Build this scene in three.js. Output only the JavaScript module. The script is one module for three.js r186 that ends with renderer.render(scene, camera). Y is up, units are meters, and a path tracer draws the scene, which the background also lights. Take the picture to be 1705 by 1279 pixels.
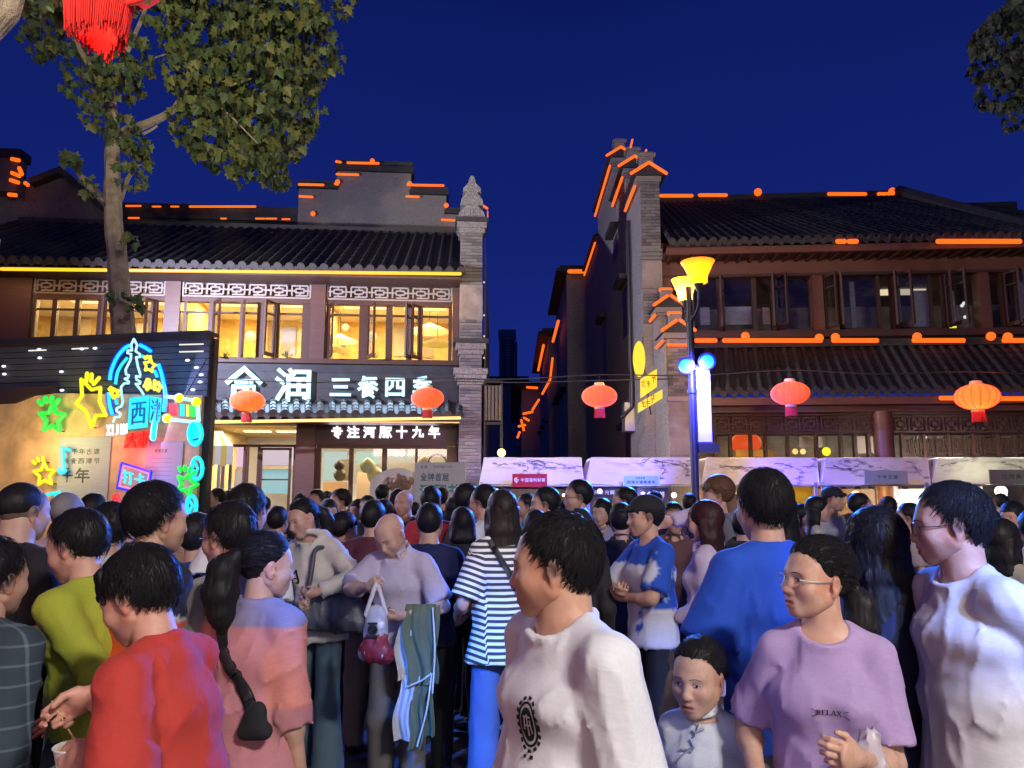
import * as THREE from 'three';
import { mergeGeometries, mergeVertices } from 'three/addons/utils/BufferGeometryUtils.js';
import { RectAreaLightUniformsLib } from 'three/addons/lights/RectAreaLightUniformsLib.js';
import { createNoise3D, createNoise2D } from 'simplex-noise';

// ---------- camera, sky, exposure ----------
const scene = new THREE.Scene();
const IW = 1705, IH = 1279, FOC = 1280, EYE = 1.66, PITCH = THREE.MathUtils.degToRad(8.25);
const camera = new THREE.PerspectiveCamera(2 * Math.atan(IH / 2 / FOC) * 180 / Math.PI, IW / IH, 0.05, 2000);
camera.position.set(0, EYE, 0);
camera.rotation.set(PITCH, 0, 0);
const renderer = new THREE.WebGLRenderer();
renderer.toneMapping = THREE.LinearToneMapping;
renderer.toneMappingExposure = 1.0;
renderer.shadowMap.enabled = true;
RectAreaLightUniformsLib.init();
{ // blue hour sky: deeper overhead, a little brighter and more violet towards the horizon
  const W = 256, H = 128, d = new Float32Array(W * H * 4);
  const nz = createNoise3D(rng(5));
  for (let j = 0; j < H; j++) for (let i = 0; i < W; i++) {
    const el = ((j + 0.5) / H - 0.5) * Math.PI, az = (i + 0.5) / W * 2 * Math.PI;
    const t = Math.min(1, Math.max(0, el / 0.75)), s = Math.pow(t, 0.75);
    const n = 1 + 0.05 * nz(Math.cos(az) * Math.cos(el) * 2.2, Math.sin(el) * 5, Math.sin(az) * Math.cos(el) * 2.2);
    const o = (j * W + i) * 4;
    d[o] = (0.011 * (1 - s) + 0.0022 * s) * n; d[o + 1] = (0.025 * (1 - s) + 0.0075 * s) * n; d[o + 2] = (0.24 * (1 - s) + 0.088 * s) * n; d[o + 3] = 1;
  }
  const t = new THREE.DataTexture(d, W, H, THREE.RGBAFormat, THREE.FloatType);
  t.mapping = THREE.EquirectangularReflectionMapping; t.magFilter = THREE.LinearFilter; t.needsUpdate = true;
  scene.background = t; scene.environment = t;
}

// ---------- helpers ----------
function rng(s) { let a = s >>> 0 || 1; return () => { a = (a + 0x6d2b79f5) | 0; let t = Math.imul(a ^ (a >>> 15), 1 | a); t = (t + Math.imul(t ^ (t >>> 7), 61 | t)) ^ t; return ((t ^ (t >>> 14)) >>> 0) / 4294967296; }; }
const R = rng(77), N3 = createNoise3D(rng(11)), N2 = createNoise2D(rng(12));
const V = (x, y, z) => new THREE.Vector3(x, y, z), rad = (d) => d * Math.PI / 180, PI = Math.PI;
const lerp = (a, b, t) => a + (b - a) * t, clamp = (x, a, b) => Math.min(b, Math.max(a, x)), sst = (a, b, x) => { const t = clamp((x - a) / (b - a), 0, 1); return t * t * (3 - 2 * t); };
const CT = Math.cos(PITCH), ST = Math.sin(PITCH);
function ray(px, py) { const x = (px - IW / 2) / FOC, y = (IH / 2 - py) / FOC; return V(x, y * CT + ST, y * ST - CT); }
function at(px, py, D) { const r = ray(px, py); return r.multiplyScalar(D / -r.z).add(V(0, EYE, 0)); }
// a vertical facade frame: origin on the ground, x along the facade, z out of it
class Frame {
  constructor(px, D, deg) { this.a = rad(deg); this.o = at(px, 825, D); this.o.y = 0; }
  put(g) { g.position.copy(this.o); g.rotation.y = this.a; return g; }
  loc(px, py, z = 0) {
    const r = ray(px, py), n = V(Math.sin(this.a), 0, Math.cos(this.a)), e = V(0, EYE, 0);
    const p0 = this.o.clone().addScaledVector(n, z), t = p0.clone().sub(e).dot(n) / r.dot(n);
    const p = e.addScaledVector(r, t).sub(this.o), c = Math.cos(this.a), s = Math.sin(this.a);
    return V(p.x * c - p.z * s, p.y, z);
  }
  x(px, z = 0, py = 640) { return this.loc(px, py, z).x; }
  y(py, px, z = 0) { return this.loc(px, py, z).y; }
}
const used = {};
function numbered(n) { const k = used[n] = (used[n] ?? -1) + 1; return k ? n + '_' + String(k).padStart(3, '0') : n; }
function shadow(o) { o.castShadow = true; o.receiveShadow = true; return o; }
function mesh(name, geo, mat, parent) { const m = shadow(new THREE.Mesh(geo, mat)); m.name = name; parent?.add(m); return m; }
function thing(name, label, category, group) { const g = new THREE.Group(); g.name = numbered(name); g.userData = { label, category }; if (group) g.userData.group = group; scene.add(g); return g; }
function tag(m, label, category, group) { m.name = numbered(m.name); m.userData = { label, category }; if (group) m.userData.group = group; scene.add(m); return m; }
function struct(m) { m.name = numbered(m.name); m.userData.kind = 'structure'; scene.add(m); return m; }

// geometry collector with uv in metres
class MB {
  constructor() { this.p = []; this.n = []; this.u = []; this.c = null; }
  tri(a, b, c, ua, ub, uc) { const n = b.clone().sub(a).cross(c.clone().sub(a)).normalize(); for (const [v, t] of [[a, ua], [b, ub], [c, uc]]) { this.p.push(v.x, v.y, v.z); this.n.push(n.x, n.y, n.z); this.u.push(...(t || [v.x, v.y])); } return this; }
  quad(a, b, c, d) { const w = a.distanceTo(b), h = a.distanceTo(d), u0 = a.x + a.z * 0.7, v0 = a.y; const q = [[u0, v0], [u0 + w, v0], [u0 + w, v0 + h], [u0, v0 + h]]; this.tri(a, b, c, q[0], q[1], q[2]); return this.tri(a, c, d, q[0], q[2], q[3]); }
  quad01(a, b, c, d) { const q = [[0, 0], [1, 0], [1, 1], [0, 1]]; this.tri(a, b, c, q[0], q[1], q[2]); return this.tri(a, c, d, q[0], q[2], q[3]); }
  box(x0, y0, z0, x1, y1, z1) {
    if (x0 > x1) [x0, x1] = [x1, x0]; if (y0 > y1) [y0, y1] = [y1, y0]; if (z0 > z1) [z0, z1] = [z1, z0];
    const P = (i, j, k) => V(i ? x1 : x0, j ? y1 : y0, k ? z1 : z0);
    this.quad(P(0, 0, 1), P(1, 0, 1), P(1, 1, 1), P(0, 1, 1)); this.quad(P(1, 0, 0), P(0, 0, 0), P(0, 1, 0), P(1, 1, 0));
    this.quad(P(1, 0, 1), P(1, 0, 0), P(1, 1, 0), P(1, 1, 1)); this.quad(P(0, 0, 0), P(0, 0, 1), P(0, 1, 1), P(0, 1, 0));
    this.quad(P(0, 1, 1), P(1, 1, 1), P(1, 1, 0), P(0, 1, 0)); this.quad(P(0, 0, 0), P(1, 0, 0), P(1, 0, 1), P(0, 0, 1)); return this;
  }
  cbox(c, s) { return this.box(c.x - s[0] / 2, c.y - s[1] / 2, c.z - s[2] / 2, c.x + s[0] / 2, c.y + s[1] / 2, c.z + s[2] / 2); }
  bar(a, b, w, h = w, up = V(0, 0, 1)) { // beam of section w x h from a to b
    const d = b.clone().sub(a), L = d.length(); d.normalize(); let s = d.clone().cross(up); if (s.length() < 1e-4) s = d.clone().cross(V(1, 0, 0)); s.normalize(); const t = s.clone().cross(d);
    const P = (i, j, k) => a.clone().addScaledVector(d, i * L).addScaledVector(s, (j - 0.5) * w).addScaledVector(t, (k - 0.5) * h);
    this.quad(P(0, 0, 1), P(0, 1, 1), P(1, 1, 1), P(1, 0, 1)); this.quad(P(0, 1, 0), P(0, 0, 0), P(1, 0, 0), P(1, 1, 0));
    this.quad(P(0, 0, 0), P(0, 0, 1), P(1, 0, 1), P(1, 0, 0)); this.quad(P(0, 1, 1), P(0, 1, 0), P(1, 1, 0), P(1, 1, 1));
    this.quad(P(0, 0, 0), P(0, 1, 0), P(0, 1, 1), P(0, 0, 1)); this.quad(P(1, 0, 1), P(1, 1, 1), P(1, 1, 0), P(1, 0, 0)); return this;
  }
  geo(g, m) { // add any geometry
    let q = g.index ? g.toNonIndexed() : g.clone(); if (m) q.applyMatrix4(m); const a = q.attributes;
    const push = (to, from) => { for (let i = 0; i < from.length; i++) to.push(from[i]); };
    push(this.p, a.position.array); push(this.n, a.normal.array); if (a.uv) push(this.u, a.uv.array); else for (let i = 0; i < a.position.count; i++) this.u.push(0, 0); return this;
  }
  prism(pts, z0, z1) { // polygon [x,y] extruded along z
    const s = new THREE.Shape(pts.map(([x, y]) => new THREE.Vector2(x, y))); return this.geo(new THREE.ExtrudeGeometry(s, { depth: z1 - z0, bevelEnabled: false }), new THREE.Matrix4().makeTranslation(0, 0, z0));
  }
  build() { const g = new THREE.BufferGeometry(); g.setAttribute('position', new THREE.Float32BufferAttribute(this.p, 3)); g.setAttribute('normal', new THREE.Float32BufferAttribute(this.n, 3)); g.setAttribute('uv', new THREE.Float32BufferAttribute(this.u, 2)); return g; }
  to(name, mat, parent) { return mesh(name, this.build(), mat, parent); }
}
const box = (name, mat, parent, ...c) => new MB().box(...c).to(name, mat, parent);
function tubeG(pts, r, closed = false, seg = 0, radial = 6) { const c = new THREE.CatmullRomCurve3(pts, closed, 'catmullrom', 0.5); return new THREE.TubeGeometry(c, seg || pts.length * 6, r, radial, closed); }
function lineTube(mb, pts, r, closed = false, sides = 6) { // polyline of straight tubes with round joints
  const n = pts.length; for (let i = 0; i < (closed ? n : n - 1); i++) { const a = pts[i], b = pts[(i + 1) % n], d = b.clone().sub(a), L = d.length(); if (L < 1e-5) continue; const g = new THREE.CylinderGeometry(r, r, L, sides, 1, false); const q = new THREE.Quaternion().setFromUnitVectors(V(0, 1, 0), d.normalize()); mb.geo(g, new THREE.Matrix4().compose(a.clone().add(b).multiplyScalar(0.5), q, V(1, 1, 1))); }
  for (const p of pts) mb.geo(new THREE.SphereGeometry(r, 6, 5), new THREE.Matrix4().makeTranslation(p.x, p.y, p.z)); return mb;
}

// ---------- textures and materials ----------
function tex(w, h, f, srgb = false, rep = true) { const d = new Uint8Array(w * h * 4); for (let j = 0; j < h; j++) for (let i = 0; i < w; i++) { const v = f(i / w, j / h), o = (j * w + i) * 4; if (Array.isArray(v)) { d[o] = v[0]; d[o + 1] = v[1]; d[o + 2] = v[2]; } else d[o] = d[o + 1] = d[o + 2] = clamp(v, 0, 255); d[o + 3] = 255; } const t = new THREE.DataTexture(d, w, h); t.magFilter = THREE.LinearFilter; if (rep) t.wrapS = t.wrapT = THREE.RepeatWrapping; if (srgb) t.colorSpace = THREE.SRGBColorSpace; t.needsUpdate = true; return t; }
const tn = (u, v, fu, fv, s) => N3(Math.cos(u * 2 * PI) * fu / 6.283, Math.sin(u * 2 * PI) * fu / 6.283, s + Math.sin(v * 2 * PI) * fv / 6.283) * 0.5 + N3(Math.cos(v * 2 * PI) * fv / 6.283 + 9, Math.sin(v * 2 * PI) * fv / 6.283, s + Math.cos(u * 2 * PI) * fu / 6.283) * 0.5;
const T = {
  grain: tex(256, 256, (u, v) => 205 + 45 * tn(u, v, 9, 9, 1) + 30 * tn(u, v, 40, 40, 2) + 14 * (R() - 0.5)),
  stone: tex(512, 512, (u, v) => 160 + 75 * tn(u, v, 40, 60, 3) + 90 * tn(u, v, 90, 150, 4) + 50 * (R() - 0.5)),
  wood: tex(256, 256, (u, v) => 190 + 40 * tn(u, v, 3, 60, 5) + 28 * tn(u, v, 6, 120, 6) + 14 * (R() - 0.5)),
  blot: tex(256, 256, (u, v) => 200 + 70 * tn(u, v, 5, 5, 7) + 30 * tn(u, v, 18, 18, 8)),
  strand: tex(256, 64, (u, v) => 128 + 75 * tn(u, v, 60, 2, 9) + 70 * tn(u, v, 150, 3, 10)),
  asphalt: tex(512, 512, (u, v) => 150 + 45 * tn(u, v, 8, 8, 11) + 40 * tn(u, v, 90, 90, 12) + 70 * (R() - 0.5)),
  crease: tex(512, 512, (u, v) => { const w = 0.12 * tn(u, v, 6, 6, 31), a = 1 - Math.abs(tn(u, v, 9, 5, 21 + w * 6)) * 1.7, b = 1 - Math.abs(tn(u, v, 16, 22, 23 + w * 5)) * 1.7, c = 1 - Math.abs(tn(u, v, 34, 26, 25)) * 1.7; const k = sst(-0.15, 0.45, tn(u, v, 4, 4, 41)); return 90 + k * (110 * Math.pow(clamp(a, 0, 1), 2.2) + 40 * Math.pow(clamp(b, 0, 1), 2.5)) + 0 * c; }),
  cloth: tex(256, 256, (u, v) => 222 + 14 * tn(u, v, 6, 6, 13) + 22 * (R() - 0.5)),
};
const rep = (t, s, s2 = s) => { const c = t.clone(); c.repeat.set(s, s2); c.needsUpdate = true; return c; };
const lin = (c) => { const k = new THREE.Color(); if (Array.isArray(c)) k.setRGB(...c); else k.set(c); return k; };
function mat(c, rough = 0.8, o = {}) { const { m = null, b = null, bs = 0.003, ...rest } = o; const k = new THREE.MeshPhysicalMaterial({ color: lin(c), roughness: rough, ...rest }); if (m) k.map = m; if (b) { k.bumpMap = b; k.bumpScale = bs; } return k; }
const glow = (c, i = 1, base = [0.02, 0.02, 0.02]) => new THREE.MeshStandardMaterial({ color: lin(base), roughness: 0.5, emissive: lin(c), emissiveIntensity: i });
const M = {
  brick: mat([0.2, 0.185, 0.175], 0.9, { m: rep(T.grain, 3) }), brick2: mat([0.27, 0.245, 0.225], 0.9, { m: rep(T.grain, 3) }), brick3: mat([0.15, 0.14, 0.135], 0.9, { m: rep(T.grain, 3) }),
  mortar: mat([0.3, 0.28, 0.26], 0.95, { m: rep(T.grain, 2) }), stone: mat([0.42, 0.39, 0.37], 0.9, { m: rep(T.stone, 0.55), b: rep(T.stone, 0.55), bs: 0.02 }),
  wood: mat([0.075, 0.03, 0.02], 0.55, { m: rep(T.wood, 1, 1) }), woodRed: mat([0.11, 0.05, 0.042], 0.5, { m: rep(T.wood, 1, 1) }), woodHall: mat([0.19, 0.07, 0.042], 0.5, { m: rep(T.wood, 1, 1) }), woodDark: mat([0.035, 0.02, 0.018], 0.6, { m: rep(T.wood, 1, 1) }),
  tile: mat([0.035, 0.034, 0.038], 0.75, { m: rep(T.blot, 2) }), tile2: mat([0.05, 0.047, 0.048], 0.8, { m: rep(T.blot, 2) }), tile3: mat([0.026, 0.026, 0.03], 0.7, { m: rep(T.blot, 2) }),
  plaster: mat([0.35, 0.3, 0.25], 0.9, { m: rep(T.blot, 0.5) }), room: mat([0.78, 0.58, 0.24], 0.9, { m: rep(T.grain, 0.6) }), roomW: mat([0.7, 0.68, 0.62], 0.9), floorIn: mat([0.3, 0.24, 0.18], 0.5),
  glass: mat([0.9, 0.92, 0.95], 0.03, { transmission: 1, thickness: 0, ior: 1.5 }), metal: mat([0.05, 0.05, 0.055], 0.45, { metalness: 0.7 }), steel: mat([0.4, 0.4, 0.42], 0.4, { metalness: 0.8 }),
  slate: mat([0.03, 0.033, 0.045], 0.6, { m: rep(T.blot, 0.7) }), lattice: mat([0.4, 0.36, 0.33], 0.7, { m: rep(T.wood, 2) }), black: mat([0.01, 0.01, 0.011], 0.5),
  ledO: glow([1, 0.13, 0.006], 1.5), ledY: glow([1, 0.5, 0.02], 1.6), ledW: glow([1, 0.6, 0.16], 2), cord: mat([0.02, 0.02, 0.02], 0.7),
};
function point(parent, p, c, i, r = 0.05) { const l = new THREE.PointLight(lin(c), i); l.position.copy(p); l.castShadow = true; l.shadow.radius = r / 0.02; parent.add(l); return l; }
function area(parent, p, look, w, h, c, i) { const l = new THREE.RectAreaLight(lin(c), i, w, h); l.position.copy(p); parent.add(l); l.lookAt(parent.localToWorld(look.clone())); return l; }
// ---------- written characters as strokes on a 100 x 100 grid, y down ----------
const CH = {
  合: ['50,4 10,44', '50,4 90,44', '32,42 68,42', '26,58 26,96', '26,58 74,58 74,96', '26,90 74,90'],
  润: ['10,10 24,22', '6,36 20,46', '8,94 26,60', '40,10 48,22', '36,26 36,98', '54,14 92,14 92,94 82,90', '48,36 82,36', '48,56 82,56', '46,80 84,80', '65,36 65,80'],
  三: ['14,16 86,16', '22,50 78,50', '6,88 94,88'],
  餐: ['30,4 30,16', '30,10 46,10', '28,18 12,38', '28,20 46,20 30,42', '24,30 34,36', '52,10 86,10 62,38', '60,18 90,38', '50,36 8,62', '50,36 92,62', '42,50 56,50', '30,58 70,58 70,76 30,76', '30,67 70,67', '30,58 30,96 46,90', '48,78 76,98', '72,78 58,88'],
  四: ['10,14 90,14 90,90', '10,14 10,92', '10,86 90,86', '38,16 36,46 22,60', '62,16 62,54 80,54'],
  季: ['66,4 30,12', '12,24 88,24', '50,10 50,48', '48,26 14,48', '52,26 86,48', '28,54 72,54 52,66', '52,66 52,94 40,90', '10,76 90,76'],
  专: ['24,18 76,18', '10,40 90,40', '50,4 36,62 76,62 52,84', '34,78 62,98'],
  注: ['10,10 24,22', '6,36 20,46', '8,94 26,60', '58,4 68,16', '36,26 94,26', '40,56 90,56', '32,92 98,92', '65,26 65,92'],
  河: ['10,10 24,22', '6,36 20,46', '8,94 26,60', '34,14 98,14', '84,14 84,94 70,88', '40,36 66,36 66,64 40,64 40,36'],
  豚: ['10,8 38,8 38,94 30,90', '10,8 10,60 4,96', '10,34 38,34', '10,58 38,58', '46,12 96,12', '72,12 46,38', '60,24 74,50 70,96 58,90', '66,42 44,62', '72,60 44,88', '94,30 76,46', '74,46 98,90'],
  十: ['8,42 92,42', '50,4 50,98'],
  九: ['10,34 70,34 66,86 94,88 94,70', '40,6 36,60 8,96'],
  年: ['32,4 12,38', '26,20 86,20', '30,42 82,42', '30,42 30,66', '6,66 96,66', '56,20 56,98'],
  西: ['8,14 92,14', '14,36 86,36 86,90', '14,36 14,92', '14,86 86,86', '40,14 38,54 24,68', '60,14 60,62 80,62'],
  津: ['10,10 24,22', '6,36 20,46', '8,94 26,60', '42,16 84,16 84,46 40,46', '34,31 96,31', '42,60 88,60', '34,76 96,76', '64,4 64,98'],
  大: ['8,34 92,34', '50,4 46,46 8,96', '50,40 92,96'],
  市: ['50,4 50,18', '8,22 92,22', '20,42 20,84', '20,42 80,42 80,82 68,82', '50,22 50,98'],
  打: ['4,26 40,26', '24,6 24,92 12,88', '4,62 40,50', '48,18 98,18', '76,18 76,92 62,88'],
  卡: ['50,4 50,42', '50,20 82,20', '6,44 94,44', '50,44 50,98', '52,60 78,76'],
  中: ['14,24 86,24 86,62 14,62 14,24', '50,4 50,98'],
  国: ['8,8 92,8 92,94 8,94 8,8', '26,28 74,28', '28,50 72,50', '24,76 78,76', '50,28 50,76', '62,58 70,68'],
  福: ['20,4 28,14', '6,24 36,24 8,60', '24,44 24,98', '32,50 40,60', '46,10 94,10', '52,22 88,22 88,42 52,42 52,22', '48,54 92,54 92,94 48,94 48,54', '48,74 92,74', '70,54 70,94'],
  利: ['44,6 12,16', '4,34 52,34', '28,14 28,96', '28,36 6,66', '30,40 50,60', '64,16 64,68', '88,6 88,94 76,88'],
  彩: ['46,6 8,14', '10,22 16,34', '26,20 30,32', '46,18 38,32', '4,46 54,46', '30,36 30,96', '28,50 6,80', '32,52 52,74', '90,6 64,28', '92,34 62,60', '94,64 56,96'],
  票: ['8,10 92,10', '16,22 84,22 84,44 16,44 16,22', '40,10 40,44', '60,10 60,44', '22,56 78,56', '6,70 94,70', '50,70 50,96', '30,78 14,92', '70,78 86,92'],
  首: ['32,4 40,16', '68,4 58,16', '6,22 94,22', '46,22 42,36', '22,38 78,38 78,96 22,96 22,38', '22,58 78,58', '22,76 78,76'],
  届: ['14,10 86,10 86,32 14,32', '14,10 14,60 4,96', '28,46 84,46 84,96 28,96 28,46', '56,36 56,96', '28,70 84,70'],
  节: ['6,22 94,22', '32,8 32,36', '68,8 68,36', '12,50 82,50 82,80 70,80', '44,50 44,98'],
  鲜: ['24,4 8,24', '16,12 40,12 32,26', '8,28 44,28 44,70 8,70 8,28', '8,48 44,48', '26,28 26,70', '6,86 48,84', '60,6 66,16', '90,6 82,18', '54,24 96,24', '56,46 94,46', '52,68 98,68', '75,24 75,98'],
  牌: ['12,8 12,60 4,96', '12,36 40,36', '32,6 32,36', '14,58 34,58 34,96', '54,16 90,16 90,48 54,48 54,16', '54,32 90,32', '72,4 60,60', '46,66 98,66', '74,56 74,98'],
  金: ['50,4 8,42', '50,4 92,42', '30,40 70,40', '18,60 82,60', '50,40 50,92', '28,68 36,82', '72,68 64,82', '8,92 92,92'],
  江: ['10,10 24,22', '6,36 20,46', '8,94 26,60', '38,20 92,20', '32,86 98,86', '65,20 65,86'],
  美: ['34,4 40,14', '66,4 60,14', '12,20 88,20', '20,36 80,36', '8,52 92,52', '50,20 50,52', '10,68 90,68', '50,54 46,72 12,96', '52,68 90,96'],
  食: ['50,4 6,44', '50,4 94,44', '42,28 58,28', '28,42 72,42 72,66 28,66', '28,54 72,54', '28,42 28,96 48,86', '46,68 84,98', '74,70 58,82'],
};
const strokes = (c) => (CH[c] || []).map((s) => s.split(' ').map((p) => p.split(',').map(Number)));
function charBars(mb, c, x, y, size, wgt, z0, z1, sx = 1) { // x,y: lower left corner; solid letter strokes
  for (const st of strokes(c)) for (let i = 0; i + 1 < st.length; i++) {
    const a = V(x + st[i][0] / 100 * size * sx, y + (1 - st[i][1] / 100) * size, 0), b = V(x + st[i + 1][0] / 100 * size * sx, y + (1 - st[i + 1][1] / 100) * size, 0), d = b.clone().sub(a).normalize();
    a.addScaledVector(d, -wgt * 0.45); b.addScaledVector(d, wgt * 0.45); const e = (i % 2) * 0.0015 + (R() * 0.001);
    a.z = b.z = (z0 + z1) / 2 + e; mb.bar(a, b, wgt, z1 - z0);
  }
}
function canvas(w, h, draw) { const c = document.createElement('canvas'); c.width = w; c.height = h; const g = c.getContext('2d'); draw(g, w, h); const t = new THREE.CanvasTexture(c); t.colorSpace = THREE.SRGBColorSpace; t.magFilter = THREE.LinearFilter; return t; }
function inkChar(g, c, x, y, size, wgt, color) { g.strokeStyle = color; g.lineWidth = wgt; g.lineCap = 'square'; g.lineJoin = 'round'; for (const st of strokes(c)) { g.beginPath(); st.forEach((p, i) => g[i ? 'lineTo' : 'moveTo'](x + p[0] / 100 * size, y + p[1] / 100 * size)); g.stroke(); } }
function inkText(g, s, x, y, size, wgt, color, step = 1.12) { [...s].forEach((c, i) => inkChar(g, c, x + i * size * step, y, size, wgt, color)); }
// ---------- ground ----------
{
  const g = new THREE.PlaneGeometry(1600, 1600, 1, 1); g.rotateX(-PI / 2); g.translate(0, 0, -300);
  const u = g.attributes.uv; for (let i = 0; i < u.count; i++) u.setXY(i, g.attributes.position.getX(i), g.attributes.position.getZ(i));
  struct(mesh('ground', g, mat([0.05, 0.05, 0.053], 0.62, { m: rep(T.asphalt, 0.45), b: rep(T.asphalt, 0.45), bs: 0.006 }), null));
}
// ---------- shared builders ----------
const BRG = [0.235, 0.115].map((w) => new MB().box(-w / 2, -0.031, -0.03, w / 2, 0.031, 0.012).build());
function brickFace(parent, x0, x1, y0, y1, z, rnd = rng(9)) { // running bond of single bricks on a mortar core
  const ms = [M.brick, M.brick, M.brick2, M.brick2, M.brick3]; let r = 0;
  for (let y = y0 + 0.035; y < y1 - 0.03; y += 0.0715, r++) {
    let x = x0; const shift = r % 2;
    const n = Math.max(1, Math.round((x1 - x0) / 0.247)), w = (x1 - x0) / n;
    for (let k = 0; k < n + (shift ? 1 : 0); k++) {
      const half = shift && (k === 0 || k === n), cw = half ? w / 2 : w; const b = mesh('brick', BRG[half ? 1 : 0], ms[(rnd() * 5) | 0], parent);
      b.position.set(x + cw / 2, y, z + (rnd() - 0.5) * 0.008); b.scale.x = (cw - 0.011) / (half ? 0.115 : 0.235); b.rotation.z = (rnd() - 0.5) * 0.012; x += cw;
    }
  }
}
// a tiled slope: a deck, rows of stepped barrel tiles, drip tiles and eave discs. eL,eR: eave corners, rL,rR: ridge corners
function tileRoof(parent, eL, eR, rL, rR, sp, seed = 3, segs = 9) {
  const rnd = rng(seed), deck = new MB(), n = Math.round(eL.distanceTo(eR) / sp), dn = eR.clone().sub(eL).cross(rL.clone().sub(eL)).normalize();
  deck.quad(eL, eR, rR, rL); const k = dn.clone().multiplyScalar(-0.07); deck.quad(rL.clone().add(k), rR.clone().add(k), eR.clone().add(k), eL.clone().add(k)); deck.quad(eL.clone().add(k), eR.clone().add(k), eR, eL);
  deck.to('roof_deck', M.tile3, parent);
  for (let i = 0; i <= n; i++) {
    const a = eL.clone().lerp(eR, i / n), b = rL.clone().lerp(rR, i / n), d = b.clone().sub(a), L = d.length(); d.normalize(); const s = d.clone().cross(dn).normalize(), mb = new MB(), r0 = sp * 0.3;
    const cnt = Math.max(2, Math.round(segs * L / rL.distanceTo(eL)));
    for (let j = 0; j < cnt; j++) {
      const t0 = j / cnt * L, t1 = (j + 1.15) / cnt * L, ra = r0 * (1.12 + rnd() * 0.06), rb = r0 * 0.86, F4 = 4; let prev = null;
      for (let q = 0; q <= F4; q++) { const w = PI * q / F4, c = Math.cos(w), h = Math.sin(w); const A = a.clone().addScaledVector(d, t0).addScaledVector(s, c * ra).addScaledVector(dn, h * ra + 0.004), B = a.clone().addScaledVector(d, Math.min(t1, L)).addScaledVector(s, c * rb).addScaledVector(dn, h * rb + 0.004); if (prev) mb.quad(prev[0], A, B, prev[1]); prev = [A, B]; }
    }
    mb.to('tile_row', [M.tile, M.tile2, M.tile3][(rnd() * 3) | 0], parent);
    const cap = new MB(); cap.geo(new THREE.CylinderGeometry(r0 * 1.2, r0 * 1.2, 0.03, 10), new THREE.Matrix4().compose(a.clone().addScaledVector(d, -0.012).addScaledVector(dn, r0 * 0.35), new THREE.Quaternion().setFromUnitVectors(V(0, 1, 0), d), V(1, 1, 1)));
    cap.to('eave_disc', M.tile2, parent);
    if (i < n) { const m = a.clone().lerp(eL.clone().lerp(eR, (i + 1) / n), 0.5), e = eR.clone().sub(eL).normalize(), w = sp * 0.34, dm = new MB(); const f = d.clone().multiplyScalar(-0.02), P = (u, v, o) => m.clone().addScaledVector(e, u).add(V(0, v, 0)).addScaledVector(f, o);
      const pts = [[-w, 0.03], [-w, -0.03], [-w * 0.5, -0.085], [0, -0.11], [w * 0.5, -0.085], [w, -0.03], [w, 0.03]];
      for (let q = 1; q + 1 < pts.length; q++) { dm.tri(P(...pts[0], 1), P(...pts[q], 1), P(...pts[q + 1], 1)); dm.tri(P(...pts[0], 0), P(...pts[q + 1], 0), P(...pts[q], 0)); } for (let q = 0; q < pts.length; q++) { const A = pts[q], B = pts[(q + 1) % pts.length]; dm.quad(P(...A, 0), P(...B, 0), P(...B, 1), P(...A, 1)); }
      dm.to('drip_tile', M.tile2, parent); }
  }
}
const led = (parent, a, b, m = M.ledO, r = 0.028) => lineTube(new MB(), [a, b], r).to('light_strip', m, parent);
const bead = (parent, p, m = M.ledO, r = 0.05) => mesh('light_bead', new THREE.SphereGeometry(r, 10, 8), m, parent).position.copy(p);
function fretBand(parent, name, x0, x1, y0, y1, z, n, m, bw) { // key-fret frieze of nested rectangles and hooks
  const mb = new MB(), h = y1 - y0, w = (x1 - x0) / n, B = (a, b, c, d) => mb.box(x0 + a - (b ? 0 : 0), 0, 0, 0, 0, 0); const bar = (xa, ya, xb, yb) => { const hz = Math.abs(ya - yb) < 1e-6; mb.box(Math.min(xa, xb) - (hz ? 0 : bw / 2), Math.min(ya, yb) - (hz ? bw / 2 : 0), z - 0.02 + (hz ? 0.003 : 0), Math.max(xa, xb) + (hz ? 0 : bw / 2), Math.max(ya, yb) + (hz ? bw / 2 : 0), z + 0.02 + (hz ? 0.003 : 0)); };
  bar(x0, y0, x1, y0); bar(x0, y1, x1, y1); bar(x0, y0, x0, y1); bar(x1, y0, x1, y1);
  for (let i = 0; i < n; i++) {
    const a = x0 + i * w, q = (u, v) => [a + u * w, y0 + v * h];
    const seq = [[[0.12, 0.16], [0.12, 0.84]], [[0.12, 0.84], [0.88, 0.84]], [[0.88, 0.84], [0.88, 0.16]], [[0.3, 0.16], [0.88, 0.16]], [[0.3, 0.36], [0.7, 0.36]], [[0.3, 0.64], [0.7, 0.64]], [[0.3, 0.36], [0.3, 0.64]], [[0.7, 0.36], [0.7, 0.64]], [[0.0, 0.5], [0.3, 0.5]], [[0.7, 0.5], [1.0, 0.5]], [[0.5, 0.64], [0.5, 0.84]], [[0.5, 0.16], [0.5, 0.36]]];
    for (const [s, e] of seq) bar(...q(...s), ...q(...e));
  }
  return mb.to(name, m, parent);
}
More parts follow.
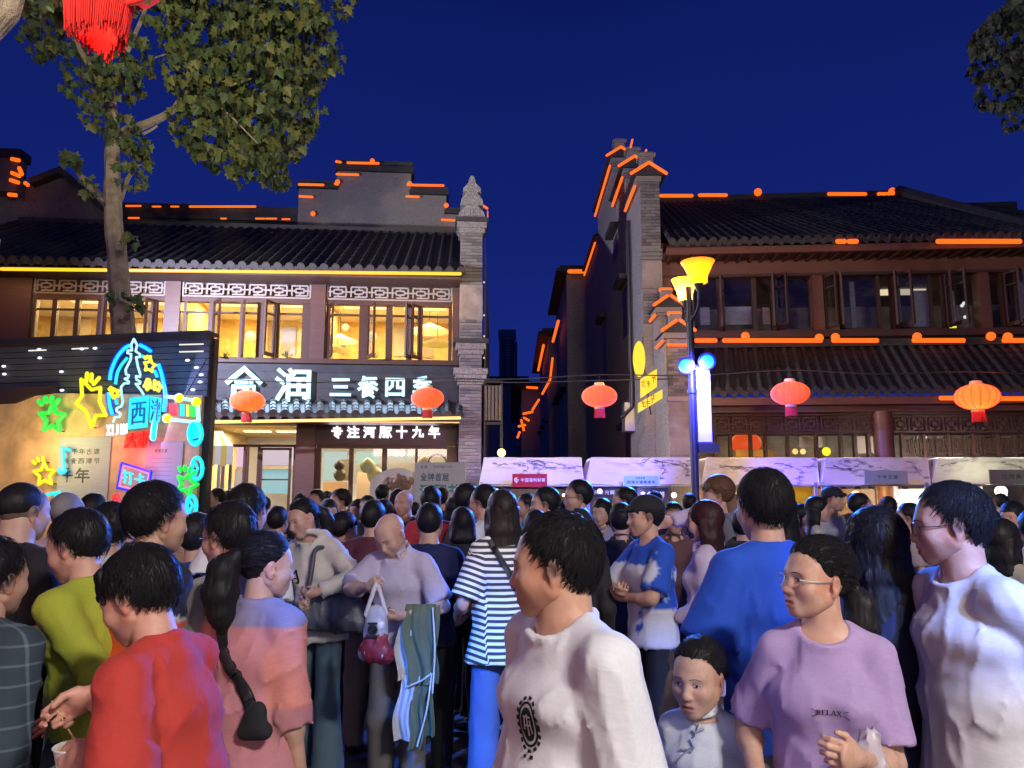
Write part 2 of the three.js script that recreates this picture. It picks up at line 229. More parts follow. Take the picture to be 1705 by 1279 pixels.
function casement(parent, hx, y0, y1, z, w, ang, m, gm = M.glass) { // a glazed window leaf hinged at hx
  const g = new THREE.Group(); g.name = 'casement'; g.position.set(hx, 0, z); g.rotation.y = ang; parent.add(g); const s = Math.sign(w), W = Math.abs(w), f = 0.05, X = (u) => s * u;
  new MB().box(X(0), y0, -0.02, X(f), y1, 0.02).box(X(W - f), y0, -0.02, X(W), y1, 0.02).box(X(f), y0, -0.019, X(W - f), y0 + f * 1.6, 0.019).box(X(f), y1 - f, -0.019, X(W - f), y1, 0.019).box(X(f), y0 + (y1 - y0) * 0.74, -0.017, X(W - f), y0 + (y1 - y0) * 0.74 + 0.03, 0.017).to('sash', m, g);
  new MB().box(X(f), y0 + f * 1.6, -0.003, X(W - f), y1 - f, 0.003).to('pane', gm, g); return g;
}
// ---------- the restaurant on the left ----------
const LB = new Frame(766, 16.3, 5), restaurant = LB.put(thing('restaurant_building', 'two-storey dark timber restaurant with lit yellow windows and white glowing characters', 'building'));
restaurant.updateMatrixWorld(true);
{
  const X = (p, z = 0, q = 600) => LB.x(p, z, q), Y = (q, p = 560, z = 0) => LB.y(q, p, z), G = restaurant, xl = X(-140), xr = X(765);
  const yB0 = Y(471), yB1 = Y(452), yS = Y(599), ySb = Y(607);
  box('wall_beam', M.woodRed, G, xl, yB0, -0.2, xr, yB1 + 0.1, 0.04);
  box('beam_moulding', M.wood, G, xl, yB0 - 0.03, -0.1, xr, yB0 + 0.02, 0.09);
  // wall below the windows: the sign board, and the floor slab
  box('sign_board', M.slate, G, X(345), Y(674), -0.06, xr - 0.02, ySb, 0.06);
  for (let i = 1; i < 5; i++) box('board_batten', M.slate, G, X(345), lerp(Y(674), ySb, i / 5) - 0.008, 0.06, xr - 0.02, lerp(Y(674), ySb, i / 5) + 0.008, 0.068);
  box('side_board', M.slate, G, xl, Y(674), -0.06, X(345) - 0.01, ySb, 0.06);
  box('window_sill', M.wood, G, xl, ySb, -0.2, xr, yS, 0.13);
  box('floor_slab', M.plaster, G, xl, Y(700), -4.2, xr, Y(690), -0.08);
  // upper bays
  const bays = [[45, 268], [296, 514], [540, 752]];
  for (const [a, b] of [[-140, 44], [269, 295], [515, 539], [753, 765]]) box('post', M.woodRed, G, X(a), yS, -0.2, X(b), yB0 - 0.03, 0.06);
  const yF0 = Y(498), yF1 = Y(474), yT = Y(507), yTr = Y(522);
  for (const [a, b] of bays) {
    box('frieze_backing', M.wood, G, X(a), yF0, -0.16, X(b), yF1 + 0.05, -0.06);
    fretBand(G, 'lattice_panel', X(a) + 0.02, X(b) - 0.02, yF0, yF1, -0.01, 6, M.lattice, 0.034);
    box('transom_rail', M.wood, G, X(a), yT, -0.15, X(b), yF0, 0.0);
  }
  const mull = [[45, 52], [78, 86], [116, 124], [155, 166], [183, 189], [206, 212], [244, 252], [300, 305], [342, 352], [395, 402], [424, 436], [456, 462], [500, 514], [540, 546], [596, 611], [641, 652], [676, 684], [698, 703], [746, 752]];
  for (const [a, b] of mull) box('mullion', M.wood, G, X(a), yS, -0.13, X(b), yT, -0.02);
  for (const [a, b] of bays) { box('upper_light_frame', M.wood, G, X(a), yTr - 0.035, -0.105, X(b), yTr, -0.035); }
  for (const [a, b] of [[86, 116], [124, 155], [212, 244], [305, 342], [462, 500], [611, 641], [652, 676], [703, 746]]) new MB().box(X(a), yS, -0.075, X(b), yTr - 0.035, -0.069).to('window_pane', M.glass, G);
  for (const [p, w, a] of [[52, 0.36, -1.15], [166, 0.32, -1.2], [189, -0.3, 1.1], [352, 0.42, -1.0], [402, 0.3, -1.25], [456, -0.36, 1.15], [546, 0.34, -1.2], [611, 0.38, -1.1], [684, -0.3, 1.2], [698, -0.26, 0.9], [258, -0.3, 1.0]]) casement(G, X(p), yS + 0.02, yT, 0.03, w, a, M.wood);
  // upper rooms
  const yc = Y(478), zb = -3.4, rooms = [[-140, 281], [283, 526], [528, 765]];
  box('upper_floor', M.floorIn, G, xl, Y(684), -3.5, xr, ySb - 0.08, -0.2);
  rooms.forEach(([a, b], i) => {
    const x0 = X(a), x1 = X(b); box('room_back_wall', [M.room, M.room, M.room][i], G, x0, ySb, zb - 0.1, x1, yc, zb); box('room_ceiling', M.roomW, G, x0, yc, zb, x1, yc + 0.1, -0.2);
    if (i) box('room_partition', M.room, G, x0 - 0.04, ySb, zb, x0 + 0.04, yc - 0.01, -0.2);
    const cx = (x0 + x1) / 2, w = Math.min(2.6, x1 - x0 - 0.5);
    for (const k of [-1, 1]) { const lx = (i === 0 ? X(150) : cx) + k * w * 0.28; box('ceiling_lamp', glow([1, 0.72, 0.32], 1.6), G, lx - 0.5, yc - 0.05, -1.75, lx + 0.5, yc - 0.005, -1.4); }
    area(G, V(i === 0 ? X(150) : cx, yc - 0.07, -1.6), V(i === 0 ? X(150) : cx, 0, -1.62), w, 0.4, [1, 0.7, 0.26], 95);
  });
  box('room_end_wall', M.room, G, xr - 0.06, ySb, zb, xr - 0.001, yc, -0.2);
  // what shows through the upper windows: pictures, pendant lamps, a cove strip, plants on the sill
  for (const [a, b, q0, q1, c] of [[225, 243, 545, 566, [0.75, 0.72, 0.6]], [124, 148, 540, 572, [0.72, 0.6, 0.4]], [445, 452, 520, 590, [0.25, 0.2, 0.17]], [468, 492, 545, 592, [0.32, 0.33, 0.42]], [560, 575, 560, 590, [0.3, 0.28, 0.28]], [655, 675, 545, 592, [0.42, 0.4, 0.36]], [705, 722, 560, 594, [0.35, 0.3, 0.25]]]) box('wall_panel', mat(c, 0.8), G, X(a, zb), Y(q1, 560, zb), zb + 0.02, X(b, zb), Y(q0, 560, zb), zb + 0.05);
  new MB().box(X(305, -3), Y(553, 560, -3), -3.05, X(330, -3), Y(546, 560, -3), -3).to('wall_screen', glow([0.02, 0.0, 1], 1.3, [0, 0, 0]), G);
  for (const [p, q, s] of [[417, 560, 0.13], [435, 553, 0.07], [620, 560, 0.12], [575, 545, 0.09]]) { mesh('pendant_lamp', new THREE.SphereGeometry(s, 14, 10), glow([1, 0.75, 0.3], 1.1), G).position.copy(LB.loc(p, q, -2)); }
  for (const [p, q, w, c] of [[566, 562, 0.42, [0.55, 0.6, 0.4]], [715, 545, 0.5, [0.75, 0.35, 0.22]], [728, 568, 0.42, [0.45, 0.6, 0.3]], [562, 580, 0.3, [0.5, 0.5, 0.42]]]) { // paper umbrellas hung from the ceiling
    const u = mesh('paper_umbrella', new THREE.ConeGeometry(w, w * 0.45, 12, 1, true), mat(c, 0.9, { side: THREE.DoubleSide, transmission: 0.4 }), G); u.position.copy(LB.loc(p, q, -1.5)); const cd = box('umbrella_cord', M.cord, G, u.position.x - 0.006, u.position.y, -1.506, u.position.x + 0.006, yc, -1.494); }
  for (const [p, q] of [[375, 590], [478, 588], [622, 584], [694, 588], [545, 589]]) { const g = new MB(), b = LB.loc(p, 597, -0.01); for (let i = 0; i < 26; i++) { const a = R() * 6.28, e = R() * 1.2, L = 0.06 + R() * 0.09, d = V(Math.cos(a) * Math.cos(e), Math.sin(e) + 0.2, Math.sin(a) * Math.cos(e) * 0.6); const s = b.clone().addScaledVector(d, 0.03), t = b.clone().addScaledVector(d, L + 0.03), w = V(-d.z, 0, d.x).multiplyScalar(0.018); g.quad(s.clone().sub(w), s.clone().add(w), t.clone().add(w), t.clone().sub(w)); } g.to('sill_plant', mat([0.05, 0.1, 0.03], 0.7, { side: THREE.DoubleSide }), G); }
  // upper roof, ridge, gutter strip
  const eY = Y(443, 400, 0.75), rz = -3.1, rY = Y(381, 400, rz);
  tileRoof(G, V(xl, eY, 0.75), V(X(766, 0.75), eY, 0.75), V(xl, rY, rz), V(X(768, rz), rY, rz), 0.235, 5, 10);
  box('ridge', M.tile2, G, xl, rY - 0.05, rz - 0.25, X(768, rz), rY + 0.14, rz + 0.02);
  box('soffit', M.woodRed, G, xl, eY - 0.16, 0.041, X(766, 0.7), eY - 0.1, 0.7);
  box('roof_back', M.tile3, G, xl, yB1 + 0.15, -3.4, xr, rY, -3.32);
  led(G, LB.loc(4, 448, 0.8), LB.loc(766, 456, 0.8), M.ledY, 0.035); led(G, LB.loc(-130, 447, 0.8), LB.loc(2, 448, 0.8), M.ledY, 0.03);
  area(G, V(X(380), Y(456, 400, 0.74), 0.7), V(X(380), 0, 0.35), 9.6, 0.06, [1, 0.5, 0.2], 40);
  // skirt roof over the ground floor
  const sE = Y(690, 560, 0.85), sT = Y(668, 560, 0.08);
  tileRoof(G, V(X(340, 0.85), sE, 0.85), V(X(766, 0.85), sE, 0.85), V(X(340), sT, 0.07), V(X(765), sT, 0.07), 0.235, 8, 4);
  box('skirt_soffit', M.wood, G, X(340, 0.6), sE - 0.15, -0.1, X(765), sE - 0.09, 0.78);
  led(G, LB.loc(349, 703, 0.88), LB.loc(765, 696, 0.88), M.ledW, 0.032);
  area(G, V(X(555, 0.8), Y(701, 560, 0.84), 0.8), V(X(555, 0.8), 0, 0.3), 5.2, 0.06, [1, 0.62, 0.3], 40);
  // ground floor front
  box('shop_beam', M.wood, G, X(531), Y(741), -0.1, X(762), Y(706), 0.04);
  box('post', M.woodRed, G, X(500), 0, -0.15, X(531), Y(705), 0.12); box('post', M.wood, G, X(746), 0, -0.15, X(762), Y(742), 0.05); box('post', M.woodRed, G, X(338), 0, -0.15, X(352), Y(705), 0.1);
  const yTop = Y(746), y0 = 0.45;
  box('window_head', M.wood, G, X(533), yTop - 0.005, -0.12, X(746), Y(741), 0.02); box('window_sill', M.wood, G, X(533), y0 - 0.1, -0.12, X(746), y0, 0.06); box('shop_plinth', M.stone, G, X(533), 0, -0.12, X(746), y0 - 0.1, 0.03);
  for (const [a, b] of [[531, 540], [586, 593], [640, 648], [694, 698]]) box('mullion', M.wood, G, X(a), y0, -0.1, X(b), yTop - 0.005, 0.0);
  for (const [a, b] of [[540, 586], [593, 640], [648, 694], [698, 746]]) new MB().box(X(a), y0, -0.053, X(b), yTop - 0.005, -0.047).to('window_pane', M.glass, G);
  box('door_head', M.wood, G, X(352), Y(745), -0.1, X(500), Y(741), 0.02);
  for (const [a, b] of [[413, 418], [436, 440], [495, 500], [378, 382]]) box('door_jamb', M.wood, G, X(a), 0, -0.1, X(b), Y(745), 0.0);
  casement(G, X(418), 0.05, Y(746), 0.02, 0.34, -1.2, M.wood); casement(G, X(440), 0.05, Y(746), -0.03, 0.64, -0.02, M.wood);
  new MB().box(X(352), Y(741), -0.05, X(500), Y(712), -0.044).to('transom_pane', M.glass, G);
  // ground floor room
  const gz = -4; box('shop_back_wall', M.roomW, G, X(338), 0, gz - 0.1, xr, Y(700), gz); box('shop_floor', M.floorIn, G, X(338), 0.002, gz, xr, 0.02, -0.15); box('shop_ceiling', M.room, G, X(338), Y(706), gz, xr, Y(701), -0.12);
  box('shop_side_wall', M.room, G, X(338) - 0.1, 0, gz, X(338), Y(700), -0.16); box('shop_side_wall', M.room, G, xr - 0.08, 0, gz, xr - 0.002, Y(700), -0.16);
  area(G, V(X(430), Y(708) - 0.02, -1.8), V(X(430), 0, -1.82), 1.8, 1.2, [1, 0.86, 0.62], 18); area(G, V(X(640), Y(708) - 0.02, -1.8), V(X(640), 0, -1.82), 2.4, 1.2, [1, 0.86, 0.6], 16);
  for (const p of [400, 460, 570, 640, 710]) box('ceiling_lamp', glow([1, 0.85, 0.6], 2), G, X(p) - 0.3, Y(707) - 0.03, -1.9, X(p) + 0.3, Y(707), -1.7);
  // menu screens, shelves and hanging decorations inside the shop
  for (const [a, b, q0, q1, c] of [[385, 412, 745, 778, [0.9, 0.55, 0.8]], [442, 494, 745, 775, [0.8, 0.6, 0.75]], [446, 492, 783, 822, [0.35, 0.75, 0.8]], [598, 634, 752, 772, [0.5, 0.8, 0.65]], [652, 690, 750, 768, [0.7, 0.65, 0.5]], [545, 582, 752, 800, [0.6, 0.8, 0.7]]]) new MB().box(X(a, -3), Y(q1, 560, -3), -3.06, X(b, -3), Y(q0, 560, -3), -3).to('menu_screen', glow(c, 0.75, [0.05, 0.05, 0.05]), G);
  for (const [a, b, q0, q1, z, c] of [[388, 412, 782, 835, -2.9, [0.2, 0.2, 0.26]], [442, 494, 776, 782, -2.9, [0.25, 0.2, 0.16]], [545, 582, 803, 840, -2.5, [0.5, 0.28, 0.12]], [600, 636, 786, 845, -2.5, [0.45, 0.3, 0.16]], [572, 586, 765, 800, -2, [0.2, 0.16, 0.08]]]) box('display_shelf', mat(c, 0.6), G, X(a, z), Y(q1, 560, z), z - 0.3, X(b, z), Y(q0, 560, z), z);
  for (const [p, q, s, c] of [[565, 775, 0.12, [0.12, 0.09, 0.03]], [566, 790, 0.15, [0.2, 0.16, 0.05]], [612, 775, 0.18, [0.55, 0.6, 0.2]], [626, 792, 0.2, [0.7, 0.6, 0.2]], [706, 770, 0.16, [0.6, 0.45, 0.2]]]) { const o = mesh('hanging_ornament', new THREE.LatheGeometry([[0, -1], [0.5, -0.9], [0.9, -0.4], [1, 0.1], [0.6, 0.6], [0.2, 0.9], [0, 1]].map((v) => new THREE.Vector2(v[0] * s, v[1] * s)), 14), mat(c, 0.6), G); o.position.copy(LB.loc(p, q, -1)); }
  { const r = new MB().geo(new THREE.TorusGeometry(0.2, 0.02, 8, 24, 5.4)); const o = r.to('ring_ornament', M.black, G); o.position.copy(LB.loc(728, 772, -0.5)); }
  // glowing characters
  const white = glow([0.52, 0.86, 1], 1.8), wp = glow([0.92, 0.88, 1], 1.4);
  const sign = (s, px, q0, q1, w, m, z, step, sx = 1) => [...s].forEach((c, i) => { const a = LB.loc(px + i * step, q1, z), h = LB.y(q0, px + i * step, z) - a.y, mb = new MB(); charBars(mb, c, a.x, a.y, h, w, z - 0.035, z + 0.035, sx); mb.to('sign_character', m, G); });
  sign('合', 371, 611, 668, 0.088, white, 0.14, 0, 1.12); sign('润', 457, 611, 667, 0.08, white, 0.14, 0, 1.05); sign('三餐四季', 549, 627, 661, 0.056, white, 0.13, 45.5, 1);
  sign('专注河豚十九年', 551, 710, 729, 0.038, wp, 0.1, 27, 1);
  area(G, V(X(445), Y(640), 0.22), V(X(445), Y(640), 3), 1.9, 0.6, [0.5, 0.72, 1], 44); area(G, V(X(640), Y(645), 0.22), V(X(640), Y(645), 3), 2.2, 0.4, [0.5, 0.72, 1], 40);
  area(G, V(X(640), Y(720), 0.18), V(X(640), Y(722), 3), 2.2, 0.2, [0.85, 0.8, 1], 4);
  // corner pillar of single bricks with corbelled caps
  const pz = 0.42, pa = X(766, pz, 500), pb = X(803, pz, 500);
  const seg = (q0, q1, e, nm, m = M.stone) => box(nm, m, G, pa - e, Y(q1, 785, pz), -0.1, pb + e, Y(q0, 785, pz), pz + e - 0.012);
  const shaft = (q0, q1) => { box('pillar_core', M.mortar, G, pa + 0.004, q1 === null ? 0 : Y(q1, 785, pz), -0.1, pb - 0.004, Y(q0, 785, pz), pz - 0.02); brickFace(G, pa, pb, q1 === null ? 0.9 : Y(q1, 785, pz), Y(q0, 785, pz), pz, rng(q0)); };
  shaft(640, null); seg(632, 640, 0.04, 'cap_course'); seg(624, 632, 0.09, 'cap_course'); seg(614, 624, 0.12, 'cap_course'); shaft(590, 614); seg(582, 590, 0.03, 'cap_course'); seg(572, 582, 0.08, 'cap_course'); seg(565, 572, 0.13, 'cap_course', M.tile2);
  shaft(532, 565); seg(474, 532, 0.006, 'stone_band', M.plaster); shaft(388, 474); seg(380, 388, 0.04, 'cap_course'); seg(371, 380, 0.08, 'cap_course'); seg(364, 371, 0.12, 'cap_course', M.tile2);
  const fin = (q0, q1, w) => { const c = (pa + pb) / 2, t = Y(q0, 785, pz), b = Y(q1, 785, pz); new MB().prism([[c - w, b], [c + w, b], [c + w * 0.9, lerp(b, t, 0.45)], [c + w * 0.35, t], [c - w * 0.35, t], [c - w * 0.9, lerp(b, t, 0.45)]], 0.02, pz - 0.02).to('finial_course', M.stone, G); };
  fin(340, 364, 0.3); fin(318, 341, 0.25); fin(303, 319, 0.2); fin(292, 304, 0.08);
  // alley-side wall of the building
  const w0 = LB.loc(806, 700, 0.35).x; new MB().quad(V(w0, 0, 0.3), V(w0 + 0.75, 0, -11), V(w0 + 0.75, Y(380), -11), V(w0, Y(380), 0.3)).quad(V(w0 + 0.75, 0, -11), V(w0 - 0.3, 0, -11), V(w0 - 0.3, Y(380), -11), V(w0 + 0.75, Y(380), -11)).to('alley_wall', M.stone, G);
  led(G, LB.loc(805, 343, 0.2), LB.loc(811, 347, 0.2)); led(G, LB.loc(812, 352, 0.1), LB.loc(812, 366, 0.1), M.ledO, 0.015);
  for (const q of [470, 525, 560, 596]) bead(G, LB.loc(806, q, 0.36), glow([0.8, 0.7, 1], 1), 0.02);
}
// ---------- brick fire wall and roof behind the restaurant ----------
{
  const F = new Frame(620, 21, 5), G = F.put(thing('brick_fire_wall', 'stepped grey brick fire wall rising behind the restaurant roof with orange light strips', 'wall')), X = (p, z = 0) => F.x(p, z, 330), Y = (q, p = 620, z = 0) => F.y(q, p, z), yb = 6;
  new MB().prism([[X(497), yb], [X(765), yb], [X(765), Y(352)], [X(743), Y(352)], [X(743), Y(322)], [X(684), Y(322)], [X(684), Y(287)], [X(560), Y(287)], [X(560), Y(318)], [X(497), Y(318)]], -0.4, 0).to('brick_wall', mat([0.3, 0.28, 0.27], 0.9, { m: rep(T.stone, 1.2), b: rep(T.stone, 1.2), bs: 0.012 }), G);
  for (const [a, b, q0, q1] of [[557, 688, 266, 287], [494, 562, 302, 318], [682, 747, 306, 322], [740, 772, 340, 353]]) { box('coping', M.tile3, G, X(a), Y(q1), -0.52, X(b), lerp(Y(q1), Y(q0), 0.45), 0.12); box('coping_ridge', M.tile2, G, X(a + 2), lerp(Y(q1), Y(q0), 0.45), -0.34, X(b - 2), Y(q0), -0.06); }
  for (const [a, b, q] of [[560, 567, 269], [579, 630, 271], [561, 596, 290], [498, 538, 307], [499, 520, 327], [679, 738, 308], [677, 697, 327], [736, 758, 366], [558, 562, 306]]) led(G, F.loc(a, q, 0.15), F.loc(b, q + 1, 0.15), M.ledO, 0.035);
  for (const [p, q] of [[620, 268], [562, 303], [682, 306], [521, 356], [743, 342]]) bead(G, F.loc(p, q, 0.16), M.ledO, 0.07);
  const roof = F.put(thing('rear_tiled_roof', 'low dark tiled roof behind the restaurant ridge with broken orange light strips', 'roof'));
  box('roof_slope', M.tile3, roof, X(150), 5.5, -1.5, X(496), Y(350, 400), -0.1); box('ridge', M.tile2, roof, X(150), Y(350, 400), -0.7, X(496), Y(340, 400), -0.12); box('ridge_base', M.tile, roof, X(150), Y(366, 400), -0.099, X(496), Y(362, 400), -0.02);
  for (const [a, b, q] of [[210, 234, 343], [254, 267, 344], [285, 297, 344], [316, 425, 344], [214, 231, 363], [368, 376, 364], [426, 440, 364], [443, 460, 364], [470, 482, 365]]) led(roof, F.loc(a, q, 0), F.loc(b, q, 0), M.ledO, a === 316 ? 0.03 : 0.024);
}
{ // neighbour on the far left
  const F = new Frame(60, 19, 4), G = F.put(thing('neighbour_building', 'dark sloping roof and stepped wall of the neighbouring building left of the tree', 'building')), X = (p, z = 0) => F.x(p, z, 330), Y = (q, p = 60, z = 0) => F.y(q, p, z);
  new MB().prism([[X(-160), 0], [X(196), 0], [X(196), Y(366)], [X(165), Y(338)], [X(107), Y(290)], [X(62), Y(306)], [X(-160), Y(312)]], -3, 0).to('gable_wall', mat([0.3, 0.28, 0.27], 0.9, { m: rep(T.stone, 0.8), b: rep(T.stone, 0.8), bs: 0.02 }), G);
  new MB().bar(F.loc(56, 308, 0.02), F.loc(108, 288, 0.02), 0.16, 0.5).bar(F.loc(106, 288, 0.03), F.loc(198, 368, 0.03), 0.16, 0.5).to('verge_coping', M.tile2, G);
  box('stepped_wall', M.brick3, G, X(-160), Y(330), 0.05, X(42), Y(276), 0.45); box('coping', M.tile3, G, X(-160), Y(276), 0, X(46), Y(262), 0.5);
  for (const [a, b, q, r] of [[20, 31, 265, 267], [20, 32, 288, 293], [18, 30, 300, 304], [42, 46, 305, 308], [15, 26, 324, 325], [32, 36, 280, 290]]) led(G, F.loc(a, q, 0.55), F.loc(b, r, 0.55), M.ledO, 0.05);
}
// ---------- the timber building on the right ----------
const RB = new Frame(1100, 16, -4), hall = RB.put(thing('timber_hall', 'two-storey brown timber hall with dark open windows and two tiled roofs', 'building'));
hall.updateMatrixWorld(true);
{
  const G = hall, X = (p, z = 0, q = 500) => RB.x(p, z, q), Y = (q, p = 1400, z = 0) => RB.y(q, p, z), xl = X(1104), xr = X(1900);
  const yW1 = Y(456), yW0 = Y(551);
  box('wall_beam', M.woodHall, G, xl, yW1, -0.2, xr, Y(404) + 0.06, 0.05); box('beam_moulding', M.wood, G, xl, yW1 - 0.05, -0.12, xr, yW1 + 0.01, 0.1); box('beam_strip', M.woodHall, G, xl, lerp(yW1, Y(404), 0.55), 0.05, xr, lerp(yW1, Y(404), 0.55) + 0.05, 0.08);
  box('sill_beam', M.wood, G, xl, Y(562), -0.2, xr, yW0, 0.12);
  for (const [a, b] of [[1104, 1118], [1351, 1369], [1628, 1646], [1880, 1900]]) box('post', M.woodHall, G, X(a), yW0, -0.18, X(b), yW1 - 0.05, 0.09);
  for (const [a, b] of [[1150, 1156], [1195, 1203], [1253, 1260], [1284, 1293], [1399, 1405], [1462, 1467], [1484, 1497], [1550, 1554], [1570, 1578], [1668, 1675], [1688, 1694], [1740, 1746], [1800, 1806]]) box('mullion', M.wood, G, X(a), yW0, -0.12, X(b), yW1 - 0.05, -0.02);
  for (const [a, b] of [[1118, 1150], [1156, 1195], [1203, 1253], [1293, 1351], [1405, 1462], [1497, 1550], [1694, 1740], [1746, 1800]]) { new MB().box(X(a), yW0, -0.073, X(b), yW1 - 0.05, -0.067).to('window_pane', M.glass, G); box('sash_rail', M.wood, G, X(a), yW0, -0.1, X(b), yW0 + 0.07, -0.03); }
  for (const [p, w, a] of [[1204, -0.42, 1.25], [1288, 0.45, -1.2], [1293, -0.45, 1.15], [1372, 0.4, -1.25], [1402, -0.5, 1.2], [1490, 0.46, -1.2], [1497, -0.44, 1.0], [1573, 0.5, -1.15], [1578, -0.4, 1.25], [1672, 0.5, -1.2], [1690, -0.45, 1.2]]) casement(G, X(p), yW0 + 0.03, yW1 - 0.06, 0.04, w, a, M.wood);
  // dim upper room with a few pale things in it
  const zb = -3.2; box('room_back_wall', M.plaster, G, xl, Y(562), zb - 0.1, xr, yW1 + 0.2, zb); box('room_ceiling', M.plaster, G, xl, yW1 + 0.05, zb, xr, yW1 + 0.15, -0.2); box('room_floor', M.floorIn, G, xl, Y(562) - 0.1, zb, xr, Y(562), -0.2); box('room_end_wall', M.plaster, G, xl, Y(562), zb, xl + 0.08, yW1, -0.2);
  for (const [a, b, q0, q1, z] of [[1206, 1253, 511, 541, -0.5], [1165, 1181, 512, 541, -0.6], [1268, 1280, 512, 540, -0.6], [1518, 1548, 484, 549, -0.35], [1582, 1590, 484, 545, -0.4], [1416, 1424, 470, 549, -0.5], [1688, 1760, 470, 550, -0.8]]) box('pale_curtain', mat([0.5, 0.49, 0.46], 0.9, { m: rep(T.wood, 1, 0.3) }), G, X(a, z), Y(q1, a, z), z - 0.04, X(b, z), Y(q0, a, z), z);
  for (const [p, q, s, c] of [[1605, 505, 0.035, [1, 1, 0.95]], [1602, 509, 0.035, [1, 1, 0.95]], [1607, 528, 0.035, [1, 1, 0.95]], [1586, 546, 0.08, [0.9, 0.85, 0.05]]]) mesh('window_lamp', new THREE.SphereGeometry(s, 10, 8), glow(c, 1), G).position.copy(RB.loc(p, q, -0.3));
  area(G, V(X(1560), yW1 - 0.06, -1.6), V(X(1560), 0, -1.6), 2, 0.4, [1, 0.8, 0.55], 0.6); box('ceiling_lamp', glow([1, 0.8, 0.5], 0.8), G, X(1560) - 0.5, yW1 - 0.05, -1.7, X(1560) + 0.5, yW1 + 0.04, -1.5);
  // upper roof with a hip at the far end
  const e = 0.85, eY = Y(397, 1400, e), rz = -3.4, rY = Y(333, 1300, rz), rx = X(1500, rz, 330);
  tileRoof(G, V(xl + 0.1, eY, e), V(xr, eY - 0.02, e), V(xl + 0.1, rY, rz), V(rx, rY, rz), 0.21, 21, 12);
  { const a = V(rx, rY, rz), b = RB.loc(1760, 398, 0.85); new MB().bar(a.clone().add(V(-0.1, 0.12, 0)), b, 0.24, 0.3).to('hip_ridge', M.tile2, G); new MB().tri(V(rx, rY, rz), V(xr, eY, e), V(xr, eY, -7)).to('hip_slope', M.tile3, G); led(G, RB.loc(1552, 338, -2.4), RB.loc(1720, 388, 0.35), M.ledO, 0.05); }
  box('ridge', M.tile2, G, xl - 0.05, rY - 0.04, rz - 0.25, rx, rY + 0.1, rz + 0.02); box('ridge_cap', M.tile, G, xl - 0.05, rY + 0.101, rz - 0.2, rx, rY + 0.2, rz - 0.03);
  box('roof_back', M.tile3, G, xl, yW1, -3.9, xr, rY - 0.05, -3.8);
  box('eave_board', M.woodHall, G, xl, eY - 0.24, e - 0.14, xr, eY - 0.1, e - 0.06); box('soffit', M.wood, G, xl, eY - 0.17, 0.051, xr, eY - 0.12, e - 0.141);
  for (let k = 0; k < 40; k++) { const x = lerp(xl, xr, (k + 0.5) / 40); box('rafter_end', M.wood, G, x - 0.03, eY - 0.23, 0.052, x + 0.03, eY - 0.171, e - 0.145); }
  for (const [a, b, q] of [[1100, 1152, 326], [1165, 1209, 325], [1380, 1441, 323], [1463, 1480, 323]]) led(G, RB.loc(a, q, rz + 0.06), RB.loc(b, q, rz + 0.06), M.ledO, 0.045);
  for (const [p, q] of [[1262, 320], [1486, 319]]) bead(G, RB.loc(p, q, rz + 0.08), M.ledO, 0.1);
  for (const [a, b, q] of [[1395, 1406, 402], [1414, 1426, 402], [1562, 1698, 402]]) led(G, RB.loc(a, q, e + 0.1), RB.loc(b, q, e + 0.1), M.ledO, 0.05);
  // lower roof
  const le = 1.45, lE = Y(650, 1400, le), lT = Y(577, 1400, 0.12);
  tileRoof(G, V(X(1172, le), lE, le), V(xr, lE, le), V(X(1172), lT, 0.11), V(xr, lT, 0.11), 0.2, 31, 8);
  box('lower_ridge', M.tile2, G, xl, lT - 0.02, 0.121, xr, Y(566, 1400, 0.2), 0.26);
  for (const [a, b] of [[1160, 1191], [1206, 1366], [1388, 1460], [1522, 1604], [1672, 1780]]) led(G, RB.loc(a, 567, 0.32), RB.loc(b, 567, 0.32), M.ledO, 0.05);
  for (const [p, q] of [[1241, 560], [1364, 563], [1391, 562], [1527, 561], [1650, 560], [1678, 561]]) bead(G, RB.loc(p, q, 0.33), M.ledO, 0.09);
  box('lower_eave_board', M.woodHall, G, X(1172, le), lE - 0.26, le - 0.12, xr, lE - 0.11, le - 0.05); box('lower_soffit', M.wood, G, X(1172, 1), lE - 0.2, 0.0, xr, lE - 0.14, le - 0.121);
  led(G, RB.loc(1567, 663, le + 0.06), RB.loc(1596, 663, le + 0.06), M.ledO, 0.045); led(G, RB.loc(1664, 664, le + 0.06), RB.loc(1760, 664, le + 0.06), M.ledO, 0.045);
  // veranda: beam, frieze, columns
  const vz = 1.15; box('veranda_beam', M.woodHall, G, X(1172, vz), Y(686, 1400, vz), vz - 0.12, xr, lE - 0.2, vz + 0.06);
  fretBand(G, 'lattice_panel', X(1180, vz), X(1441, vz), Y(721, 1400, vz), Y(690, 1400, vz), vz - 0.04, 9, M.wood, 0.026); fretBand(G, 'lattice_panel', X(1473, vz), X(1725, vz), Y(721, 1600, vz), Y(690, 1600, vz), vz - 0.04, 9, M.wood, 0.026);
  for (const p of [1457, 1742]) { const c = X(p, vz), h = Y(686, 1400, vz); const m = new MB(); m.geo(new THREE.CylinderGeometry(0.17, 0.18, h, 20), new THREE.Matrix4().makeTranslation(c, h / 2, vz - 0.03)); m.to('column', M.woodHall, G); mesh('column_base', new THREE.CylinderGeometry(0.24, 0.26, 0.25, 20), M.stone, G).position.set(c, 0.125, vz - 0.03); }
  // recessed ground floor front
  box('shop_wall', M.wood, G, X(1172), Y(722), -0.2, xr, Y(680), -0.02);
  for (const p of [1180, 1205, 1238, 1262, 1298, 1345, 1385, 1408, 1430, 1485, 1520, 1560, 1600, 1640, 1680]) box('door_stile', M.wood, G, X(p), 0, -0.15, X(p + 5), Y(722), -0.03);
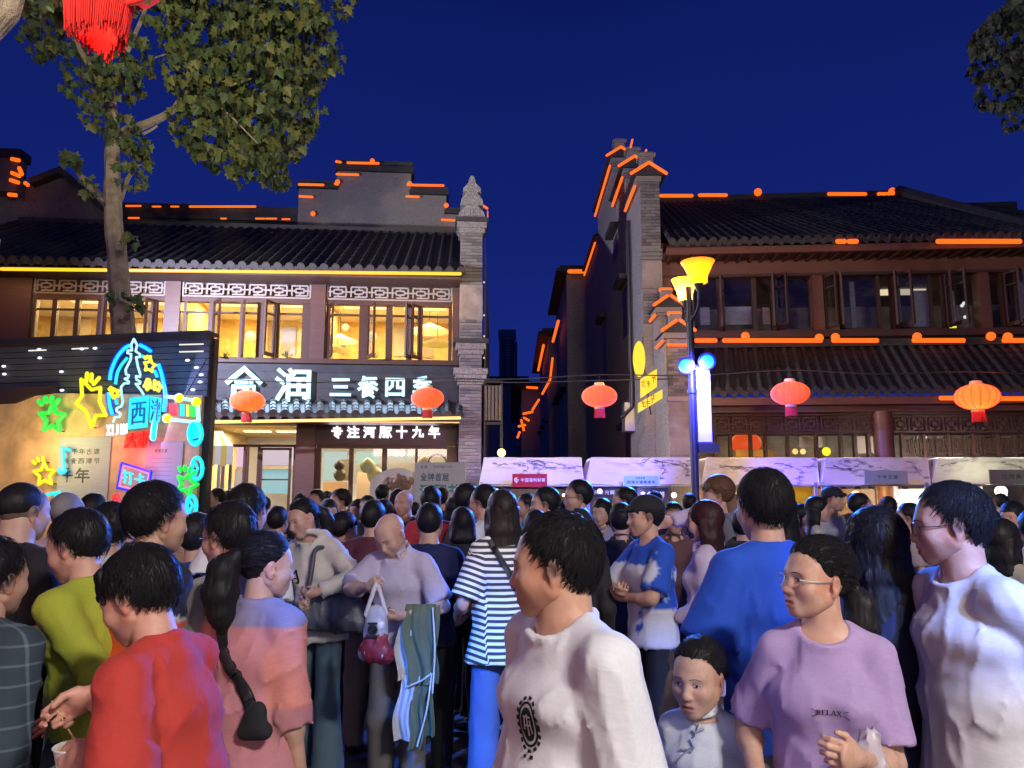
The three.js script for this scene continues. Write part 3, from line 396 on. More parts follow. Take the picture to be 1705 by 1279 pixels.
  for (let k = 0; k < 9; k++) { const p = 1490 + k * 26; fretBand(G, 'door_lattice', X(p), X(p + 20), Y(760), Y(726), -0.06, 2, M.wood, 0.02); }
  box('shop_back_wall', M.plaster, G, X(1172), 0, -3.3, xr, Y(700), -3.2); box('shop_ceiling', M.wood, G, X(1172), Y(706), -3.2, xr, Y(701), -0.2); box('shop_floor', M.floorIn, G, X(1172), 0.002, -3.2, xr, 0.03, -0.2);
  area(G, V(X(1260), Y(708) - 0.02, -1.5), V(X(1260), 0, -1.52), 2.6, 0.8, [1, 0.6, 0.25], 4); for (const p of [1215, 1300]) box('ceiling_lamp', glow([1, 0.6, 0.25], 1.5), G, X(p) - 0.25, Y(707) - 0.04, -1.6, X(p) + 0.25, Y(707), -1.4);
  area(G, V(X(1560), Y(708) - 0.02, -1.5), V(X(1560), 0, -1.52), 3, 0.8, [1, 0.8, 0.55], 1.5); box('ceiling_lamp', glow([1, 0.8, 0.55], 1.2), G, X(1560) - 0.4, Y(707) - 0.04, -1.6, X(1560) + 0.4, Y(707), -1.4);
  for (const [a, b, q0, q1, c] of [[1318, 1360, 727, 745, [0.45, 0.4, 0.32]], [1410, 1438, 727, 755, [0.5, 0.38, 0.3]], [1215, 1275, 748, 760, [0.9, 0.5, 0.12]], [1500, 1560, 727, 732, [0.7, 0.7, 0.65]]]) box('shop_sign', mat(c, 0.7), G, X(a, -0.6), Y(q1, 1400, -0.6), -0.64, X(b, -0.6), Y(q0, 1400, -0.6), -0.6);
  for (const [p, q, c, s] of [[1376, 752, [1, 0.85, 0.02], 0.09], [1324, 752, [1, 0.6, 0.15], 0.06], [1337, 752, [1, 0.65, 0.2], 0.06], [1187, 750, [1, 0.5, 0.1], 0.04]]) mesh('shop_lamp', new THREE.SphereGeometry(s, 10, 8), glow(c, 1.2), G).position.copy(RB.loc(p, q, -0.1));
  const rl = mesh('inside_lantern', new THREE.SphereGeometry(0.3, 18, 12).scale(1.1, 0.8, 1.1), glow([1, 0.1, 0.02], 0.7), G); rl.position.copy(RB.loc(1242, 738, -0.9));
}
// ---------- stepped gable wall along the alley, with its low wing ----------
{
  const G = thing('stepped_gable_wall', 'grey stone stepped gable wall on the alley side with orange-lit copings', 'wall'), X0 = at(1072, 640, 16).x, X1 = X0 + 0.4;
  const H = (q, p, D) => at(p, q, D).y;
  const slab = (name, D0, D1, y0, y1, x0 = X0, x1 = X1, m = M.stone) => box(name, m, G, x0, y0, -D1, x1, y1, -D0);
  const steps = [[16, 17.8, H(296, 1066, 16)], [17.8, 20, H(280, 1046, 17.7)], [20, 23.8, H(265, 1022, 20)], [23.8, 28, H(385, 1000, 23.4)]];
  steps.forEach(([a, b, h], i) => { slab('wall_step', a, b - 0.001, 0, h);
    const gy = h, ov = 0.17, ridge = new MB(), zf = -a + (i < 3 ? 0.16 : 0), zk = -b + (i === 2 ? -0.2 : 0.15); // little gabled coping over each step
    ridge.geo(new THREE.ExtrudeGeometry(new THREE.Shape([[X0 - ov, gy], [X1 + ov, gy], [(X0 + X1) / 2, gy + 0.24]].map((p) => new THREE.Vector2(...p))), { depth: zf - zk, bevelEnabled: false }), new THREE.Matrix4().makeTranslation(0, 0, zk)); ridge.to('coping', M.tile, G);
    box('coping_course', M.brick2, G, X0 - 0.07, gy - 0.12, zk + 0.1, X1 + 0.07, gy - 0.001, zf - 0.06); box('coping_course', M.brick, G, X0 - 0.035, gy - 0.22, zk + 0.12, X1 + 0.035, gy - 0.121, zf - 0.1);
    if (i < 3) { new MB().box((X0 + X1) / 2 - 0.14, gy + 0.2, zf - 0.5, (X0 + X1) / 2 + 0.14, gy + 0.62, zf - 0.2).box((X0 + X1) / 2 - 0.18, gy + 0.5, zf - 0.54, (X0 + X1) / 2 + 0.18, gy + 0.58, zf - 0.16).to('coping_finial', M.brick2, G);
      led(G, V(X0 - ov - 0.02, gy + 0.02, zf + 0.03), V((X0 + X1) / 2, gy + 0.27, zf + 0.03), M.ledO, 0.035); led(G, V((X0 + X1) / 2, gy + 0.27, zf + 0.03), V(X1 + ov, gy + 0.02, zf + 0.03), M.ledO, 0.035); }
    led(G, V(X0 - 0.09, gy - 0.2, zf - 0.15), V(X0 - 0.09, gy - 0.2, zk + 0.2), M.ledO, 0.032);
  });
  for (const [p, q] of [[1073, 262], [1050, 245]]) led(G, at(p, q, 16.2), at(p + 3, q - 12, 16.2), M.ledO, 0.025);
  // front pillar
  const pz = -15.86, xa = X0 - 0.0, xb = X1 + 0.02, hTop = steps[0][2] - 0.22;
  const hb = H(482, 1086, 15.9); box('pillar_core', M.mortar, G, xa + 0.01, 0, -16 + 0.001, xb, hTop, pz - 0.02); brickFace(G, xa, xb, H(410, 1086, 15.9), hTop, pz, rng(41)); brickFace(G, xa, xb, H(540, 1086, 15.9), hb, pz, rng(43));
  box('stone_band', M.plaster, G, xa - 0.004, hb + 0.01, pz - 0.03, xb + 0.006, H(436, 1086, 15.9), pz + 0.012); for (const q of [418, 425, 431]) box('band_course', M.brick2, G, xa - 0.02, H(q + 2.5, 1086, 15.9), pz - 0.04, xb + 0.02, H(q - 2.5, 1086, 15.9), pz + 0.03);
  // side openings and a drainpipe on the alley face
  for (const [p, q0, q1, D] of [[1040, 480, 560, 18.3], [1025, 395, 430, 19.8], [1000, 540, 640, 22.6], [1040, 720, 800, 18.3]]) { box('window_recess', M.wood, G, X0 - 0.012, H(q1, p, D), -D - 0.4, X0 + 0.1, H(q0, p, D), -D + 0.4); new MB().box(X0 - 0.22, H(q0 - 14, p, D), -D - 0.55, X0, H(q0 - 6, p, D), -D + 0.55).to('window_hood', M.tile2, G); }
  mesh('drainpipe', tubeG([V(X0 - 0.07, 8, -17.2), V(X0 - 0.07, 5, -17.2), V(X0 - 0.07, 3.6, -17.2), V(X0 - 0.3, 3.4, -17.3)], 0.05, false, 12), M.metal, G); box('meter_box', M.steel, G, X0 - 0.22, 3.1, -17.8, X0 - 0.001, 3.75, -17.3);
  // low wing that comes forward beside the lower roof
  const wings = [[15.25, 15.84, H(512, 1110, 15.2)], [14.5, 15.25, H(555, 1128, 14.5)]], wx0 = at(1110, 640, 14.6).x, wx1 = wx0 + 0.42;
  wings.forEach(([a, b, h]) => { box('wing_wall', M.stone, G, wx0, 0, -b, wx1, h, -a - 0.001);
    const zf = -a + 0.12, ov = 0.1; const rg = new MB(); rg.geo(new THREE.ExtrudeGeometry(new THREE.Shape([[wx0 - ov, h], [wx1 + ov, h], [(wx0 + wx1) / 2, h + 0.2]].map((p) => new THREE.Vector2(...p))), { depth: b - a + 0.1, bevelEnabled: false }), new THREE.Matrix4().makeTranslation(0, 0, -b + 0.02)); rg.to('coping', M.tile, G);
    led(G, V(wx0 - ov, h + 0.03, zf + 0.03), V((wx0 + wx1) / 2 - 0.04, h + 0.22, zf + 0.03), M.ledO, 0.036); led(G, V((wx0 + wx1) / 2 + 0.04, h + 0.22, zf + 0.03), V(wx1 + ov, h + 0.03, zf + 0.03), M.ledO, 0.036);
    box('coping_course', M.brick2, G, wx0 - 0.05, h - 0.11, -b + 0.05, wx1 + 0.05, h - 0.001, zf - 0.04); led(G, V(wx0 - 0.08, h - 0.16, zf - 0.06), V(wx0 - 0.08, h - 0.16, -b + 0.1), M.ledO, 0.03);
    new MB().box((wx0 + wx1) / 2 - 0.11, h + 0.17, zf - 0.4, (wx0 + wx1) / 2 + 0.11, h + 0.4, zf - 0.2).to('coping_finial', M.brick2, G); led(G, V((wx0 + wx1) / 2 - 0.1, h + 0.43, zf - 0.3), V((wx0 + wx1) / 2 + 0.1, h + 0.43, zf - 0.3), M.ledO, 0.05);
  });
  const wf = -14.5; led(G, V(wx0 + 0.02, H(574, 1128, 14.4), wf + 0.06), V(wx1 - 0.02, H(574, 1128, 14.4), wf + 0.06), M.ledO, 0.03);
  box('wing_core', M.mortar, G, wx0 + 0.005, 0, wf + 0.0, wx1 - 0.005, H(578, 1128, 14.4), wf + 0.02); brickFace(G, wx0, wx1, H(660, 1128, 14.4), H(578, 1128, 14.4), wf + 0.03, rng(51)); box('wing_stone_panel', M.plaster, G, wx0 - 0.006, H(757, 1128, 14.4), wf + 0.003, wx1 + 0.006, H(664, 1128, 14.4), wf + 0.045); box('wing_stone_cap', M.plaster, G, wx0 - 0.03, H(668, 1128, 14.4), wf + 0.004, wx1 + 0.03, H(660, 1128, 14.4), wf + 0.08);
}
// yellow light boxes on the gable wall
{
  const X = at(1072, 640, 16).x - 0.001, ym = glow([1, 0.72, 0.0], 1.05), G = thing('light_box_sign', 'yellow light box sign with an oval and two plates hung on the stone gable wall', 'sign');
  const D0 = 14.9, P = (p, q) => { const r = at(p, q, 1), D = X / (r.x); return at(p, q, D); };
  const Q = (p, q) => at(p, q, 14.35);
  { const c = Q(1064, 598), g = new THREE.CylinderGeometry(0.5, 0.5, 0.1, 28); g.rotateX(PI / 2); g.scale(0.22, 0.68, 1); mesh('oval_lamp', g, ym, G).position.copy(c); }
  const quadBox = (p0, p1, q00, q01, q10, q11) => { const a = Q(p0, q01), b = Q(p1, q11), c = Q(p1, q10), d = Q(p0, q00), k = V(0, 0, 0.06), m = new MB(); const f = [a, b, c, d].map((v) => v.clone().add(k)); m.quad(...f); m.quad(b, a, d, c); for (let i = 0; i < 4; i++) { const j = (i + 1) % 4; m.quad(f[j], f[i], [a, b, c, d][i], [a, b, c, d][j]); } m.to('lamp_plate', ym, G); return f; };
  quadBox(1066, 1093, 632, 664, 615, 645); quadBox(1062, 1102, 672, 688, 649, 664);
  mesh('bracket', tubeG([Q(1066, 560), Q(1070, 620), Q(1080, 690)].map((v) => v.add(V(0.05, 0, -0.04))), 0.015, false, 8), M.metal, G);
  point(G, Q(1060, 640).add(V(-0.2, 0, 0.35)), [1, 0.62, 0.05], 2.5, 0.15);
  const ink = mat([0.25, 0.12, 0.0], 0.8); const m = new MB(); for (let r = 0; r < 2; r++) for (let i = 0; i < 3; i++) { const c = Q(1071 + i * 8, (r ? 672 : 641) - i * 4.6 + (r ? 2 : 0)); for (let k = 0; k < 4; k++) m.cbox(c.clone().add(V((R() - 0.5) * 0.06, (R() - 0.5) * 0.12, 0.064)), k % 2 ? [0.07, 0.013, 0.005] : [0.013, 0.1, 0.006]); } m.to('plate_lettering', ink, G);
}
// ---------- buildings down the alley and far away ----------
{
  const far = [['alley_house', 'dark narrow house behind the gable wall with an orange-edged roof', 945, 1080, 29, 36, 456], ['alley_house', 'unlit alley house stepping down behind the orange-edged one', 914, 975, 38, 50, 560], ['alley_house', 'lowest dark house deep in the alley under slanting orange strips', 868, 925, 55, 80, 648], ['alley_house', 'dark house closing the far end of the alley beyond the wooden slat screen', 770, 880, 95, 110, 640]];
  far.forEach(([n, l, p0, p1, D0, D1, q], i) => {
    const G = thing(n, l, 'house'), x0 = at(p0, 640, D0).x, x1 = at(p1, 640, D0).x, h = at((p0 + p1) / 2, q, D0).y, wm = M.stone;
    box('wall', wm, G, x0, 0, -D1, x1, h, -D0); const s = D0 / 29; new MB().box(x0 - 0.4 * s, h, -D1, x1, h + 0.14 * s, -D0 + 0.35 * s).box(x0 - 0.25 * s, h + 0.14 * s, -D1, x1, h + 0.28 * s, -D0 + 0.2 * s).to('coping', M.tile3, G);
    for (let k = 0; k < 3; k++) { const z = -lerp(D0, D1, (k + 0.5) / 3); box('window_recess', M.wood, G, x0 - 0.02, h * 0.3, z - 0.5, x0 + 0.05, h * 0.55, z + 0.5); box('window_hood', M.tile3, G, x0 - 0.25, h * 0.57, z - 0.7, x0, h * 0.57 + 0.12, z + 0.7); }
    if (i === 0) { led(G, at(948, 452, 28.6), at(981, 452, 28.6), M.ledO, 0.08); led(G, V(x0 - 0.3, at(975, 530, 29).y, -29.5), V(x0 - 0.3, at(975, 530, 29).y, -33.5), M.ledO, 0.06); }
    if (i === 1) { led(G, V(x0 - 0.25, at(948, 574, 38).y, -38.2), V(x0 - 0.25, at(948, 574, 38).y, -46), M.ledO, 0.07); led(G, at(920, 597, 37.5), at(916, 632, 37.5), M.ledO, 0.06); led(G, at(916, 632, 37.5), at(903, 656, 39.5), M.ledO, 0.06); }
    if (i === 2) for (const [a, b, c, d] of [[897, 666, 887, 682], [878, 645, 894, 646], [872, 689, 886, 686], [873, 696, 880, 700], [864, 710, 874, 708], [862, 728, 865, 720], [868, 700, 872, 716]]) led(G, at(a, b, 54), at(c, d, 54), M.ledO, 0.09);
  });
  const T2 = thing('high_rise', 'distant dark high-rise tower rising above the alley', 'tower'), D = 600, x0 = at(831, 600, D).x, x1 = at(858, 600, D).x, h = at(845, 560, D).y;
  box('tower_body', M.plaster, T2, x0, 0, -D - 16, x1, h, -D); box('tower_cap', M.plaster, T2, x0 - 0.6, h, -D - 17, x1 + 0.6, at(845, 549, D).y, -D + 0.6); box('tower_flank', M.plaster, T2, x1, 0, -D - 14, x1 + 1.6, h - 4, -D - 1);
  for (let r = 0; r < 15; r++) for (let c = 0; c < 2; c++) { const y = at(845, 566 + r * 4.6, D).y; box('tower_window', M.black, T2, x0 + 2.2 + c * 6.2, y - 1.1, -D, x0 + 5.4 + c * 6.2, y + 0.2, -D + 0.1); }
  const S = thing('slat_screen', 'upright wooden slat screen beside the brick corner pillar in the alley', 'screen'); for (let i = 0; i < 6; i++) { const a = at(803 + i * 6, 642, 17.4), b = at(803 + i * 6, 700, 17.4); box('slat', M.lattice, S, a.x - 0.035, b.y, -17.43, a.x + 0.025, a.y, -17.38); }
  { const a = at(800, 638, 17.4), b = at(837, 703, 17.4); box('screen_rail', M.metal, S, a.x, a.y, -17.46, b.x, a.y + 0.06, -17.36); box('screen_rail', M.metal, S, a.x, b.y - 0.06, -17.46, b.x, b.y, -17.36); for (const px of [801, 835]) { const c = at(px, 640, 17.4); box('screen_post', M.metal, S, c.x - 0.03, 0, -17.5, c.x + 0.03, a.y, -17.465); } }
}
Object.assign(CH, { 一: ['8,50 92,50'], 千: ['70,6 24,16', '8,40 92,40', '50,14 50,98'], 古: ['8,26 92,26', '50,4 50,54', '22,54 78,54 78,96 22,96 22,54'], 渡: ['10,10 24,22', '6,36 20,46', '8,94 26,60', '64,4 64,14', '36,16 96,16', '40,16 38,60 30,96', '44,32 94,32', '58,24 58,50 80,50 80,24', '46,62 86,62 46,96', '54,74 94,96'] });
// ---------- slatted kiosk with the neon wall ----------
const KF = new Frame(170, 9.2, -10), kiosk = KF.put(thing('market_kiosk', 'dark slatted kiosk with a beige board under the neon signs', 'kiosk'));
{
  const G = kiosk, X = (p, z = 0) => KF.x(p, z, 640), Y = (q, p = 200, z = 0) => KF.y(q, p, z), xl = X(-160), xr = X(341), top = Y(569, 200), n = 9;
  for (let i = 0; i < n; i++) { const y1 = lerp(top, Y(664, 200), i / n), y0 = lerp(top, Y(664, 200), (i + 0.9) / n); box('slat', mat([0.06, 0.065, 0.085], 0.6, { m: rep(T.wood, 1) }), G, xl, y0, -0.1 - (R() * 0.008), xr, y1, -0.055 + R() * 0.006); }
  box('screen_rail', M.woodDark, G, xl, top, -0.13, xr, top + 0.06, 0.0); for (const p of [-150, 60, 339]) box('kiosk_post', M.woodDark, G, X(p) - 0.05, 0, -0.2, X(p) + 0.05, top + 0.02, -0.105);
  new MB().prism([[xl, 0], [X(338), 0], [X(338), Y(662)], [X(95), Y(652)], [X(60), Y(656)], [X(30), Y(668)], [xl, Y(672)]], -0.05, 0).to('beige_board', mat([0.52, 0.35, 0.19], 0.75, { m: rep(T.blot, 0.6) }), G);
  new MB().prism([[xl, Y(672)], [X(30), Y(668)], [X(60), Y(656)], [X(95), Y(652)], [X(95), Y(640)], [X(60), Y(641)], [xl, Y(646)]], -0.049, 0.03).to('board_cap', M.woodDark, G);
  box('kiosk_side', M.slate, G, xr - 0.05, 0, -0.22, xr, top, -0.201); box('kiosk_back', M.slate, G, xl, 0, -0.25, xr, top, -0.221); box('kiosk_roof', M.slate, G, xl, top + 0.061, -0.25, xr, top + 0.1, -0.001);
  const poster = (a, b, q0, q1, name, draw, w, h) => { const m = new MB().quad01(V(X(a), Y(q1), 0.012), V(X(b), Y(q1), 0.012), V(X(b), Y(q0), 0.012), V(X(a), Y(q0), 0.012)); m.to(name, mat([0.85, 0.85, 0.85], 0.6, { map: canvas(w, h, draw) }), G); };
  poster(108, 193, 727, 850, 'poster', (g, w, h) => { g.fillStyle = '#8f9a9c'; g.fillRect(0, 0, w, h); for (let i = 0; i < 300; i++) { g.fillStyle = `rgba(${R() < 0.5 ? '60,70,70' : '190,200,200'},0.06)`; g.fillRect(R() * w, R() * h, 40, 3); } inkText(g, '一千年古渡', 30, 62, 30, 3.4, '#2c3a3e', 1.2); inkText(g, '美食西津节', 24, 110, 32, 3.6, '#2c3a3e', 1.2); inkChar(g, '年', 90, 165, 74, 9, '#263034'); inkChar(g, '千', 26, 180, 56, 6, '#263034'); }, 256, 384);
  poster(252, 312, 737, 850, 'poster', (g, w, h) => { g.fillStyle = '#8d9294'; g.fillRect(0, 0, w, h); inkText(g, '西津古渡', 60, 40, 20, 2.4, '#3a4448', 1.15); for (let i = 0; i < 9; i++) { g.fillStyle = '#6b7578'; g.fillRect(28, 92 + i * 24, 130 + R() * 60, 3); } }, 256, 384);
  // fairy lights on the slats
  for (const [p, q] of [[65, 582], [136, 581], [158, 580], [6, 610], [7, 623], [66, 596], [102, 619], [103, 650], [312, 600], [327, 612], [335, 624], [333, 636], [321, 649]]) { const b = mesh('fairy_light', new THREE.SphereGeometry(0.02, 8, 6).scale(1.6, 0.8, 0.8), glow([0.85, 0.9, 1], 1.6), G); b.position.copy(KF.loc(p, q, -0.02)); }
  for (const [a, b, q] of [[48, 76, 584], [120, 146, 581], [299, 338, 574], [299, 338, 586]]) led(G, KF.loc(a, q, -0.02), KF.loc(b, q - 1, -0.02), glow([0.95, 0.9, 0.8], 1), 0.009);
  mesh('stay_wire', tubeG([KF.loc(305, 664, 0.02), KF.loc(344, 597, 0.0)], 0.008, false, 4), M.cord, G);
}
const Zn = (x, y, z = 0.09) => KF.loc(100 + x / 6.558, 550 + y / 6.558, z), Zp = (x, y, z = 0.09) => KF.loc(x, y, z);
function neonThing(name, label) { return KF.put(thing(name, label, 'neon sign', undefined)); }
function tubeRun(G, pts, m, r = 0.02, closed = false, nm = 'neon_tube') { return lineTube(new MB(), pts, r, closed).to(nm, m, G); }
function curveRun(G, pts, m, r = 0.02, closed = false) { return mesh('neon_tube', tubeG(pts, r, closed, pts.length * 5, 7), m, G); }
const NC = { yellow: glow([1, 0.83, 0.0], 1.3), green: glow([0.0, 1, 0.06], 1.05), cyan: glow([0.0, 0.78, 1], 1.25), ice: glow([0.5, 0.9, 1], 1.2), white: glow([0.8, 0.9, 1], 1.5), red: glow([1, 0.02, 0.005], 1.1), blue: glow([0.0, 0.02, 1], 1.1), pink: glow([1, 0.25, 0.6], 1.1), deep: mat([0.0, 0.12, 0.3], 0.5), deepRed: mat([0.35, 0.0, 0.0], 0.5) };
const mount = (G, a, b) => { for (const p of [a, b]) new MB().bar(V(p.x, p.y, 0.012), V(p.x, p.y, 0.08), 0.012).to('standoff', M.metal, G); };
function star(label, cx, cy, Rp, m, rot = 0, rays = 3, r = 0.02, sh = 0.48) {
  const G = neonThing('neon_star', label), pts = []; for (let i = 0; i < 10; i++) { const a = rot - PI / 2 + i * PI / 5, q = i % 2 ? Rp * sh : Rp; pts.push(Zp(cx + Math.cos(a) * q, cy + Math.sin(a) * q * 1.12)); } tubeRun(G, pts, m, r, true);
  for (let k = 0; k < rays; k++) { const a = rot - PI / 2 - 0.75 + k * 0.42, b = 0.95 * Rp, e = 1.25 * Rp; const o = [cx - Rp * 0.2, cy - Rp * 0.35]; tubeRun(G, [Zp(o[0] + Math.cos(a) * b, o[1] + Math.sin(a) * b, 0.1), Zp(o[0] + Math.cos(a) * e, o[1] + Math.sin(a) * e, 0.1)], m, r * 1.1); } mount(G, pts[0], pts[4]); return G;
}
{
  const G = neonThing('neon_star', 'large yellow neon shooting star beside the blue pagoda arch'), o = [[230, 535], [345, 650], [440, 625], [430, 780], [500, 930], [390, 930], [345, 1060], [280, 880], [175, 800], [240, 720]].map((p) => Zn(...p)); tubeRun(G, o, NC.yellow, 0.021, true); for (const [a, b, c, d] of [[295, 470, 285, 565], [345, 480, 340, 560], [425, 520, 365, 590]]) tubeRun(G, [Zn(a, b), Zn(c, d)], NC.yellow, 0.023); mount(G, o[0], o[6]);
  star('green neon star with sparks hanging left of the large yellow star', 87, 697, 22, NC.green, 0.05, 4, 0.026); star('small yellow neon star beside the cyan music note', 74, 790, 18, NC.yellow, -0.05, 3, 0.018); star('green neon star beside the cyan wheel at the edge of the board', 311, 806, 18, NC.green, 0.35, 4, 0.022);
  star('little yellow neon star inside the upper right of the blue arch', 249, 609, 10, NC.yellow, 0.2, 3, 0.016, 0.55); star('tiny yellow neon star on the left foot of the blue arch', 191, 655, 7, NC.yellow, -0.3, 2, 0.02, 0.6); star('tiny yellow neon star above the cyan character block', 262, 644, 6.5, NC.yellow, 0.3, 1, 0.02, 0.6); star('tiny yellow neon spark left of another above the cyan block', 246, 642, 6, NC.yellow, 0.8, 2, 0.022, 0.5);
  const A = neonThing('neon_pagoda', 'pale blue neon pagoda under a bright blue broken arch'); const C = (...l) => l.map((p) => Zn(...p));
  for (const l of [[[545, 545], [560, 440], [620, 300], [700, 200], [760, 165]], [[870, 160], [930, 190], [990, 230]], [[1075, 370], [1110, 480], [1135, 600], [1150, 720], [1130, 890]], [[530, 680], [540, 800], [570, 920]]]) { curveRun(A, C(...l), NC.cyan, 0.021); curveRun(A, l.map((p) => Zn(p[0], p[1], 0.05)), NC.blue, 0.036); }
  for (const l of [[[735, 300], [670, 380], [625, 470], [605, 590]], [[610, 750], [615, 780], [620, 810]], [[890, 280], [915, 288], [940, 300]], [[1030, 440], [1048, 475], [1060, 510]]]) curveRun(A, C(...l), NC.cyan, 0.019);
  tubeRun(A, C([580, 1000], [600, 950], [650, 945], [660, 910], [615, 880], [620, 850], [670, 830], [685, 780], [670, 700], [665, 620], [700, 580], [745, 580], [750, 560], [705, 530], [740, 520], [750, 490], [720, 480], [715, 430], [770, 320], [775, 260], [735, 250], [740, 220], [785, 220], [775, 160], [805, 95], [840, 160], [825, 230], [870, 260], [875, 290], [830, 295], [850, 400], [875, 480], [870, 510], [830, 500], [835, 540], [875, 560], [870, 585], [825, 585], [880, 650], [910, 700]), NC.ice, 0.014); mount(A, Zn(545, 545), Zn(1135, 600));
  point(A, Zn(820, 500, 0.35), [0.15, 0.4, 1], 2.2, 0.3); area(A, Zn(760, 700, 0.3), Zn(900, 900, 4), 1.2, 1.2, [0.4, 0.45, 1], 26);
  const plate = (G, c, q, m, z0, z1) => { const p = q.map(([x, y]) => Zn(x, y, z1)), b = q.map(([x, y]) => Zn(x, y, z0)), mb = new MB(); mb.quad(p[0], p[1], p[2], p[3]).quad(b[3], b[2], b[1], b[0]); for (let i = 0; i < 4; i++) { const j = (i + 1) % 4; mb.quad(b[i], b[j], p[j], p[i]); } mb.to('sign_plate', m, G); };
  const chars = (G, s, q, m, z, w) => { for (const st of strokes(s)) { const pts = st.map(([u, v]) => { const a = u / 100, b = v / 100; const x = lerp(lerp(q[3][0], q[2][0], a), lerp(q[0][0], q[1][0], a), b), y = lerp(lerp(q[3][1], q[2][1], a), lerp(q[0][1], q[1][1], a), b); return Zn(x, y, z); }); tubeRun(G, pts, m, w, false, 'character_stroke'); } };
  const X1 = neonThing('neon_lettering', 'cyan neon block with two large Chinese characters'); let q = [[735, 1085], [955, 1060], [975, 715], [755, 740]]; plate(X1, 0, q, NC.cyan, 0.07, 0.1); chars(X1, '西', [[760, 1050], [935, 1035], [950, 745], [775, 765]], NC.deep, 0.105, 0.011);
  q = [[975, 1010], [1090, 1000], [1110, 745], [985, 720]]; plate(X1, 0, q, NC.cyan, 0.071, 0.101); chars(X1, '津', [[985, 995], [1085, 990], [1100, 755], [995, 735]], NC.deep, 0.106, 0.008); tubeRun(X1, [Zn(1035, 1000, 0.1), Zn(1012, 1180, 0.1)], NC.cyan, 0.035); mount(X1, Zn(760, 900), Zn(1080, 900));
  const X2 = neonThing('neon_lettering', 'red neon block with two Chinese characters under the cyan block'); q = [[690, 1290], [960, 1275], [985, 1085], [725, 1125]]; plate(X2, 0, q, NC.red, 0.07, 0.1); chars(X2, '大', [[700, 1285], [830, 1280], [840, 1110], [735, 1130]], NC.deepRed, 0.104, 0.009); chars(X2, '市', [[835, 1280], [955, 1275], [975, 1095], [845, 1110]], NC.deepRed, 0.104, 0.009); mount(X2, Zn(730, 1200), Zn(950, 1200)); point(X2, Zn(820, 1300, 0.2), [1, 0.05, 0.02], 1.2, 0.2);
  const X3 = neonThing('neon_lettering', 'white neon latin letters at the foot of the pagoda'); const lt = { X: [[0, 0, 1, 1], [1, 0, 0, 1]], I: [[0.5, 0, 0.5, 1]], J: [[0.7, 0, 0.7, 0.9], [0.7, 0.9, 0.2, 1]], N: [[0, 1, 0, 0], [0, 0, 1, 1], [1, 1, 1, 0]] }; [...'XIJIN'].forEach((c, i) => { for (const [a, b, d, e] of lt[c]) { const k = (u, v) => Zn(512 + i * 45 + u * 34, 1040 - i * 3 + v * 105 - u * 4); tubeRun(X3, [k(a, b), k(d, e)], NC.white, 0.012, false, 'letter_stroke'); } }); mount(X3, Zn(520, 1100), Zn(700, 1090));
  const X4 = neonThing('neon_tram', 'pale neon tram outline with red, blue, yellow and green windows'); tubeRun(X4, C([1165, 725], [1290, 738], [1500, 775], [1512, 995], [1440, 1000], [1210, 975]), NC.ice, 0.024); [[1185, 1275, NC.red], [1308, 1360, NC.cyan], [1375, 1410, NC.yellow], [1420, 1490, NC.green]].forEach(([a, b, m], i) => plate(X4, 0, [[a, 935 + i * 3], [b, 938 + i * 3], [b, 800 + i * 6], [a, 796 + i * 6]], m, 0.07, 0.085)); for (const [x, y] of [[1300, 740], [1485, 782], [1168, 962]]) { const b = mesh('tram_lamp', new THREE.SphereGeometry(0.055, 12, 8), NC.yellow, X4); b.position.copy(Zn(x, y, 0.1)); } mount(X4, Zn(1300, 740), Zn(1480, 780));
  const wheel = (label, cx, cy, rx, ry, fill) => { const W = neonThing('neon_ring', label), p = []; for (let i = 0; i < 16; i++) p.push(Zp(cx + Math.cos(i * PI / 8) * rx, cy + Math.sin(i * PI / 8) * ry)); curveRun(W, p, NC.cyan, 0.022, true); if (fill) { const mb = new MB(), c = Zp(cx, cy, 0.08); for (let i = 0; i < 16; i++) { const a = Zp(cx + Math.cos(i * PI / 8) * rx, cy + Math.sin(i * PI / 8) * ry, 0.08), b = Zp(cx + Math.cos((i + 1) * PI / 8) * rx, cy + Math.sin((i + 1) * PI / 8) * ry, 0.08); mb.tri(c, b, a); mb.tri(c.clone().setZ(0.07), a.clone().setZ(0.07), b.clone().setZ(0.07)); mb.quad(a.clone().setZ(0.07), b.clone().setZ(0.07), b, a); } mb.to('wheel_disc', NC.cyan, W); tubeRun(W, [Zp(cx - rx * 0.3, cy + ry * 0.55, 0.1), Zp(cx + rx * 0.4, cy + ry * 0.45, 0.1)], NC.deep, 0.01); } else tubeRun(W, [Zp(cx - rx * 0.4, cy - ry * 0.5), Zp(cx + rx * 0.2, cy), Zp(cx - rx * 0.3, cy + ry * 0.5)], NC.cyan, 0.015); mount(W, p[0], p[8]); };
  wheel('filled cyan neon wheel below the pale tram outline', 325, 722, 11, 19, true); wheel('open cyan neon wheel below the filled one', 328, 780, 9, 18, false); wheel('lowest open cyan neon loop under the green star at the board edge', 319, 842, 8, 16, false);
  const X5 = neonThing('neon_check_in_sign', 'tilted rounded purple and pink neon frame around two cyan characters'); const bx = (i, z) => [[203 + i, 772 + i], [251 - i, 786 + i], [245 - i, 822 - i], [196 + i, 812 - i]].map((p) => Zp(p[0], p[1], z)); tubeRun(X5, bx(0, 0.09), NC.blue, 0.02, true); tubeRun(X5, bx(2.6, 0.1), NC.pink, 0.011, true);
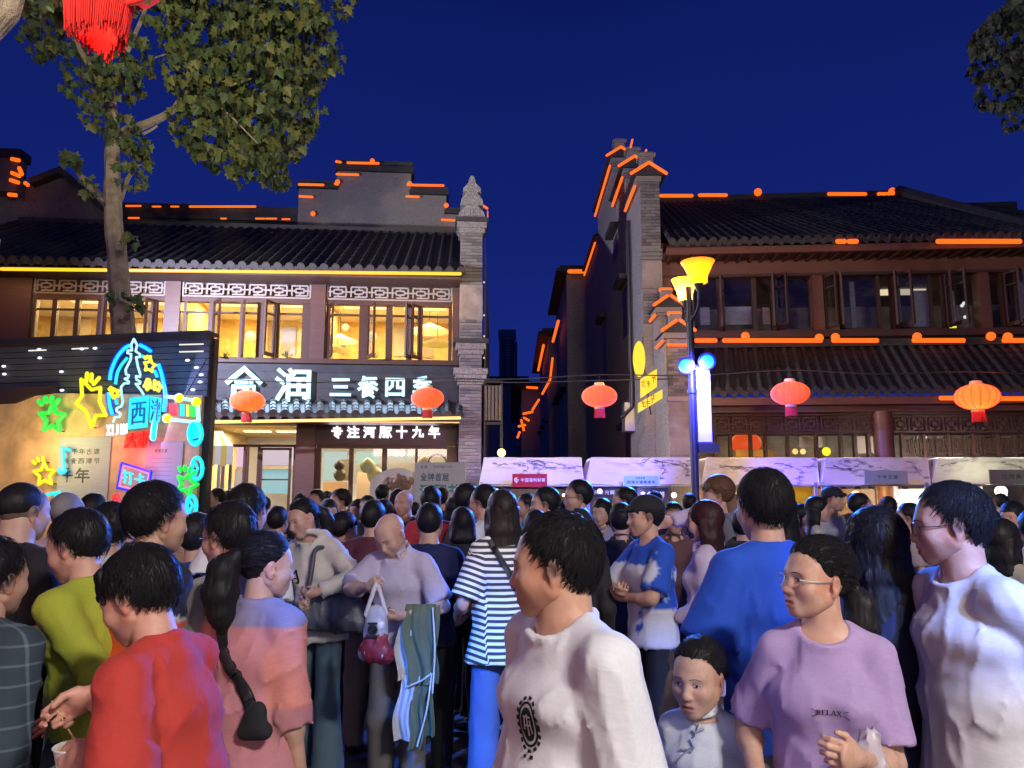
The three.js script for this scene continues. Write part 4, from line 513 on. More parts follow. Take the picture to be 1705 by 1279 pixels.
  const zc = (s, x, y, w, h) => { for (const st of strokes(s)) tubeRun(X5, st.map(([u, v]) => Zp(x + u / 100 * w, y + v / 100 * h + u / 100 * 4)), NC.cyan, 0.013, false, 'character_stroke'); }; zc('打', 204, 781, 17, 24); zc('卡', 224, 786, 18, 26); mount(X5, Zp(205, 790), Zp(246, 800)); point(X5, Zp(224, 800, 0.3), [0.35, 0.3, 1], 1.2, 0.2);
  const X6 = neonThing('neon_music_note', 'cyan neon music note between the yellow star and the grey poster'); tubeRun(X6, [Zp(116, 750), Zp(104, 746), Zp(106, 782)], NC.cyan, 0.022); mesh('note_head', new THREE.SphereGeometry(0.055, 12, 8).scale(1.2, 0.8, 0.5), NC.cyan, X6).position.copy(Zp(103, 784)); mount(X6, Zp(104, 750), Zp(106, 780));
  const X7 = neonThing('neon_spark', 'cyan neon letter stroke low on the board above the crowd'); tubeRun(X7, [Zp(78, 824), Zp(98, 820), Zp(88, 836), Zp(86, 856)], NC.cyan, 0.022); mount(X7, Zp(80, 824), Zp(87, 850));
  const X8 = neonThing('neon_spark', 'small red neon flame below the purple framed sign'); tubeRun(X8, [Zp(188, 836), Zp(193, 824), Zp(199, 838), Zp(190, 838)], NC.red, 0.026); mount(X8, Zp(190, 836), Zp(197, 836));
  point(kiosk, KF.loc(40, 745, 0.6), [1, 0.66, 0.3], 4.5, 0.25); point(kiosk, KF.loc(100, 690, 0.3), [0.3, 1, 0.1], 0.5, 0.2);
}
// striped sunshade beside the kiosk
{ const G = thing('striped_awning', 'yellow and white striped awning of a small stall beside the neon kiosk', 'awning'), a = at(332, 712, 12.2), b = at(388, 742, 12.2); const n = 8, top = a.y, mid = at(388, 742, 12.2).y, low = at(388, 776, 12.2).y, x0 = a.x - 0.2, x1 = b.x; const ms = [mat([0.75, 0.55, 0.1], 0.8), mat([0.75, 0.72, 0.62], 0.8)];
  for (let i = 0; i < n; i++) { const u = lerp(x0, x1, i / n), v = lerp(x0, x1, (i + 1) / n), tu = lerp(x0, x1 - 0.45, i / n), tv = lerp(x0, x1 - 0.45, (i + 1) / n); const m = new MB(); m.quad(V(u, mid, -12.2), V(v, mid, -12.2), V(tv, top, -12.9), V(tu, top, -12.9)); m.quad(V(tu, top - 0.02, -12.9), V(tv, top - 0.02, -12.9), V(v, mid - 0.02, -12.21), V(u, mid - 0.02, -12.21)); m.box(u, low + (i % 2) * 0.02, -12.205, v, mid, -12.195); m.to('canvas_stripe', ms[i % 2], G); }
  for (const x of [x0 + 0.05, x1 - 0.05]) box('awning_pole', M.steel, G, x - 0.02, 0, -12.3, x + 0.02, mid, -12.26); box('awning_pole', M.steel, G, x1 - 0.5, 0, -12.96, x1 - 0.46, top, -12.91); box('stall_counter', M.wood, G, x0, 0, -12.9, x1 - 0.1, 0.9, -12.4); }
// ---------- market stalls ----------
const stallEdge = [[797, 973], [975, 1167], [1168, 1365], [1367, 1550], [1552, 1745]], SD = 13.3;
const inkTex = (seed, tint) => canvas(512, 160, (g, w, h) => { const r = rng(seed); g.fillStyle = tint; g.fillRect(0, 0, w, h); g.lineCap = 'round';
  for (let k = 0; k < 5; k++) { let x = r() * w, y = 10 + r() * 50, a = (r() - 0.5) * 0.8; g.strokeStyle = `rgba(40,38,40,${0.35 + r() * 0.4})`; for (let i = 0; i < 26; i++) { g.lineWidth = 1 + 6 * r() * (1 - i / 26); g.beginPath(); g.moveTo(x, y); x += Math.cos(a) * 13; y += Math.sin(a) * 6; a += (r() - 0.5) * 0.9; g.lineTo(x, y); g.stroke(); if (r() < 0.5) { g.fillStyle = `rgba(50,48,50,${0.12 + r() * 0.3})`; g.beginPath(); g.ellipse(x + (r() - 0.5) * 20, y + (r() - 0.3) * 14, 5 + r() * 18, 2 + r() * 5, (r() - 0.5), 0, 7); g.fill(); } } }
  for (let k = 0; k < 60; k++) { g.fillStyle = `rgba(70,66,70,${r() * 0.1})`; g.beginPath(); g.ellipse(r() * w, r() * h * 0.6, 10 + r() * 40, 3 + r() * 8, 0, 0, 7); g.fill(); } });
stallEdge.forEach(([a, b], i) => {
  const G = thing('market_stall', ['white ink-painted canopy stall carrying the red lottery banner', 'ink-painted canopy stall with the pale green notice, left of the lamp post', 'ink-painted canopy stall immediately right of the lamp post', 'cream ink-painted canopy stall with the grey-green notice', 'cream canopy stall with bright white bulbs beside the stall with the grey-green notice'][i], 'market stall', 'market stalls in a row');
  const x0 = at(a, 808, SD).x, x1 = at(b, 808, SD).x, yv = at(a, 808, SD).y, yt = at(a, 762, SD + 0.55).y, u0 = at(a + 9, 762, SD + 0.55).x, u1 = at(b - 5, 762, SD + 0.55).x, zf = -SD, zt = -SD - 0.55, zb = -SD - 1.9;
  const cm = mat([0.8, 0.8, 0.8], 0.85, { map: inkTex(200 + i, ['#e6e2d2', '#e4e2e0', '#e6e2de', '#dcd8c2', '#dad6b4'][i]), transmission: 0.12, side: THREE.DoubleSide });
  const c = new MB(), N = 10; for (let k = 0; k < N; k++) { const s = k / N, t = (k + 1) / N, w = (q) => 0.02 * Math.sin(q * 9 + i), P = (q, f) => f ? V(lerp(u0, u1, q), yt + w(q) * 0.4, zt) : V(lerp(x0, x1, q), yv + w(q), zf + w(q)); const A = P(s, 0), B = P(t, 0), C = P(t, 1), Dd = P(s, 1); c.tri(A, B, C, [s, 0], [t, 0], [t, 1]); c.tri(A, C, Dd, [s, 0], [t, 1], [s, 1]); }
  c.to('canopy_front', cm, G); new MB().quad(V(u0, yt, zt), V(u1, yt, zt), V(u1, yt, zb + 0.5), V(u0, yt, zb + 0.5)).quad(V(u1, yt - 0.01, zt), V(x1, yv, zf), V(x1, yv, zb), V(u1, yt - 0.01, zb + 0.5)).quad(V(x0, yv, zf), V(u0, yt - 0.01, zt), V(u0, yt - 0.01, zb + 0.5), V(x0, yv, zb)).to('canopy_top', mat([0.7, 0.68, 0.6], 0.85, { side: THREE.DoubleSide }), G);
  box('valance_rail', M.steel, G, x0 + 0.02, yv - 0.02, zf - 0.05, x1 - 0.02, yv + 0.01, zf - 0.02);
  for (const x of [x0 + 0.05, x1 - 0.05]) for (const z of [zf - 0.06, zb + 0.06]) box('stall_pole', M.lattice, G, x - 0.025, 0, z - 0.025, x + 0.025, yv + 0.05, z + 0.025);
  box('counter', M.wood, G, x0 + 0.1, 0, zf - 0.6, x1 - 0.1, 0.86, zf - 0.15); box('counter_top', M.lattice, G, x0 + 0.06, 0.86, zf - 0.65, x1 - 0.06, 0.91, zf - 0.1);
  box('back_cloth', mat([[0.1, 0.08, 0.1], [0.06, 0.06, 0.12], [0.25, 0.12, 0.05], [0.2, 0.12, 0.08], [0.4, 0.36, 0.28]][i], 0.9), G, x0 + 0.08, 0.4, zb + 0.02, x1 - 0.08, yv - 0.05, zb + 0.05);
  for (let k = 0; k < 5; k++) { const w = 0.18 + R() * 0.12, x = lerp(x0 + 0.25, x1 - 0.25, k / 4); box('goods_box', mat([0.2 + R() * 0.5, 0.15 + R() * 0.35, 0.08 + R() * 0.2], 0.7), G, x - w / 2, 0.912, zf - 0.45, x + w / 2, 0.912 + 0.1 + R() * 0.25, zf - 0.2); }
  const col = [[1, 0.75, 0.55], [0.9, 0.7, 0.9], [1, 0.62, 0.2], [1, 0.75, 0.35], [0.95, 0.98, 0.9]][i], pw = [3, 2, 7, 7, 22][i], nb = [2, 2, 4, 3, 8][i];
  for (let k = 0; k < nb; k++) { const bx = lerp(x0 + 0.3, x1 - 0.3, nb > 1 ? k / (nb - 1) : 0.5), by = yv - 0.1 - (k % 3) * 0.07; mesh('stall_bulb', new THREE.SphereGeometry([0.04, 0.04, 0.055, 0.07, 0.085][i] * (0.8 + R() * 0.5), 12, 8), glow(col, 3), G).position.set(bx, by, zf - 0.5 - (k % 2) * 0.3); box('bulb_cord', M.cord, G, bx - 0.004, by, zf - 0.504 - (k % 2) * 0.3, bx + 0.004, yt - 0.05, zf - 0.496 - (k % 2) * 0.3); }
  point(G, V((x0 + x1) / 2, yv - 0.25, zf - 0.75), col, pw, 0.08);
});
{ // things hung on the stalls
  const sgn = (name, label, a, b, q0, q1, tx, cat2 = 'sign', em = 0) => { const p = at(a, q1, SD - 0.12), r = at(b, q0, SD - 0.12), m = new MB().quad01(V(p.x, p.y, p.z), V(r.x, p.y, p.z), V(r.x, r.y, p.z), V(p.x, r.y, p.z)); m.box(p.x, p.y, p.z - 0.03, r.x, r.y, p.z - 0.004); tag(m.to(name, mat([0.9, 0.9, 0.9], 0.6, { map: tx }), null), label, cat2); };
  sgn('lottery_banner', 'red banner with white Chinese characters on the first white stall canopy', 853, 911, 789, 811, canvas(384, 144, (g, w, h) => { g.fillStyle = '#c8202c'; g.fillRect(0, 0, w, h); g.strokeStyle = '#fff'; g.lineWidth = 9; g.beginPath(); g.arc(46, 66, 22, 0.6, 5.2); g.stroke(); g.fillStyle = '#fff'; g.fillRect(40, 44, 10, 58); g.fillRect(28, 62, 46, 10); inkText(g, '中国福利彩票', 92, 48, 40, 5, '#ffffff', 1.15); }), 'banner');
  sgn('stall_notice', 'pale green notice board on the blue-lit stall canopy', 1038, 1098, 791, 809, canvas(384, 128, (g, w, h) => { g.fillStyle = '#a9d8c0'; g.fillRect(0, 0, w, h); g.strokeStyle = '#e6fff2'; g.lineWidth = 6; g.strokeRect(5, 5, w - 10, h - 10); inkText(g, '西津古渡美食市', 40, 66, 38, 4.5, '#2b4a44', 1.14); inkText(g, '金牌首届', 130, 24, 22, 2.6, '#3d6a60', 1.2); }));
  sgn('stall_notice', 'grey-green notice board on the cream stall canopy', 1441, 1511, 784, 806, canvas(384, 128, (g, w, h) => { g.fillStyle = '#8fa08a'; g.fillRect(0, 0, w, h); inkText(g, '千年古渡', 110, 40, 40, 4.5, '#4a5548', 1.2); }));
  sgn('stall_notice', 'wide olive notice board on the canopy with bright white bulbs', 1650, 1730, 782, 806, canvas(384, 128, (g, w, h) => { g.fillStyle = '#88927a'; g.fillRect(0, 0, w, h); inkText(g, '江河美食', 90, 40, 44, 5, '#4d5848', 1.25); }));
  const mn = (label, a, b, q0, q1, bg, fg, D) => { const p = at(a, q1, D), r = at(b, q0, D), m = new MB().quad01(V(p.x, p.y, -D), V(r.x, p.y, -D), V(r.x, r.y, -D), V(p.x, r.y, -D)).box(p.x, p.y, -D - 0.05, r.x, r.y, -D - 0.004); tag(m.to('menu_board', mat([0.9, 0.9, 0.9], 0.5, { map: canvas(256, 96, (g, w, h) => { g.fillStyle = bg; g.fillRect(0, 0, w, h); inkText(g, '美食河鲜', 24, 26, 44, 5, fg, 1.2); }) }), null), label, 'menu board'); };
  mn('dark blue menu board with white characters under the red-bannered stall', 985, 1028, 812, 828, '#1b2050', '#c8d0ff', 14.3); mn('navy menu board with pale characters under the canopy with the green notice', 1062, 1112, 812, 836, '#1d2658', '#dfe6ff', 14.3);
  { const f = thing('yellow_banner', 'yellow cloth banner hanging in the stall right of the lamp post', 'banner'), a = at(1316, 810, 13.8), b = at(1352, 842, 13.8); new MB().box(a.x, b.y, -13.82, b.x, a.y, -13.8).to('banner_cloth', mat([0.75, 0.5, 0.02], 0.8), f); box('banner_rod', M.metal, f, a.x - 0.04, a.y, -13.83, b.x + 0.04, a.y + 0.03, -13.79); for (const x of [a.x + 0.03, b.x - 0.03]) box('banner_cord', M.cord, f, x - 0.004, a.y + 0.03, -13.814, x + 0.004, at(1320, 770, 13.8).y, -13.806); }
}
// festival board with a dish picture
{
  const D = 11.6, G = thing('festival_board', 'white festival board with teal Chinese characters standing behind the crowd', 'sign board'), a = at(688, 905, D), b = at(775, 770, D);
  const tx = canvas(512, 700, (g, w, h) => { g.fillStyle = '#cfcdc6'; g.fillRect(0, 0, w, h); const r = rng(31); for (let i = 0; i < 60; i++) { g.strokeStyle = `rgba(120,130,140,${r() * 0.25})`; g.lineWidth = 1 + r() * 3; g.beginPath(); const x = 300 + r() * 200, y = r() * 240; g.moveTo(x, y); g.lineTo(x + (r() - 0.5) * 90, y + (r() - 0.5) * 120); g.stroke(); } inkText(g, '合润', 60, 24, 30, 4, '#8f8f92', 1.2); inkText(g, '专注河豚十九年', 190, 26, 24, 3, '#8a8a90', 1.15); inkText(g, '金牌首届', 60, 96, 66, 8, '#4d6f86', 1.12); inkText(g, '河豚节', 56, 190, 118, 18, '#4f97a6', 1.22); for (let i = 0; i < 6; i++) { g.fillStyle = '#9aa0a4'; g.fillRect(60, 350 + i * 40, 200 + r() * 180, 9); } });
  new MB().quad01(V(a.x, a.y, -D), V(b.x, a.y, -D), V(b.x, b.y, -D), V(a.x, b.y, -D)).box(a.x, a.y, -D - 0.04, b.x, b.y, -D - 0.003).to('printed_panel', mat([0.92, 0.92, 0.92], 0.6, { map: tx }), G);
  for (const x of [a.x + 0.06, b.x - 0.06]) box('board_leg', M.steel, G, x - 0.02, 0, -D - 0.1, x + 0.02, a.y + 0.3, -D - 0.05);
  const P = thing('dish_cutout', 'round cut-out picture of a heaped dish beside the festival board', 'sign board'), c = at(662, 815, D + 0.15), rr = 0.34; mesh('plate_disc', new THREE.CylinderGeometry(rr * 1.25, rr * 1.25, 0.03, 32).rotateX(PI / 2).scale(1, 0.75, 1), mat([0.7, 0.66, 0.62], 0.6), P).position.copy(c);
  const f = new MB(); for (let i = 0; i < 60; i++) { const q = R() * 6.28, s = Math.sqrt(R()) * rr * 0.62; f.geo(new THREE.SphereGeometry(0.035 + R() * 0.03, 7, 5), new THREE.Matrix4().makeTranslation(c.x + Math.cos(q) * s, c.y + 0.1 + Math.sin(q) * s * 0.42, c.z + 0.02 + 0.03 * (1 - s / rr))); } f.to('heaped_food', mat([0.28, 0.17, 0.11], 0.6), P); box('cutout_leg', M.steel, P, c.x - 0.02, 0, c.z - 0.06, c.x + 0.02, c.y, c.z - 0.02);
  const B = thing('blue_sign_board', 'small light blue printed sign board held above the heads near the purple post', 'sign board'), p = at(498, 862, 10.6), r = at(541, 831, 10.6); new MB().box(p.x, p.y, -10.63, r.x, r.y, -10.6).to('blue_panel', mat([0.25, 0.45, 0.75], 0.6), B); const dots = new MB(); for (let j = 0; j < 3; j++) for (let i = 0; i < 7; i++) dots.cbox(V(lerp(p.x, r.x, (i + 0.7) / 7.4), lerp(p.y, r.y, (j + 0.8) / 3.5), -10.597), [0.03, 0.022, 0.004]); dots.to('printed_marks', mat([0.1, 0.2, 0.4], 0.7), B); box('sign_stick', M.lattice, B, (p.x + r.x) / 2 - 0.015, 0, -10.66, (p.x + r.x) / 2 + 0.015, p.y + 0.1, -10.632);
}
// ---------- lanterns on a line ----------
function lanternBody(G, s, lit) {
  const prof = []; for (let i = 0; i <= 14; i++) { const a = -PI / 2 + PI * i / 14; prof.push(new THREE.Vector2(Math.max(0.001, Math.cos(a)) * 0.3 * s + (i === 0 || i === 14 ? 0.07 * s : 0.012 * s), Math.sin(a) * 0.2 * s)); }
  const g = new THREE.LatheGeometry(prof, 64), p = g.attributes.position; for (let i = 0; i < p.count; i++) { const a = Math.atan2(p.getZ(i), p.getX(i)), k = 1 + 0.022 * Math.abs(Math.sin(a * 16)); p.setX(i, p.getX(i) * k); p.setZ(i, p.getZ(i) * k); } g.computeVertexNormals();
  const m = new THREE.MeshPhysicalMaterial({ color: lin([0.9, 0.1, 0.03]), roughness: 0.95, transmission: 0.55, thickness: 0, emissive: lin([1, 0.06, 0.012]), emissiveIntensity: 0.5 });
  mesh('lantern_shade', g, m, G);
  const ribs = new MB(); for (let i = 0; i < 16; i++) { const a = i * PI / 8, pts = []; for (let k = 1; k < 12; k++) { const t = -PI / 2 + PI * k / 12; pts.push(V(Math.cos(a) * (Math.cos(t) * 0.3 * s + 0.016 * s), Math.sin(t) * 0.2 * s, Math.sin(a) * (Math.cos(t) * 0.3 * s + 0.016 * s))); } ribs.geo(tubeG(pts, 0.004 * s, false, 10, 4)); } ribs.to('lantern_ribs', mat([0.7, 0.16, 0.04], 0.5), G);
  mesh('top_cap', new THREE.CylinderGeometry(0.085 * s, 0.1 * s, 0.06 * s, 18), mat([0.7, 0.55, 0.3], 0.4), G).position.y = 0.215 * s; mesh('bottom_cap', new THREE.CylinderGeometry(0.1 * s, 0.085 * s, 0.05 * s, 18), mat([0.7, 0.45, 0.2], 0.4), G).position.y = -0.215 * s;
  const fr = new MB(); for (let i = 0; i < 44; i++) { const a = i / 44 * 6.283, q = 0.083 * s * (0.97 + R() * 0.06); fr.bar(V(Math.cos(a) * q, -0.23 * s, Math.sin(a) * q), V(Math.cos(a) * q * 1.12, -0.38 * s - R() * 0.015, Math.sin(a) * q * 1.12), 0.009 * s); } fr.to('tassel_fringe', mat([0.5, 0.03, 0.03], 0.8), G);
  const b = mesh('lantern_bulb', new THREE.SphereGeometry(0.035 * s, 12, 8), glow([1, 0.7, 0.3], 2), G); b.position.y = -0.05 * s; if (lit) point(G, V(0, -0.05 * s, 0), [1, 0.6, 0.28], lit, 0.035 * s);
}
const LN = [[412, 668, 56, 'red lantern hanging in front of the first large glowing character'], [712, 663, 54, 'red lantern hanging in front of the last glowing character by the brick pillar'], [998, 660, 58, 'red lantern hanging over the alley mouth'], [1316, 655, 62, 'red lantern over the tiled eave nearest the lamp post'], [1627, 661, 68, 'red lantern over the tiled eave beside the orange strip']];
const lineP = [];
LN.forEach(([px, py, w, label], i) => { const D = 0.63 * FOC / w * 0.985, p = at(px, py, D), G = thing('red_lantern', label, 'lantern', 'red lanterns on the line'); G.position.copy(p); lanternBody(G, 1, 2.6); box('hanging_cord', M.cord, G, -0.005, 0.24, -0.005, 0.005, 0.4, 0.005); lineP.push(p.clone().add(V(0, 0.39, 0))); });
{ const pts = [at(-160, 600, 14.6)]; lineP.forEach((p, i) => { if (i) pts.push(p.clone().add(lineP[i - 1]).multiplyScalar(0.5).add(V(0, -0.05, 0))); pts.push(p); }); pts.push(at(1860, 632, 10.5)); tag(mesh('lantern_line', tubeG(pts, 0.011, false, 90, 5), M.cord, null), 'thin black cable carrying the red lanterns across the street', 'cable'); tag(mesh('overhead_cable', tubeG([at(700, 633, 15.6), at(850, 637, 15.3), at(985, 634, 15), at(1120, 631, 14.3)], 0.013, false, 40, 5), M.cord, null), 'black overhead cable crossing the alley mouth above the lantern', 'cable'); }
// ---------- lamp post with two cups, two blue floodlights and a banner ----------
{
  const D = 11.4, b = at(1160, 870, D), G = thing('lamp_post', 'black lamp post with two glowing yellow cups and blue floodlights', 'street lamp'), L = (px, py, d = D) => at(px, py, d).sub(V(b.x, 0, b.z)); G.position.set(b.x, 0, b.z);
  const top = L(1153, 478); mesh('pole', new THREE.CylinderGeometry(0.045, 0.075, top.y, 14), M.metal, G).position.set(0, top.y / 2, 0); mesh('pole_base', new THREE.CylinderGeometry(0.12, 0.16, 0.4, 16), M.metal, G).position.set(0, 0.2, 0); for (const y of [1.1, 3.2, 4.3]) mesh('pole_collar', new THREE.CylinderGeometry(0.075, 0.075, 0.06, 14), M.metal, G).position.set(0, y, 0);
  const cup = (px, q0, q1, wT, wB, d) => { const t = L(px, q0, d), bt = L(px, q1, d), h = t.y - bt.y, k = d / FOC, g = new THREE.LatheGeometry([[wB * 0.55, -0.02], [wB, 0], [wB * 1.04, h * 0.3], [wB + (wT - wB) * 0.5, h * 0.66], [wT * 0.93, h * 0.93], [wT, h], [wT * 0.97, h], [wT * 0.9, h * 0.93], [wB * 0.9, h * 0.25], [wB * 0.5, 0.01]].map(([x, y]) => new THREE.Vector2(x * (x > 2 ? k : 1), y)), 28); mesh('lamp_cup', g, new THREE.MeshPhysicalMaterial({ color: lin([1, 0.55, 0.05]), roughness: 0.9, transmission: 0.5, thickness: 0, emissive: lin([1, 0.34, 0.0]), emissiveIntensity: 0.75 }), G).position.copy(bt); const bl = mesh('lamp_bulb', new THREE.SphereGeometry(0.055, 12, 8), glow([1, 0.85, 0.45], 4), G); bl.position.copy(bt).add(V(0, h * 0.3, 0)); point(G, bl.position, [1, 0.62, 0.24], 17, 0.06); mesh('cup_holder', new THREE.CylinderGeometry(wB * 0.62 * k, 0.03, 0.12, 14), M.metal, G).position.copy(bt).add(V(0, -0.07, 0)); mesh('lamp_arm', tubeG([bt.clone().add(V(0, -0.12, 0)), V(bt.x * 0.9, bt.y - 0.35, bt.z * 0.8), V(bt.x * 0.4, bt.y - 0.5, bt.z * 0.4), V(0, Math.min(top.y, bt.y - 0.42), 0)], 0.022, false, 16), M.metal, G); };
  cup(1163, 436, 471, 29, 15, 11.2); cup(1141, 466, 499, 23, 12, 11.65);
  const flood = (px, py, tx, ty, tz, i) => { const p = L(px, py, D - 0.16), q = new THREE.Group(); q.name = 'floodlight'; q.position.copy(p); G.add(q); const t = V(tx - b.x, ty, tz - b.z); q.lookAt(t.clone().add(V(b.x, 0, b.z))); const cy = new THREE.CylinderGeometry(0.12, 0.085, 0.17, 22); cy.rotateX(PI / 2); mesh('floodlight_housing', cy, M.metal, q); const ring = new THREE.TorusGeometry(0.115, 0.017, 8, 26); mesh('floodlight_glow_ring', ring, glow([0, 0.02, 1], 1), q).position.z = 0.088; const lens = new THREE.CylinderGeometry(0.1, 0.1, 0.012, 22); lens.rotateX(PI / 2); mesh('floodlight_lens', lens, glow([0.0, 0.55, 1], 1.6), q).position.z = 0.093; mesh('yoke', tubeG([V(0, 0, -0.05), V(0, -0.1, -0.16), V(-p.x * 0.6, -0.12, -0.22)], 0.016, false, 8), M.metal, q);
    const s = new THREE.SpotLight(lin([0.015, 0.16, 1]), i, 0, rad(30), 0.6); s.position.copy(p).add(t.clone().sub(p).normalize().multiplyScalar(0.2)); s.castShadow = true; s.shadow.radius = 4; s.target.position.copy(t); G.add(s, s.target); };
  flood(1144, 607, -0.35, 0.7, -4.0, 330); flood(1176, 601, 1.5, 1.3, -2.6, 330);
  { const s = new THREE.SpotLight(lin([0.05, 0.05, 1]), 230, 0, rad(68), 0.9); s.position.copy(L(1160, 609, D - 0.45)); s.target.position.set(0.2, 2.1, -13.3 - b.z); s.castShadow = true; s.shadow.radius = 5; G.add(s, s.target); }
  const a = L(1163, 736), c = L(1181, 612); new MB().box(a.x, a.y, -0.012, c.x, c.y, 0.012).to('pole_banner', mat([0.75, 0.74, 0.72], 0.85, { m: rep(T.cloth, 1) }), G); box('banner_arm', M.metal, G, 0, c.y, -0.02, c.x + 0.03, c.y + 0.035, 0.02); box('banner_arm', M.metal, G, 0, a.y - 0.035, -0.02, c.x + 0.03, a.y, 0.02); box('speaker_box', M.black, G, 0.05, a.y - 0.16, -0.08, c.x + 0.08, a.y - 0.036, 0.08);
}
// starburst lamp above the first stall
{ const p = at(835, 754, 13.9), G = thing('stall_spotlight', 'small bright yellow spotlight above the first white canopy', 'spotlight'); mesh('lamp_head', new THREE.SphereGeometry(0.075, 14, 10), glow([1, 0.75, 0.2], 3.2), G).position.copy(p); point(G, p.clone().add(V(0, 0, 0.0)), [1, 0.7, 0.2], 5, 0.07); mesh('lamp_stem', tubeG([p.clone().add(V(0, -0.05, -0.02)), p.clone().add(V(0, -0.2, -0.1)), V(p.x, 0, p.z - 0.12)], 0.016, false, 10), M.metal, G); }
// ---------- trees ----------
function limb(mb, pts, r0, r1, seg = 6) { const c = new THREE.CatmullRomCurve3(pts), n = pts.length * 5, fr = c.computeFrenetFrames(n), S = 9, ring = []; for (let i = 0; i <= n; i++) { const t = i / n, p = c.getPointAt(t), r = lerp(r0, r1, t), q = []; for (let k = 0; k <= S; k++) { const a = k / S * 6.2832, w = r * (1 + 0.1 * N3(p.x * 3 + Math.cos(a), p.y * 3, Math.sin(a) * 1.5)); q.push(p.clone().addScaledVector(fr.normals[i], Math.cos(a) * w).addScaledVector(fr.binormals[i], Math.sin(a) * w)); } ring.push(q); } for (let i = 0; i < n; i++) for (let k = 0; k < S; k++) mb.quad(ring[i][k], ring[i][k + 1], ring[i + 1][k + 1], ring[i + 1][k]); return mb; }
const leafPts = [[0, 0], [0.2, 0.12], [0.5, 0.05], [0.38, 0.3], [0.55, 0.5], [0.3, 0.5], [0.16, 0.8], [0, 1], [-0.16, 0.8], [-0.3, 0.5], [-0.55, 0.5], [-0.38, 0.3], [-0.5, 0.05], [-0.2, 0.12]];
function leaves(list, seed, s0, s1, cols) { // list of [centre, rx, ry, rz, count]
  const r = rng(seed), P = [], Nn = [], C = [], up = V(0, 1, 0);
  for (const [c, rx, ry, rz, n] of list) for (let i = 0; i < n; i++) {
    let d; do d = V(r() * 2 - 1, r() * 2 - 1, r() * 2 - 1); while (d.length() > 1); const k = 0.35 + 0.65 * Math.pow(d.length(), 0.6); d.normalize().multiplyScalar(k); const clump = N3(c.x + d.x * 2.2, c.y + d.y * 2.2, d.z * 2.2); if (clump < -0.25 && r() < 0.8) continue;
    const o = c.clone().add(V(d.x * rx, d.y * ry, d.z * rz)), s = lerp(s0, s1, r()), q = new THREE.Quaternion().setFromEuler(new THREE.Euler((r() - 0.5) * 1.7 + 0.5, r() * 6.28, PI + (r() - 0.5) * 1.6)), fold = 0.22 + r() * 0.3, nn = V(0, 0, 1).applyQuaternion(q), col = cols[(r() * cols.length) | 0], v = 0.75 + r() * 0.5;
    const pt = leafPts.map(([x, y]) => V(x * s, y * s, -Math.abs(x) * fold * s + Math.sin(y * 3) * 0.06 * s).applyQuaternion(q).add(o)), mid = V(0, 0.42 * s, 0).applyQuaternion(q).add(o);
    for (let k2 = 0; k2 < pt.length; k2++) { const a = pt[k2], b = pt[(k2 + 1) % pt.length], n2 = b.clone().sub(mid).cross(a.clone().sub(mid)).normalize(); for (const p of [mid, b, a]) { P.push(p.x, p.y, p.z); Nn.push(n2.x, n2.y, n2.z); C.push(col[0] * v, col[1] * v, col[2] * v); } }
  }
  const g = new THREE.BufferGeometry(); g.setAttribute('position', new THREE.Float32BufferAttribute(P, 3)); g.setAttribute('normal', new THREE.Float32BufferAttribute(Nn, 3)); g.setAttribute('color', new THREE.Float32BufferAttribute(C, 3)); return g;
}
const leafMat = new THREE.MeshPhysicalMaterial({ vertexColors: true, roughness: 0.65, side: THREE.DoubleSide, transmission: 0.25, thickness: 0 });
const bark = mat([0.33, 0.27, 0.21], 0.9, { m: rep(T.blot, 1.4), b: rep(T.stone, 1), bs: 0.01 });
